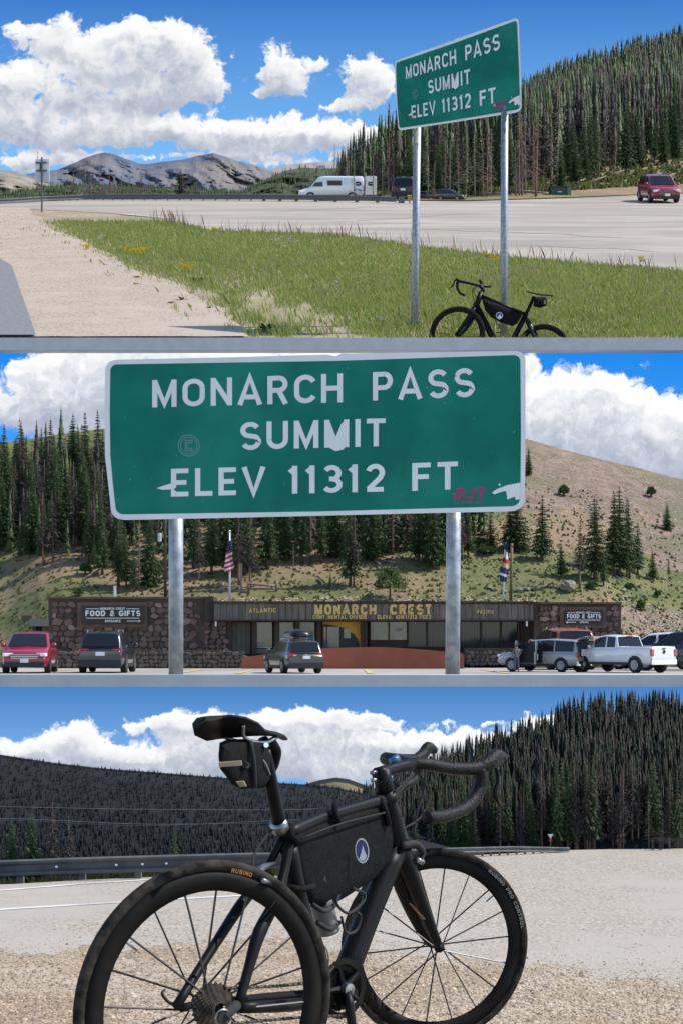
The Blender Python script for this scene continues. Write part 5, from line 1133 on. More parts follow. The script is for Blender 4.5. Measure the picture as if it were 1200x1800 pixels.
# shop signs on the wings
def shop_sign(x0, y0, x1, y1, lab, arrow):
    o = thing('shop_sign', lab, 'sign', P((x0+x1)/2, y1, DB-.1), 'dark shop signs on the stone wings'); w = x1-x0; h = y1-y0
    slab('frame', x0-8, y0-6, x1+6, y1+6, DB-.075, .09, M_frame, o); slab('board', x0, y0, x1, y1, DB-.11, .06, M_sgn, o); D = DB-.114
    X = lambda u: x0+u*w
    Y = lambda v: y0+v*h
    word(MB(), 'FOOD & GIFTS', (X(.065), Y(.27), Y(.56), X(.945), Y(.27), Y(.56)), D, w=.115, lift=.002, step=.001, sp=.22).build('lettering', M_white, o)
    for txt, a, c, v in (('MONARCH CREST', .30, .70, .09), ('ENTRANCE', .38 if arrow > 0 else .40, .63, .77)):
        word(MB(), txt, (X(a), Y(v), Y(v+.13), X(c), Y(v), Y(v+.13)), D, w=.10, lift=.002, step=.001).build('lettering', M_white, o)
    for a, c, v in ((.07, .28, .165), (.72, .93, .165), (.07, .93, .68)): slab('rule', X(a), Y(v)-.5, X(c), Y(v)+.5, D-.002, .001, M_white, o)
    a, c = ((.73, .92) if arrow > 0 else (.08, .30)); slab('arrow', X(a), Y(.84)-.5, X(c), Y(.84)+.5, D-.002, .001, M_white, o); e = X(c) if arrow > 0 else X(a)
    MB().add([P(e, Y(.84)-2.2, D-.003), P(e+3.5*arrow, Y(.84), D-.003), P(e, Y(.84)+2.2, D-.003)], [(0, 1, 2)]).build('arrow_head', M_white, o)
shop_sign(143.5, 1065, 252.5, 1097, 'dark food and gifts sign with right arrow on the larger left stone wing', 1)
shop_sign(992, 1073, 1059, 1098, 'dark food and gifts sign with left arrow on the small right stone wing', -1)
# shop front
for x in (400, 443, 483, 519, 557, 634, 640): slab('post', x, 1091, x+(7 if x < 600 else 5), 1150, DB+.02, .16, M_dark, shop)
gd = slab('grey_door', 408, 1094, 440, 1149, DB+.22, .06, mat('grey_green_board', (.15, .145, .11), (.12, .115, .09), scale=6, rough=.8), shop)
for q in range(3): slab('board_joint', 416+q*8, 1094.5, 416.6+q*8, 1148.5, DB+.218, .004, M_dark, gd)
M_pane = mat('shop_glass', (.05, .052, .045), (.085, .08, .065), scale=3, rough=.08, spec=.7, c3=(.12, .10, .085), scale3=2.5)
for x0, x1, y1 in ((449, 478, 1139), (488.5, 515.5, 1139), (527, 552.5, 1139)):
    f_ = slab('window_frame', x0, 1094, x1, y1, DB+.23, .05, M_white, shop); slab('pane', x0+1.3, 1095.3, x1-1.3, y1-1.3, DB+.222, .02, M_pane, f_)
slab('notice', 452, 1129, 465, 1138, DB+.215, .004, mat('pale_notice', (.30, .31, .28), rough=.7), shop); slab('low_panel', 447, 1141, 480, 1149, DB+.2, .06, mat('grey_blue_board', (.15, .16, .16), rough=.8), shop)
M_arch = mat('yellow_arch', (.52, .33, .03), (.44, .28, .03), scale=5, rough=.7)
ar = slab('arch_panel', 567, 1093, 633, 1142, DB+.20, .06, M_arch, shop)
pts = [P(567.6, 1142, DB+.196)]+[P(567.6+64*math.sin(a), 1142-44*math.cos(a)**.8, DB+.196) for a in np.linspace(0, 1.5707, 14)]+[P(631.6, 1142, DB+.196)]
MB().prism(pts, (0, -.004, 0)).build('arched_doorway', M_trim, ar); slab('door_pane', 575, 1102, 596, 1140, DB+.186, .004, M_pane, ar); slab('door_pane', 569, 1102, 573, 1140, DB+.186, .004, M_pane, ar); slab('door_notice', 604, 1105, 616, 1122, DB+.186, .004, M_pane, ar)
for i, (x0, x1) in enumerate(((651, 681.5), (684.5, 714), (718, 748), (752, 782), (810, 843), (847, 878), (882, 908))):
    f_ = slab('window_frame', x0-1.2, 1092, x1+1.2, 1138, DB+.24, .05, M_dark, shop); slab('pane', x0, 1093.5, x1, 1125 if i < 2 else 1137, DB+.236, .01, M_pane if i < 2 else M_glass, f_)
for x in (649, 682.2, 715.4, 749.3, 783, 806, 844, 879, 909): slab('mullion', x, 1091, x+2.4, 1142, DB+.16, .1, M_dark, shop)
MB().tube([P(700+6*math.cos(a), 1107+3*math.sin(a), DB+.22) for a in np.linspace(0, 6.283, 17)], .35*K, 5, False).build('neon_ring', mat('blue_neon', (.15, .18, .6), rough=.4), shop)
word(MB(), 'OPEN', (695.5, 1105, 1109, 704.5, 1105, 1109), DB+.225, w=.1).build('lettering', M_magenta, shop)
for x in (378, 924): slab('wall_lamp', x, 1092, x+3, 1101, DB-.12, .06, M_white, shop)
rb = slab('stone_base', 815, 1139, 920, 1168, DB-.05, .3, M_mortar, shop); stone_wall(rb, 815, 920, 1140, 1170, DB-.054, 9, 6.5, M_stone2)
slab('wing_canopy', 52, 1088, 86, 1101, DB-.02, .8, mat('grey_canopy', (.16, .15, .13), rough=.8), shop); slab('side_wall', 57, 1101, 86, 1170, DB+.3, .4, M_dark, shop); slab('side_pillar', 74, 1101, 86, 1165, DB+.1, .3, M_frame, shop)
slab('roof_block', 38, 1082, 56, 1091, DB+.4, .4, M_frame, shop); MB().prism([P(57, 1101, DB+.1), P(63, 1101, DB+.1), P(72, 1168, DB+.1), P(64, 1168, DB+.1)], (0, .15, 0)).build('strut', M_dark, shop)
# orange rendered ramp wall and low stone wall
top = [(425, 1156), (470, 1150), (520, 1144), (570, 1140), (640, 1138), (680, 1138), (740, 1142), (790, 1146.5), (810, 1148), (815, 1152)]
D = 28.5; zb_ = Z2(D)-.02; o = MB().prism([P(x, y, D) for x, y in top]+[Vector((P(x, y, D).x, D, zb_)) for x, y in top[::-1]], (0, .14, 0)).build('ramp_wall', mat('orange_render', (.36, .105, .055), (.30, .085, .045), scale=3, rough=.85, bump=.1)); tag(o, 'smooth orange rendered ramp wall in front of the shop windows', 'wall')
D = 29.0; a, c = P(84, 1146, D), P(440, 1146, D); o = thing('low_stone_wall', 'low buff rubble stone wall in front of the left stone wing', 'wall', (0, D, Z2(D)))
pts = [P(x, poly([(84, 1146), (240, 1143), (400, 1144), (440, 1156)], x), D) for x in (84, 240, 400, 440)]; MB().prism(pts+[Vector((q.x, D, Z2(D)-.02)) for q in pts[::-1]], (0, .3, 0)).build('core', M_mortar, o)
stone_wall(o, 84, 432, 1145, 1180, D-.004, 11, 6.6, M_stone2)
# flagpoles
def flagpole(px, ytop, ybase, lab, flag, lean=0):
    D = 31.0; o = thing('flagpole', lab, 'flagpole', P(px, ybase, D)); a, c = P(px, ybase+6, D), P(px-lean, ytop, D)
    MB().tube([a, c], [1.9*D/F, 1.2*D/F], 10).build('pole', M_white, o, True); MB().ball(c, 2.2*D/F, 8, 6).build('finial', M_chrome, o, True)
    return flag(o, D)
M_fl_r, M_fl_w, M_fl_b = mat('flag_red', (.42, .03, .045), rough=.8), mat('flag_white', (.70, .68, .66), rough=.8), mat('flag_blue', (.025, .035, .13), rough=.8)
def usflag(o, D):
    fx = thing('flag', 'hanging red white and blue striped flag on the left flagpole', 'flag', P(403, 1006, D))
    # folded hanging cloth: stripes run slanting down the folds
    def q(u, v): x = lerp(408.5, 396.5, u)+1.6*math.sin(v*9+u*3)-2.2*sstep(.3, .7, v)*(1-v)*(u-.5)*4; return P(x, 952+54*v-3*u*(1-v), D-.05-.035*math.sin(u*9+v*4))
    for s in range(9):
        v0, v1 = .34+s*.073, .34+(s+1)*.073; b = MB(); b.grid([[q(u, min(1, max(.30, vv+.12*(u-.5)))) for u in np.linspace(0, 1, 9)] for vv in np.linspace(v0, v1, 3)]); b.build('stripe', M_fl_r if s % 2 == 0 else M_fl_w, fx, True)
    b = MB(); b.grid([[q(u*.55+.1, vv) for u in np.linspace(0, 1, 8)] for vv in np.linspace(0, .36, 6)]); b.build('canton', M_fl_b, fx, True)
    for i in range(10): p = q(.15+.5*((i*.37) % 1), .04+.03*i); MB().ball(p+Vector((0, -.012, 0)), .006, 5, 4).build('star', M_fl_w, fx)
flagpole(404, 934, 1050, 'white flagpole behind the left end of the shop fascia', usflag)
def coflag(o, D):
    fx = thing('flag', 'hanging navy white and red flag with gold disc on the right flagpole', 'flag', P(886, 1022, D))
    def q(u, v): x = lerp(884, 893, u)+1.8*math.sin(v*7+u*3)-7*sstep(.3, 1, v)*(1-u*.6); return P(x, 953+70*v, D-.05-.03*math.sin(u*8+v*5))
    for v0, v1, m in ((0, .22, M_fl_b), (.22, .40, M_fl_w), (.40, .52, M_fl_r), (.52, .64, M_gold), (.64, .80, M_fl_b), (.80, .86, M_fl_w), (.86, 1, M_fl_b)):
        b = MB(); b.grid([[q(u, vv+.08*(u-.5)*(0 < vv < 1)) for u in np.linspace(0, 1, 8)] for vv in np.linspace(v0, v1, 4)]); b.build('cloth_band', m, fx, True)
flagpole(883, 957, 1056, 'white flagpole behind the right end of the shop fascia', coflag, -6)
# power poles
D = 31.4
o = thing('power_pole', 'dark timber power pole with transformer can behind the left sign post', 'pole', P(291, 1046, D)); MB().tube([P(291, 1052, D), P(289, 800, D)], [2.6*D/F, 2*D/F], 8).build('pole', M_bark, o, True); MB().lathe(P(281, 952, D-.02), (0, 0, 1), (1, 0, 0), [(0, -.01), (3.6*D/F, 0), (3.6*D/F, 13*D/F), (2.6*D/F, 14.5*D/F), (0, 15*D/F)], 12).build('transformer', mat('transformer_grey', (.42, .43, .44), rough=.5), o); MB().tube([P(283, 950, D-.02), P(286, 972, D-.02), P(290, 980, D)], .6*D/F, 5).build('cable', M_black, o)
o = thing('power_pole', 'brown timber pole close beside the right flagpole', 'pole', P(898, 1052, D)); MB().tube([P(897, 1056, D), P(899, 955, D)], [2.7*D/F, 2.3*D/F], 8).build('pole', M_redwood, o, True); MB().box(P(897, 960, D), (10*D/F, .05, 1.6*D/F)).build('crossarm', M_dark, o)
o = thing('marker_stake', 'short white marker stake above the left stone wing', 'stake', P(202, 1050, 31)); MB().box(P(202, 1041, 31), (4*31/F, .04, 20*31/F)).build('stake', M_white, o); MB().box(P(202, 1031, 30.99), (4.6*31/F, .05, 2*31/F)).build('cap', M_white, o)
o = thing('marker_stake', 'grey wooden stake beside the left flagpole', 'stake', P(424, 1045, 31.3)); MB().box(P(424, 1016, 31.3), (3.4*31/F, .04, 52*31/F)).build('stake', M_deadwood, o)

# ---- summit sign close up
root = thing('summit_sign', 'large close green summit elevation sign on two posts before the stone shop', 'sign', (0.0, 12.35, Z2(12.3))); summit_sign(root, lambda x, y, l: P(x, y, 12.3-l), .012, .0012)
for xa, xb, ya, r_ in ((309.5, 309.5, 905, 12.8), (797, 794.5, 893, 12.8)):
    a, c = P(xa, ya-60, 12.42), P(xb, 1203, 12.42); k = 12.42/F; MB().tube([a, lerp(a, c, .5), c], r_*k, 24).build('post', M_steel, root, True)
    for y in (660, 860): MB().tube([P(xa, y, 12.298), P(xa, y, 12.294)], 3*k, 8).build('bolt', M_signg, root)

# ---- vehicles in front of the shop
def lot2(px, D): return Vector(((px-600)/F*D, D, Z2(D)))
def cs(px_w, D, real): return px_w*D/F/real
car('suv', 'red_suv', 'red SUV parked facing the lot before the left stone wing', (.32, .012, .035), lot2(54, 23.6), R(-86), 0, cs(84, 23.6, 1.95), rear=False)
car('suv', 'black_suv', 'black SUV seen from behind parked before the left stone wing', (.012, .014, .02), lot2(190, 23.9), R(90), 0, cs(84, 23.9, 1.95), front=False, rails=True)
r_, m_ = car('wagon', 'green_wagon', 'dark green wagon with black roof box parked before the orange ramp wall', (.045, .050, .036), lot2(515, 23.3), R(107), 0, .285, front=True, rails=True)
b = MB(); rows = []
for x, w, h in ((-1.75, .25, .10), (-1.65, .38, .26), (-1.0, .42, .36), (0, .42, .36), (.5, .36, .28), (.8, .2, .10)):
    rows.append([(x, w*math.cos(a)*1.0, 1.72+h*.5+h*.55*math.sin(a)) for a in np.linspace(0, 6.283, 13)])
bx = b.grid(rows); bx.f += [tuple(range(11, -1, -1)), tuple(len(bx.v)-13+i for i in range(12))]; o = bx.build('roof_box', mat('roof_box_black', (.012, .012, .013), rough=.3), None, True)
o.matrix_world = r_.matrix_basis.copy(); tag(o, 'long black roof box carried on top of the green wagon', 'roof box')
r_, m_ = car('suburban', 'silver_wagon', 'large silver wagon with rear hatch raised and front doors open', (.30, .30, .29), lot2(958, 24.6), R(140), 0, .25, front=True)
h_ = MB(); rows = [[(-2.6-.0+u*.0-v*1.15, lerp(-.86, .86, u), 1.86+.20*math.sin(v*2.2)) for u in (0, .5, 1)] for v in (0, .35, .7, 1)]; h_.grid(rows); rows2 = [[(x, y, z-.07) for x, y, z in r__] for r__ in rows]; h_.grid([q[::-1] for q in rows2]); h_.add([*rows[-1], *rows2[-1]], [(0, 3, 4, 1), (1, 4, 5, 2)]); h_.build('raised_hatch', paint('hatch', (.42, .42, .41)), r_)
MB().box((-2.755, 0, 1.35), (.04, 1.66, .92)).build('load_bay', M_trim, r_); MB().box((-2.79, .1, 1.12), (.05, .9, .40)).build('white_crate', M_white, r_, bevel=.02); MB().ball((-2.78, -.35, 1.5), (.06, .3, .22), 8, 6, .1).build('luggage', mat('grey_luggage', (.14, .16, .18), (.3, .3, .3), scale=9, rough=.8), r_)
for xh, l_ in ((1.25, 1.0), (-.1, 0.95)):
    d_ = MB(); a_ = R(62); hx, hy = xh, 1.0; ex, ey = xh-l_*math.cos(a_), 1.0+l_*math.sin(a_)
    d_.add([(hx, hy, .45), (ex, ey, .45), (ex, ey, 1.15), (hx, hy, 1.15)]+[(hx+.07, hy+.05, .45), (ex+.07, ey+.05, .45), (ex+.07, ey+.05, 1.15), (hx+.07, hy+.05, 1.15)], [(0, 1, 2, 3), (7, 6, 5, 4), (0, 4, 5, 1), (1, 5, 6, 2), (2, 6, 7, 3), (3, 7, 4, 0)]); o = d_.build('open_door', m_, r_)
    f_ = MB(); f_.tube([(hx, hy, 1.15), (lerp(hx, ex, .25), lerp(hy, ey, .25), 1.75), (ex, ey, 1.78), (ex, ey, 1.15)], .035, 6); f_.build('window_frame', m_, o); g_ = MB(); g_.add([(hx, hy, 1.15), (lerp(hx, ex, .25), lerp(hy, ey, .25), 1.75), (ex, ey, 1.78), (ex, ey, 1.15)], [(0, 1, 2, 3)]); g_.build('window', M_glass, o)
    MB().box((lerp(hx, ex, .5)-.05, lerp(hy, ey, .5)-.04, .85), (.7, .03, .35), rz=math.pi-a_).build('door_lining', mat('beige_lining', (.28, .25, .20), rough=.8), o)
MB().box((.5, .80, 1.1), (1.9, .5, 1.15)).build('dark_cabin', M_trim, r_)
r_, m_ = car('pickup', 'white_pickup', 'white crew cab pickup seen from behind its right rear corner', (.66, .66, .66), lot2(1092, 23.9), R(127), 0, .268)
MB().box((-1.8, 0, 1.375), (2.1, 1.55, .03)).build('bed_liner', M_trim, r_); MB().box((-2.965, 0, 1.28), (.02, .22, .06)).build('tailgate_handle', M_trim, r_); b = MB()
b.add([(-2.97, .12*math.cos(a)*(.8 if i % 2 else 1), 1.10+.11*math.sin(a)) for i, a in enumerate(np.linspace(0, 6.283, 9)[:-1])], [tuple(range(7, -1, -1))]); b.build('tailgate_emblem', M_trim, r_); MB().box((-.56, 0, 1.90), (.04, .4, .05)).build('brake_light', M_red, r_)
car('suv', 'dark_suv', 'dark SUV partly hidden behind the white pickup tailgate', (.02, .025, .035), lot2(1200, 25.8), R(150), 0, cs(90, 25.6, 1.95)*.92)
car('wagon', 'white_car', 'white car behind the dark SUV at the bank of bare earth', (.6, .6, .6), lot2(1150, 27.6), R(160), 0, cs(84, 27.6, 1.95)*.95)
car('suv', 'orange_suv', 'orange red SUV mostly hidden behind the silver wagon', (.35, .07, .03), lot2(985, 27.6), R(100), 0, cs(84, 27.6, 1.95), rails=True)

# ---- person beside the open door
def person():
    D = 23.9; k = 49*D/F/1.75; org = lot2(907, D); o = thing('person', 'person in plaid shirt and blue jeans standing at the open wagon door', 'person', org)
    J = {'pel': (0, 0, .98, .15, .11), 'wai': (0, 0, 1.10, .145, .105), 'che': (0, .01, 1.30, .18, .12), 'nec0': (0, .01, 1.46, .10, .08), 'nec': (0, .01, 1.52, .055, .055), 'hea': (0, .03, 1.60, .075, .085), 'top': (0, .03, 1.70, .07, .08),
         'shl': (-.18, .01, 1.42, .07, .065), 'ell': (-.27, .0, 1.16, .05, .05), 'wrl': (-.22, .14, .98, .035, .035), 'hal': (-.19, .20, .93, .035, .03), 'shr': (.18, .01, 1.42, .07, .065), 'elr': (.29, .02, 1.18, .05, .05), 'wrr': (.30, .18, 1.08, .035, .035), 'har': (.29, .25, 1.07, .035, .03),
         'hil': (-.09, 0, .90, .10, .10), 'knl': (-.11, .02, .50, .07, .07), 'anl': (-.12, -.01, .10, .05, .05), 'tol': (-.13, .13, .04, .045, .035), 'hir': (.09, 0, .90, .10, .10), 'knr': (.12, .03, .50, .07, .07), 'anr': (.14, 0, .10, .05, .05), 'tor': (.16, .14, .04, .045, .035)}
    E = ['pel wai', 'wai che', 'che nec0', 'nec0 nec', 'nec hea', 'hea top', 'che shl', 'shl ell', 'ell wrl', 'wrl hal', 'che shr', 'shr elr', 'elr wrr', 'wrr har', 'pel hil', 'hil knl', 'knl anl', 'anl tol', 'pel hir', 'hir knr', 'knr anr', 'anr tor']
    for side, bx_ in (('l', (-.19, .20, .93)), ('r', (.29, .25, 1.07))):
        for i in range(5):
            q = 'f%s%d' % (side, i); dx = (i-2)*.017; J[q] = (bx_[0]+dx, bx_[1]+(.07 if i else .04), bx_[2]-.02-(.01*abs(i-2)), .009, .009); E.append('ha'+side+' '+q)
    ks = list(J); me = bpy.data.meshes.new('person_body'); me.from_pydata([J[q][:3] for q in ks], [tuple(ks.index(w) for w in e.split()) for e in E], []); ob = bpy.data.objects.new('tmp_body', me); COL.objects.link(ob)
    ob.modifiers.new('skin', 'SKIN'); sv = me.skin_vertices[0].data
    for i, q in enumerate(ks): sv[i].radius = J[q][3:5]; sv[i].use_root = (q == 'pel')
    s_ = ob.modifiers.new('sub', 'SUBSURF'); s_.levels = 2; s_.render_levels = 2
    dg = bpy.context.evaluated_depsgraph_get(); nm = bpy.data.meshes.new_from_object(ob.evaluated_get(dg)); bpy.data.objects.remove(ob)
    skin = mat('skin', (.42, .25, .18), rough=.6); jeans = mat('blue_jeans', (.045, .065, .11), (.065, .09, .14), scale=20, rough=.9); shoe = mat('brown_shoes', (.08, .05, .035), rough=.7)
    pm = bpy.data.materials.new('plaid_shirt'); pm.use_nodes = True; N, L = pm.node_tree.nodes, pm.node_tree.links; tc = N.new('ShaderNodeTexCoord'); out = None
    mxs = []
    for ax in ('X', 'Z'):
        w = N.new('ShaderNodeTexWave'); w.bands_direction = ax; w.inputs['Scale'].default_value = 5.5; L.new(tc.outputs['Object'], w.inputs[0]); mxs.append(w.outputs['Fac'])
    ad = N.new('ShaderNodeMath'); ad.operation = 'ADD'; L.new(mxs[0], ad.inputs[0]); L.new(mxs[1], ad.inputs[1]); cr = N.new('ShaderNodeValToRGB'); cr.color_ramp.elements[0].color = (.02, .02, .03, 1); cr.color_ramp.elements[1].color = (.22, .17, .15, 1); cr.color_ramp.elements[0].position = .25
    hv = N.new('ShaderNodeMath'); hv.operation = 'MULTIPLY'; hv.inputs[1].default_value = .5; L.new(ad.outputs[0], hv.inputs[0]); L.new(hv.outputs[0], cr.inputs[0]); L.new(cr.outputs[0], N['Principled BSDF'].inputs['Base Color'])
    for m in (skin, pm, jeans, shoe): nm.materials.append(m)
    for f in nm.polygons:
        c = f.center; f.use_smooth = True; arm = abs(c.x) > .15 and c.y > .08 and c.z < 1.2 and c.z > .85
        f.material_index = 3 if c.z < .12 else 2 if c.z < .97 and not arm else 0 if (c.z > 1.47 or arm) else 1
    b = bpy.data.objects.new('body', nm); COL.objects.link(b); b.parent = o
    hr = MB().ball((0, .015, 1.665), (.082, .095, .085), 12, 8).build('hair', mat('dark_hair', (.03, .022, .016), rough=.8)); hr.parent = o
    fc = MB(); fc.ball((0, .115, 1.60), (.014, .02, .02), 6, 5); n_ = fc.build('nose', skin); n_.parent = o
    for s in (-1, 1): e_ = MB().ball((s*.08, .03, 1.60), (.014, .022, .03), 6, 5).build('ear', skin); e_.parent = o
    o.scale = (k,)*3; o.location = org; o.rotation_euler = (0, 0, R(20))
person()

# ================================================================== LOWER TERRACE: the bicycle beside the road
def Z3(D): return -.036*D-.9650-(.060*max(0, 4.8-D)/.85)
def D3(py): return 2895.0/(py-1228.0)
def G3(px, D, lift=0.0): return Vector(((px-600)/F*D, D, Z3(D)+lift))
sky3 = sky_mat('sky_cumulus_low', [(60, 1325, 80, 30, 1.2), (135, 1300, 48, 40, 1.2), (200, 1335, 80, 28, 1.2), (300, 1350, 100, 26, 1.2), (400, 1295, 130, 44, 1.2), (280, 1272, 80, 18, 0.8), (520, 1280, 120, 34, 1.1), (470, 1335, 130, 40, 1.2), (640, 1312, 90, 20, 1.0), (740, 1310, 100, 22, 1.1), (850, 1305, 90, 24, 1.1), (610, 1368, 60, 26, 1.2), (590, 1262, 80, 14, 0.7), (680, 1272, 34, 12, 0.9), (625, 1276, 18, 9, 0.8), (960, 1268, 70, 18, 1.0), (775, 1275, 36, 8, 0.5), (860, 1270, 30, 7, 0.5), (-150, 1310, 120, 36, 1.1), (560, 1345, 50, 24, 0.8), (700, 1345, 80, 20, 0.7)],
               (.060, .20, .52), (.18, .42, .78), 1205, 1340, white=.92, nscale=1.9, gain=.60, amp=.75)
sky_sheet(sky3, 12.18, -500, 1700, 1204, 1500, .0)
M_road3 = mat('beige_speckled_road', (.44, .385, .315), (.22, .19, .155), scale=60, rough=.9, bump=.35, bscale=60, detail=10, c3=(.36, .32, .27), scale3=1.0, bdist=.004, lo=.40, hi=.60)  # the road's own warm beige, speckled by noise
M_grav3 = mat('tan_gravel', (.42, .32, .21), (.17, .125, .08), scale=60, rough=.95, bump=.7, bscale=90, detail=8, c3=(.40, .33, .255), scale3=2.2, bdist=.006, lo=.3, hi=.7)
def sheet3(name, cols, da, db, n, lift, m, jit=0):
    rows = [[G3(px, lerp(da(px), db(px), k/n), lift+jit*fbm(px*.02, k*.6, 3)) for px in cols] for k in range(n+1)]
    return MB().grid(rows).build(name, m, None, True, 'structure')
C3 = list(range(-520, 1721, 7))
sheet3('gravel_shoulder', C3, lambda x: 3.0, lambda x: 8.0, 30, 0, M_grav3, 0)
redge = lambda x: poly([(-520, 6.2), (20, 6.45), (200, 6.6), (400, 6.75), (700, 6.4), (950, 6.1), (1180, 5.75), (1720, 5.3)], x)+.16*fbm(x*.012, 2.2, 6, .65)
ftop = [(-520, 1572), (20, 1557), (140, 1550), (300, 1543), (480, 1537), (600, 1525), (700, 1515), (800, 1508), (1000, 1497), (1180, 1493), (1720, 1487)]
fedge = lambda x: D3(poly(ftop, x)-2)
sheet3('road', C3, redge, fedge, 16, .0007, M_road3)
for pts in ([(-300, 1588), (20, 1566), (140, 1556), (300, 1546)], [(-300, 1622), (20, 1600), (120, 1594), (250, 1586), (420, 1577), (560, 1560)], [(640, 1536), (720, 1528), (860, 1517)]):
    b = MB(); b.grid([[G3(x, D3(y)+d, .003) for x, y in pts] for d in (0, .05)]); b.build('painted_line', M_line, None, False, 'structure')
V, T = [], []
for i in range(42000):
    px = random.uniform(-150, 1350); D = 1/random.uniform(1/7.8, 1/4.75); e = redge(px)
    if D > e-.1 and random.random() > math.exp(-(D-e+.1)*2.2)*.8: continue
    s = random.uniform(1.2, 3.7)*(1 if random.random() < .93 else 1.9)*5.2/F; pebble(G3(px, D, .001), s*(.75 if D > e else 1))
M_peb3 = mat('gravel_stones', (.3, .25, .2), rnd=[(.38, .29, .19), (.50, .40, .28), (.17, .13, .09), (.33, .25, .165), (.09, .075, .06), (.56, .47, .36)], rough=.9)
tag(np_obj('gravel_stones', V, T, M_peb3, 'stuff'), 'loose tan gravel stones under and behind the bicycle', 'gravel')
# ---- hills
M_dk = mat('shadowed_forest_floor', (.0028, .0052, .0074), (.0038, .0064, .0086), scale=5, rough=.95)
M_bare3 = mat('bare_tan_hill', (.20, .165, .09), (.15, .13, .075), scale=3, rough=.95)
def hill(name, crest, base, Dn, Df_, m, x0, x1, back=.12):
    cols = np.linspace(x0, x1, 70); rows = []
    def h(px, t): return P(px, lerp(poly(base, px), poly(crest, px), t)+1.5*fbm(px*.02, t*3, 3)*math.sin(3.14*t), lerp(Dn, Df_, t))
    for t in np.linspace(0, 1, 12): rows.append([h(px, t) for px in cols])
    rows.append([h(px, 1)+Vector((0, back, -.15)) for px in cols]); MB().grid(rows).build(name, m, None, True, 'structure'); return h
cl = [(-520, 1250), (-100, 1310), (20, 1330), (100, 1342), (180, 1351), (260, 1357), (400, 1368), (480, 1376), (560, 1381), (600, 1386), (660, 1402), (760, 1440), (900, 1480)]
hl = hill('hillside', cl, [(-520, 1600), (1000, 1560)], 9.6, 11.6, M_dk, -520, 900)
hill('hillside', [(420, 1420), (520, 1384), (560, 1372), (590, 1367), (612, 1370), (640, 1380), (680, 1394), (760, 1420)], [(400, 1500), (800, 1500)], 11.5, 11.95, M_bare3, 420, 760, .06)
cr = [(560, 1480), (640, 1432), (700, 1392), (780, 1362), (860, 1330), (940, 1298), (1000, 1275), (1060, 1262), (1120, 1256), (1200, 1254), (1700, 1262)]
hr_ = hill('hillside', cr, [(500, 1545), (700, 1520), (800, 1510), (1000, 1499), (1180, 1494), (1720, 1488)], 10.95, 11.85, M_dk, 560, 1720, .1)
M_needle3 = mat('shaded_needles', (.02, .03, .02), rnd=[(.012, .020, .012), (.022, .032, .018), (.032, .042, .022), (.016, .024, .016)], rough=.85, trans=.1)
M_blue3 = mat('shadowed_blue_needles', (.02, .03, .03), rnd=[(.0030, .0058, .0082), (.0040, .0070, .0094), (.0035, .0064, .0088)], rough=.9)  # hillside shade and blue haze put into the needle colour
sp = []
for i in range(8200):
    px = random.uniform(-300, 720); t = random.random()**.85; p = hl(px, t); sp.append((p.x, p.y, p.z-.004, lerp(.085, .026, t**.6)*random.uniform(.7, 1.25), 1.9))
for i in range(520):
    px = -350+1070*i/520; p = hl(px, .985); sp.append((p.x, p.y, p.z-.006, random.uniform(.016, .034), 1.4))
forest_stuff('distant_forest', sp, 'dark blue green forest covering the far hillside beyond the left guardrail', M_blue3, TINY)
sp, sd = [], []
for i in range(6000):
    px = random.uniform(600, 1560); t = .16+.84*random.random()**.9; p = hr_(px, t); q = (p.x, p.y, p.z-.01, lerp(.36, .20, t**.7)*random.uniform(.6, 1.25), .8)
    (sd if random.random() < .36 else sp).append(q)
def cap(q):   # nothing reaches up into the ledge above
    top = (HZ-1211)/F*q[1]; return q if q[2]+q[3] < top else (q[0], q[1], q[2], max(.06, top-q[2]), q[4])
sp = [cap(q) for q in sp]; sd = [cap(q) for q in sd]
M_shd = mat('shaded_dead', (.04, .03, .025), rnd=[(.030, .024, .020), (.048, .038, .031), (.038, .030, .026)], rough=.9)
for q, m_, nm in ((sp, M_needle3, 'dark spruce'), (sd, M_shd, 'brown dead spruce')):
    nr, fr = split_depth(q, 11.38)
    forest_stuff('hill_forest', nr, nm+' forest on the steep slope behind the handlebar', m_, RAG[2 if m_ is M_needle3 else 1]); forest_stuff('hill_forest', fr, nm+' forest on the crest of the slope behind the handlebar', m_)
G3a = 'spruces along the far road edge'
for i in range(86):
    px = random.uniform(640, 1215); t = random.random()**1.8*.42; p = hr_(px, t); h = lerp(.52, .30, t/.42)*random.uniform(.65, 1.2); k = random.random()
    if px < 780: h *= .8
    if k < .55: tree('g', p, h, 'dark spruce in the forest edge across the road behind the bicycle', G3a)
    elif k < .85: tree('d', p, h, 'brown dead spruce in the forest edge across the road', 'dead trees along the far road edge', fat=1.1)
    else: tree('s', p, h*.75, 'bare grey dead tree in the forest edge across the road', 'bare dead trees along the far road edge')
for px, h, k in ((728, 70, 'd'), (680, 80, 'g'), (830, 75, 'g'), (935, 95, 'b'), (975, 60, 'b'), (1015, 75, 's'), (1045, 110, 's'), (1095, 55, 's'), (1140, 85, 's'), (1165, 60, 's'), (1010, 50, 'd'), (760, 60, 'b')):
    p = hr_(px, .01); tree(k, p, h*p.y/F, {'d': 'tan dead spruce at the end of the far guardrail', 'g': 'young dark spruce at the foot of the forest across the road', 'b': 'lighter green young spruce at the foot of the forest across the road', 's': 'pale bare dead tree at the foot of the forest across the road'}[k], 'trees at the foot of the forest across the road', fat=1.3)
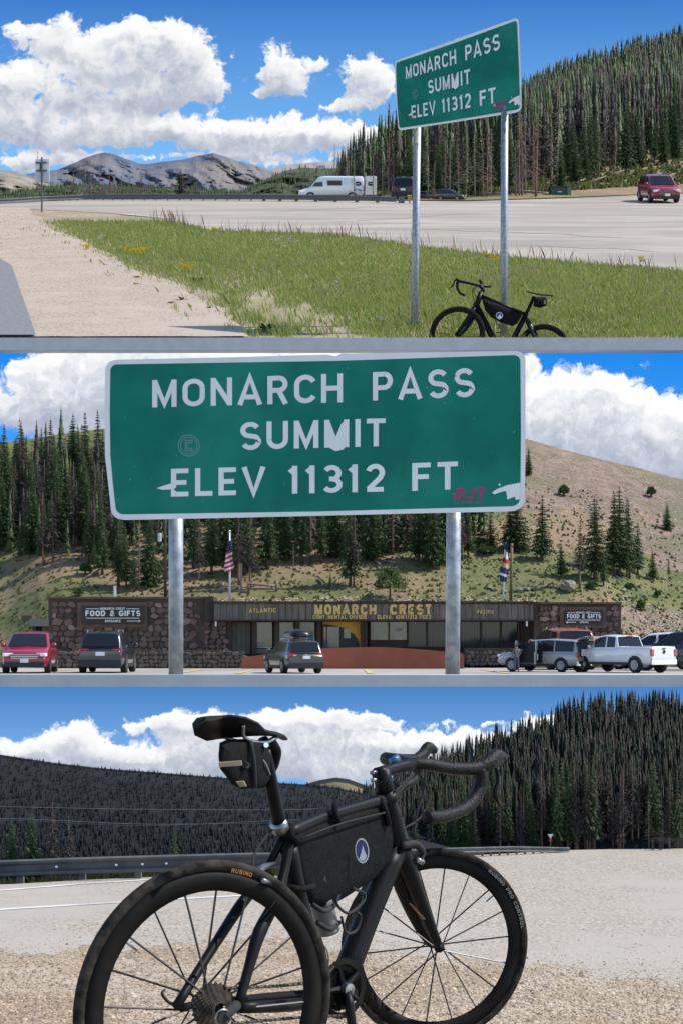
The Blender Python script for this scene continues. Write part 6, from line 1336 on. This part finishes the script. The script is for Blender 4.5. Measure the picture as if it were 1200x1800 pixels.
for px, yb, h, k, lab in ((306, 1532, 85, 'b', 'bright green young spruce standing alone just behind the left guardrail'), (92, 1532, 128, 'd', 'tall brown dead spruce behind the left guardrail'), (122, 1532, 100, 'd', 'shorter brown dead spruce behind the left guardrail'), (38, 1530, 34, 'b', 'small green spruce top behind the end of the left guardrail'), (345, 1528, 34, 'g', 'small dark spruce top behind the left guardrail'), (55, 1530, 110, 'g', 'dark spruce behind the left guardrail near the brown dead ones'), (20, 1530, 100, 'g', 'dark spruce behind the left guardrail at the hill foot')):
    D = 9.55; p = P(px, yb+22, D); tree(k, p, (h+22)*D/F, lab, 'spruces behind the left guardrail', fat=1.3)
V, T = [], []
for i in range(1500):
    px = random.uniform(-300, 560); D = random.uniform(9.15, 9.5); p = P(px, poly([(-300, 1575), (20, 1556), (300, 1542), (560, 1530)], px)+4, D); s = random.uniform(.012, .03)
    for q in range(3):
        a = random.uniform(0, 6.28); e = len(V); V += [(p.x-s*.4, p.y, p.z-.03), (p.x+s*.4, p.y, p.z-.03), (p.x+random.uniform(-.02, .02), p.y, p.z+s*random.uniform(.6, 2.2))]; T.append((e, e+1, e+2))
tag(np_obj('verge_weeds', V, T, M_cover, 'stuff'), 'low weeds growing below the left guardrail beam', 'plants')
# ---- guardrails
g = thing('guardrail', 'near grey steel guardrail across the road left of the bicycle', 'guardrail', G3(200, 9.0)); s = 30*9/F
yy = [(-300, 1540), (20, 1527), (120, 1523), (220, 1520), (330, 1517), (440, 1514), (560, 1513), (640, 1510)]
path = [P(px, poly(yy, px), lerp(8.85, 9.25, (px+300)/940)) for px in range(-300, 641, 20)]; guardrail(g, path, s, mat('dark_guardrail_steel', (.085, .09, .09), (.055, .058, .058), scale=10, rough=.8))
for px in (-180, -60, 36, 145, 243, 345, 450, 560): D = lerp(8.9, 9.28, (px+300)/940); a = P(px, poly(yy, px)-10, D+.03); MB().box((a.x, a.y, (a.z+Z3(D))/2-.02), (.036, .045, a.z-Z3(D)+.05)).build('post', M_steel_d, g)
for px in (100, 205, 251, 293, 390): p = P(px, poly(yy, px), lerp(8.85, 9.25, (px+300)/940)); MB().lathe(p+Vector((0, -.004, 0)), (0, -1, 0), (0, 0, 1), [(0, .008), (.007, .006), (.009, 0)], 8).build('bolt', M_chrome, g)
g = thing('guardrail', 'far low guardrail on timber posts across the road behind the front wheel', 'guardrail', G3(850, 10.4)); yy2 = [(700, 1500), (800, 1495.5), (900, 1493), (1003, 1495)]
path = [P(px, poly(yy2, px), lerp(10.1, 10.7, (px-700)/303)) for px in range(700, 1004, 12)]; guardrail(g, path, 10*10.4/F, M_steel_d)
for px in range(712, 1000, 15): D = lerp(10.1, 10.7, (px-700)/303); a = P(px, poly(yy2, px)+2, D+.03); MB().box((a.x, a.y, (a.z+Z3(D)-.0)/2), (.013, .014, max(.03, a.z-Z3(D)+.02))).build('post', M_wood, g)
o = thing('road_sign', 'tiny yield sign with red plate on a post across the road', 'sign', G3(967, 10.85)); D = 10.85
MB().box(P(967, 1482, D), (.006, .006, 28*D/F)).build('post', M_steel_d, o); MB().prism([P(962, 1467, D-.01), P(972, 1467, D-.01), P(967, 1475, D-.01)], (0, .004, 0)).build('triangle_plate', M_white, o); MB().box(P(967, 1477, D-.01), (5*D/F, .004, 6*D/F)).build('red_plate', mat('sign_red', (.4, .05, .06), rough=.6), o)
for px in (1147, 1160):
    o = MB().box(P(px, 1486, 10.8), (5*10.8/F, .02, 16*10.8/F), 0, .8, .8).build('timber_post', M_dark); tag(o, 'short dark timber post at the road edge under the forest', 'post', 'timber posts under the forest')
for y0, y1, y2 in ((1440, 1449, 1447), (1443, 1452, 1443), (1419, 1423, 1424)):
    o = MB().tube(smooth_path([P(-300, y0-8, 9.9), P(40, y0, 9.9), P(250, y1, 9.9), P(480, y2, 9.9), P(560, y2-2, 9.9)], 8), .30*9.9/F, 5).build('power_line', mat('pale_cable', (.20, .21, .22), rough=.6)); tag(o, 'thin pale power cable sagging across the dark hillside', 'cable', 'power cables before the dark hillside')

# ---- the bicycle
B0 = 3.95
bd3 = lambda px: B0+.00212*(px-388)
bk = thing('road_bicycle', 'black road bicycle standing close up on the gravel beside the road', 'bicycle', P(560, 1900, 4.3))
PR = R(37)
wr_, cR, rR, fR, axR = wheel(bk, (364, 1766), B0, 254, R(32.5), 20, deep=.785, hubw=.05, fat=.040)
wf_, cF, rF, fF, axF = wheel(bk, (765, 1662), 4.78, 171, R(14), 18, up=(.02, 0, 1), deep=.79, hubw=.05, fat=.038)
tubes(bk, bd3, [
 ('seat_tube', [(507, 1490), (520, 1560), (545, 1665), (572, 1760)], [17, 17, 18, 23], M_carbon, 3),
 ('top_tube', [(500, 1468), (560, 1441), (620, 1422), (688, 1404)], [13, 12, 13, 15], M_carbon, 3),
 ('head_tube', [(674, 1392), (688, 1440), (703, 1497)], [17, 19, 21], M_carbon, 3),
 ('down_tube', [(696, 1495), (655, 1590), (600, 1730)], [20, 21, 23], M_carbon, 3),
 ('fork_blade', [(703, 1492, -.01), (724, 1545, -.03), (748, 1608, -.035), (769, 1660, -.035)], [18, 14, 11, 8], M_carbon, 4),
 ('fork_blade', [(695, 1500, .05), (709, 1560, .07), (735, 1625, .07), (755, 1659, .07)], [15, 17, 11, 8], M_carbon, 4),
 ('seat_stay', [(509, 1478, -.01), (500, 1530, -.03), (484, 1585, -.05), (456, 1640, -.06), (438, 1700, -.07), (420, 1764, -.08)], [9, 9, 10, 12, 9, 8], M_carbon, 4),
 ('seat_stay', [(498, 1472, .02), (470, 1524, .05), (438, 1572, .06), (416, 1602, .06), (362, 1686, .07), (310, 1770, .07)], [8, 7, 10, 10, 8, 8], M_carbon, 4),
 ('chain_stay', [(424, 1772, -.07), (510, 1768, -.05), (585, 1756, 0)], [10, 12, 14], M_carbon, 3), ('chain_stay', [(320, 1772, .07), (450, 1756, .06), (565, 1748, .03)], [8, 9, 11], M_carbon, 3),
 ('bottom_bracket', [(588, 1752, .06), (604, 1742, -.04)], 27, M_carbon, 1),
 ('seat_post', [(466, 1318), (477, 1378), (493, 1456)], [11, 12, 13], M_carbon, 3), ('seat_collar', [(488, 1446), (494, 1459)], 16, M_alloy, 1),
 ('steerer', [(677, 1398), (670, 1352)], [17, 15], M_carbon, 1), ('headset_spacer', [(680, 1409), (677, 1396)], 20, M_carbon, 1), ('stem', [(663, 1362), (690, 1352), (722, 1344)], [13, 11, 12], M_carbon, 3), ('stem_bolt', [(664, 1357), (652, 1359)], 3.5, M_alloy, 1), ('stem_bolt', [(664, 1370), (653, 1372)], 3.5, M_alloy, 1),
 ('handlebar', [(722, 1344, .02), (748, 1344, -.02), (790, 1351, -.05), (828, 1352, -.08), (850, 1346, -.09)], [11, 11, 11, 12, 12], M_tape, 5), ('brake_hood', [(838, 1352, -.085), (858, 1341, -.1), (872, 1329, -.1), (884, 1331, -.1)], [11, 14, 13, 8], M_tape, 4),
 ('drop_bar', [(842, 1350, -.09), (845, 1372, -.09), (838, 1398, -.09), (818, 1420, -.09), (785, 1434, -.09), (750, 1438, -.09)], [11, 12, 12, 11, 11, 11], M_tape, 5), ('brake_lever', [(872, 1350, -.1), (874, 1375, -.1), (869, 1398, -.1), (880, 1419, -.1)], [4, 4, 6, 1.5], M_carbon, 4),
 ('handlebar', [(722, 1344, .02), (700, 1338, .14), (678, 1334, .25), (705, 1336, .30), (735, 1336, .34)], [11, 11, 12, 11, 11], M_tape, 5), ('brake_hood', [(728, 1336, .33), (743, 1326, .34), (752, 1314, .34), (763, 1320, .34)], [9, 11, 11, 8], M_tape, 4),
 ('drop_bar', [(738, 1336, .34), (735, 1362, .34), (718, 1378, .34), (696, 1384, .34)], [8, 8, 8, 8], M_tape, 4), ('brake_lever', [(757, 1330, .34), (757, 1352, .34), (753, 1375, .34)], [3, 3, 2], M_carbon, 3),
 ('gear_cable', [(728, 1352), (748, 1382), (752, 1410), (736, 1440), (700, 1462)], 2.0, M_black, 6), ('brake_cable', [(734, 1352), (744, 1390), (732, 1430), (727, 1470), (731, 1490)], 2.0, M_black, 6), ('gear_cable', [(725, 1358), (708, 1378), (690, 1396)], 2.2, M_black, 4), ('gear_cable', [(730, 1356), (712, 1380), (694, 1400)], 2.2, M_black, 4),
 ('brake', [(706, 1488, -.05), (728, 1484, -.06), (742, 1498, -.06), (738, 1516, -.06)], [6, 7, 6, 4], M_black, 4), ('brake_pad', [(732, 1512, -.07), (742, 1516, -.07)], 5, M_alloy, 1), ('barrel_adjuster', [(727, 1474, -.05), (731, 1490, -.05)], 4, M_black, 1),
 ('brake', [(482, 1520, .02), (462, 1526, 0), (452, 1545, -.03), (474, 1556, -.06)], [5, 6, 7, 6], M_alloy, 4), ('brake', [(458, 1540, -.02), (476, 1548, -.07), (486, 1568, -.07)], [7, 9, 6], M_carbon, 3), ('brake_pad', [(460, 1548, -.1), (474, 1552, -.1)], 4.5, M_alloy, 1), ('brake_cable', [(484, 1452, .02), (462, 1478, .02), (446, 1505, .02), (445, 1525, 0)], 2.2, M_black, 5)])
# saddle
o = loft_px(MB(), [((346, 1262, .10), (392, 1259, -.12)), ((338, 1272, .11), (405, 1256, -.13)), ((342, 1290, .10), (432, 1260, -.12)), ((364, 1300, .07), (454, 1270, -.09)), ((400, 1294, .05), (466, 1282, -.06)), ((436, 1286, .04), (484, 1288, -.04)), ((466, 1284, .03), (500, 1292, -.03)), ((484, 1290, .02), (506, 1298, -.01))], bd3, 9, 2.0).build('saddle', M_carbon, bk, True)
tubes(bk, bd3, [('saddle_rail', [(392, 1296, .05), (420, 1303, .03), (462, 1305, .0), (484, 1296, 0)], 3.2, M_alloy, 4), ('saddle_rail', [(428, 1275, -.08), (431, 1298, -.05), (466, 1306, -.03), (486, 1297, -.02)], 3.2, M_alloy, 4), ('seat_clamp', [(462, 1300), (470, 1322)], 10, M_carbon, 1)])
MB().tube([P(468, 1310, 4.07), P(468, 1310, 4.05)], 4.5*4.1/F, 10).build('clamp_bolt', M_chrome, bk)
# gears
for k in range(9):
    rr_ = lerp(44, 17, k/8)*B0/F; n = int(lerp(26, 11, k/8)); b = MB(); c = cR+axR*(.030+.0042*k); prof = []
    u = Vector((0, 0, 1)); w = axR.cross(u).normalized()
    ring = []
    for i in range(n*2):
        a = math.pi*i/n; r__ = rr_*(1.0 if i % 2 else .90); ring.append(c+(u*math.cos(a)+w*math.sin(a))*r__)
    inner = [c+(u*math.cos(math.pi*i/n)+w*math.sin(math.pi*i/n))*rr_*.62 for i in range(n*2)]; m2 = n*2
    b.add(ring+inner+[p+axR*.0016 for p in ring]+[p+axR*.0016 for p in inner], [(i, (i+1) % m2, m2+(i+1) % m2, m2+i) for i in range(m2)]+[(2*m2+i, 3*m2+i, 3*m2+(i+1) % m2, 2*m2+(i+1) % m2) for i in range(m2)]+[(i, 2*m2+i, 2*m2+(i+1) % m2, (i+1) % m2) for i in range(m2)]); b.build('sprocket', M_rust, bk)
def ring_gear(c, ax, r0, r1, n, th, m, nm):
    u = Vector((0, 0, 1)); w = ax.cross(u).normalized(); b = MB(); m2 = n*2; pt = lambda i, r__: c+(u*math.cos(math.pi*i/n)+w*math.sin(math.pi*i/n))*r__
    A_ = [pt(i, r0*(1 if i % 2 else .965)) for i in range(m2)]; B_ = [pt(i, r1) for i in range(m2)]
    b.add(A_+B_+[p+ax*th for p in A_]+[p+ax*th for p in B_], [(i, (i+1) % m2, m2+(i+1) % m2, m2+i) for i in range(m2)]+[(2*m2+i, 3*m2+i, 3*m2+(i+1) % m2, 2*m2+(i+1) % m2) for i in range(m2)]+[(i, 2*m2+i, 2*m2+(i+1) % m2, (i+1) % m2) for i in range(m2)]+[(m2+i, m2+(i+1) % m2, 3*m2+(i+1) % m2, 3*m2+i) for i in range(m2)]); return b.build(nm, m, bk)
cc = P(602, 1738, bd3(602)-.06); axC = Vector((math.cos(R(42)), math.sin(R(42)), 0)).cross(Vector((0, 0, 1)))
ring_gear(cc, axC, 54*cc.y/F, 42*cc.y/F, 38, .003, M_rim, 'chainring'); ring_gear(cc-axC*.008, axC, 40*cc.y/F, 31*cc.y/F, 28, .003, M_rim, 'chainring')
b = MB()
for q in range(5):
    a = 6.283*q/5+.3; d = Vector((0, 0, 1))*math.cos(a)+axC.cross(Vector((0, 0, 1)))*math.sin(a); b.tube([cc+axC*.004, cc+axC*.004+d*40*cc.y/F], [.011, .006], 6)
b.build('spider', M_carbon, bk); MB().tube([cc+axC*.012, P(614, 1770, cc.y-.035), P(624, 1850, cc.y-.05)], [.015, .013, .011], 10).build('crank_arm', M_carbon, bk, True)
MB().lathe(cc+axC*.01, axC, (0, 0, 1), [(0, .02), (.016, .018), (.017, 0)], 14).build('crank_bolt', M_alloy, bk)
def chain(pts, nm):
    b = MB(); pts = smooth_path(pts, 14)
    for i in range(len(pts)-1):
        a, c = pts[i], pts[i+1]; b.tube([a+axR*(.002 if i % 2 else -.002), c+axR*(.002 if i % 2 else -.002)], .0032, 5); b.tube([a-axR*.004, a+axR*.004], .0040, 6)
    return b.build(nm, M_rust, bk)
chain([P(398, 1738, 3.93), P(500, 1733, 4.12), P(560, 1722, 4.22), P(585, 1700, 4.28)], 'chain'); chain([P(410, 1800, 3.93), P(520, 1790, 4.14), P(600, 1786, 4.3)], 'chain')
jc = P(392, 1790, 3.86); MB().lathe(jc, axR, (0, 0, 1), [(.018, -.002), (.021, 0), (.018, .002)], 20, True).build('derailleur_cage', M_alloy, bk); MB().lathe(jc, axR, (0, 0, 1), [(0, .003), (.013, .003), (.013, -.003), (0, -.003)], 14).build('jockey_wheel', M_black, bk)
tubes(bk, bd3, [('derailleur_arm', [(416, 1768, -.09), (402, 1780, -.1), (394, 1790, -.1)], [9, 10, 7], M_black, 3), ('quick_release', [(310, 1768, .09), (296, 1762, .1), (285, 1748, .1), (290, 1740, .1)], [4, 3, 3, 2], M_black, 4), ('front_derailleur', [(560, 1660, -.04), (563, 1690, -.05), (570, 1715, -.06)], [6, 8, 5], M_alloy, 3), ('gear_cable', [(562, 1655, -.04), (575, 1672, -.05), (577, 1700, -.05), (566, 1720, -.05)], 1.5, M_alloy, 4)])
pan(bk, 'fork_decal', [P(718, 1588, bd3(718)-.075), P(723, 1590, bd3(718)-.077), P(748, 1617, bd3(740)-.07), P(742, 1617, bd3(740)-.07)], M_brown, (0, .002, 0))
# writing along tyre and stay
def ring_text(mb, txt, c, ax, u, r0, h, a0, da, off, w=.09):
    ww = ax.cross(u).normalized()
    text_mb(mb, txt, lambda s, v, l: c+ax*(off+l)+(u*math.cos(a0+da*s)+ww*math.sin(a0+da*s))*(r0+h*v), w=w, lift=0, step=.0002, sp=.25)
M_print = mat('grey_print', (.22, .21, .19), rough=.8)
b = MB(); ring_text(b, 'RUBINO PRO CONTROL', cF, axF, Vector((.02, 0, 1)), rF*.925, rF*.035, -.62, -.78, .0135*.82, .1); b.build('tyre_lettering', M_print, wf_)
b = MB(); ring_text(b, 'RUBINO', cR, axR, Vector((0, 0, 1)), rR*.92, rR*.03, -.18, -.18, .0165, .1); b.build('tyre_lettering', mat('orange_print', (.30, .13, .04), rough=.8), wr_)
b = MB(); text_mb(b, 'ZE', lambda s, v, l: P(466+9*s-4*(1-v), 1613-12*s-4*v, bd3(470)-.128-l), w=.12, sp=.4, step=.0002); text_mb(b, 'TE', lambda s, v, l: P(478+8*s-4*(1-v), 1598-11*s-4*v, bd3(480)-.115-l), w=.12, sp=.4, step=.0002); b.build('stay_lettering', M_print, bk)
# bags and bottle
o = thing('frame_bag', 'long black bag filling the frame of the close bicycle, purple badge', 'bag', P(600, 1500, 4.4))
bag_px('pouch', [(509, 1468), (540, 1456), (600, 1434), (660, 1412), (690, 1420), (694, 1470), (688, 1512), (658, 1545), (612, 1575), (575, 1596), (548, 1594), (528, 1562), (516, 1510)], bd3, .06, M_bag, o, .18)
badge(o, 636, 1496, 12.5, 23, 4.39, .0012, .25)
tubes(o, bd3, [('strap', [(590, 1412, -.03), (588, 1425, -.045), (596, 1448, -.045)], [6, 6, 5], M_bag, 2), ('strap', [(513, 1452, -.02), (512, 1468, -.04), (524, 1480, -.045)], [6, 6, 5], M_bag, 2), ('strap', [(668, 1404, -.02), (676, 1424, -.045), (683, 1450, -.045)], [6, 6, 5], M_bag, 2), ('zip', [(530, 1474, -.058), (600, 1448, -.064), (680, 1428, -.05)], 1.6, M_black, 4), ('strap', [(508, 1560, -.02), (530, 1564, -.045), (552, 1558, -.045)], 6, M_bag, 2)])
MB().prism([P(570, 1538, 4.245), P(573, 1546, 4.245), P(571, 1546, 4.245), P(575, 1555, 4.245), P(569, 1545, 4.245), P(571, 1545, 4.245)], (0, .001, 0)).build('bag_logo', M_print, o)
o = thing('saddle_bag', 'black bag with tan stripe hanging under the saddle of the close bicycle', 'bag', P(435, 1390, 4.0))
bag_px('pouch', [(386, 1306), (400, 1300), (440, 1299), (468, 1306), (476, 1330), (474, 1370), (464, 1386), (425, 1388), (408, 1380), (398, 1366), (387, 1352), (384, 1330)], bd3, .09, M_bag, o, .15)
pan(o, 'reflective_stripe', [P(384.5, 1341, 3.872), P(424, 1338, 3.885), P(425, 1346, 3.885), P(385, 1349, 3.872)], M_tan, (0, .02, 0)); pan(o, 'logo_patch', [P(415, 1375, 3.885), P(428, 1374, 3.887), P(433, 1383, 3.89), P(422, 1384, 3.89)], M_tan, (0, .02, 0))
tubes(o, bd3, [('side_pocket', [(478, 1308, -.02), (486, 1322, -.02), (482, 1345, -.01), (474, 1365, 0)], [10, 9, 8, 5], M_bag, 4), ('buckle', [(430, 1340, -.075), (437, 1345, -.075), (432, 1352, -.075)], 2.5, M_black, 3), ('strap', [(440, 1302, -.06), (446, 1340, -.075), (448, 1384, -.05)], 4, M_black, 3), ('cord', [(462, 1336, -.05), (468, 1345, -.06), (472, 1355, -.05), (475, 1362, -.04)], 1.5, M_print, 3)])
o = thing('water_bottle', 'ribbed grey bottle held under the frame bag in front of the seat tube', 'bottle', P(575, 1640, 4.36))
ax_ = (P(562, 1576, 4.34)-P(578, 1640, 4.36)).normalized(); c0 = P(578, 1640, 4.36); L_ = (P(562, 1576, 4.34)-c0).length; rb = 21*4.35/F
MB().lathe(c0, ax_, (1, 0, 0), [(0, 0), (rb*.92, 0), (rb, .006)]+[(rb*(.97 if i % 2 else 1.0), .008+(L_*.8)*i/16) for i in range(17)]+[(rb*.8, L_*.9), (rb*.6, L_), (0, L_)], 20).build('body', mat('grey_bottle', (.12, .11, .10), (.16, .15, .13), scale=12, rough=.5), o, True); MB().lathe(c0+ax_*L_, ax_, (1, 0, 0), [(rb*.6, -.002), (rb*.6, .012), (0, .014)], 16).build('cap', M_black, o)
tubes(bk, bd3, [('bottle_cage', [(548, 1590, -.02), (570, 1602, -.05), (588, 1592, -.03)], 4.5, M_black, 4), ('bottle_cage', [(556, 1622, -.02), (580, 1634, -.05), (596, 1622, -.02)], 4.5, M_black, 4), ('bottle_cage', [(596, 1574, -.05), (592, 1590, -.06), (612, 1606, -.06), (636, 1588, -.05), (640, 1572, -.05), (620, 1562, -.06)], 2.6, M_black, 5), ('bottle_cage', [(600, 1612, -.06), (608, 1640, -.06), (626, 1636, -.06), (634, 1612, -.06), (626, 1604, -.06)], 2.4, M_black, 5)])
tubes(bk, bd3, [('gps_mount', [(686, 1340, .02), (700, 1333, .0)], [7, 8], mat('blue_device', (.03, .09, .2), rough=.4), 1)])
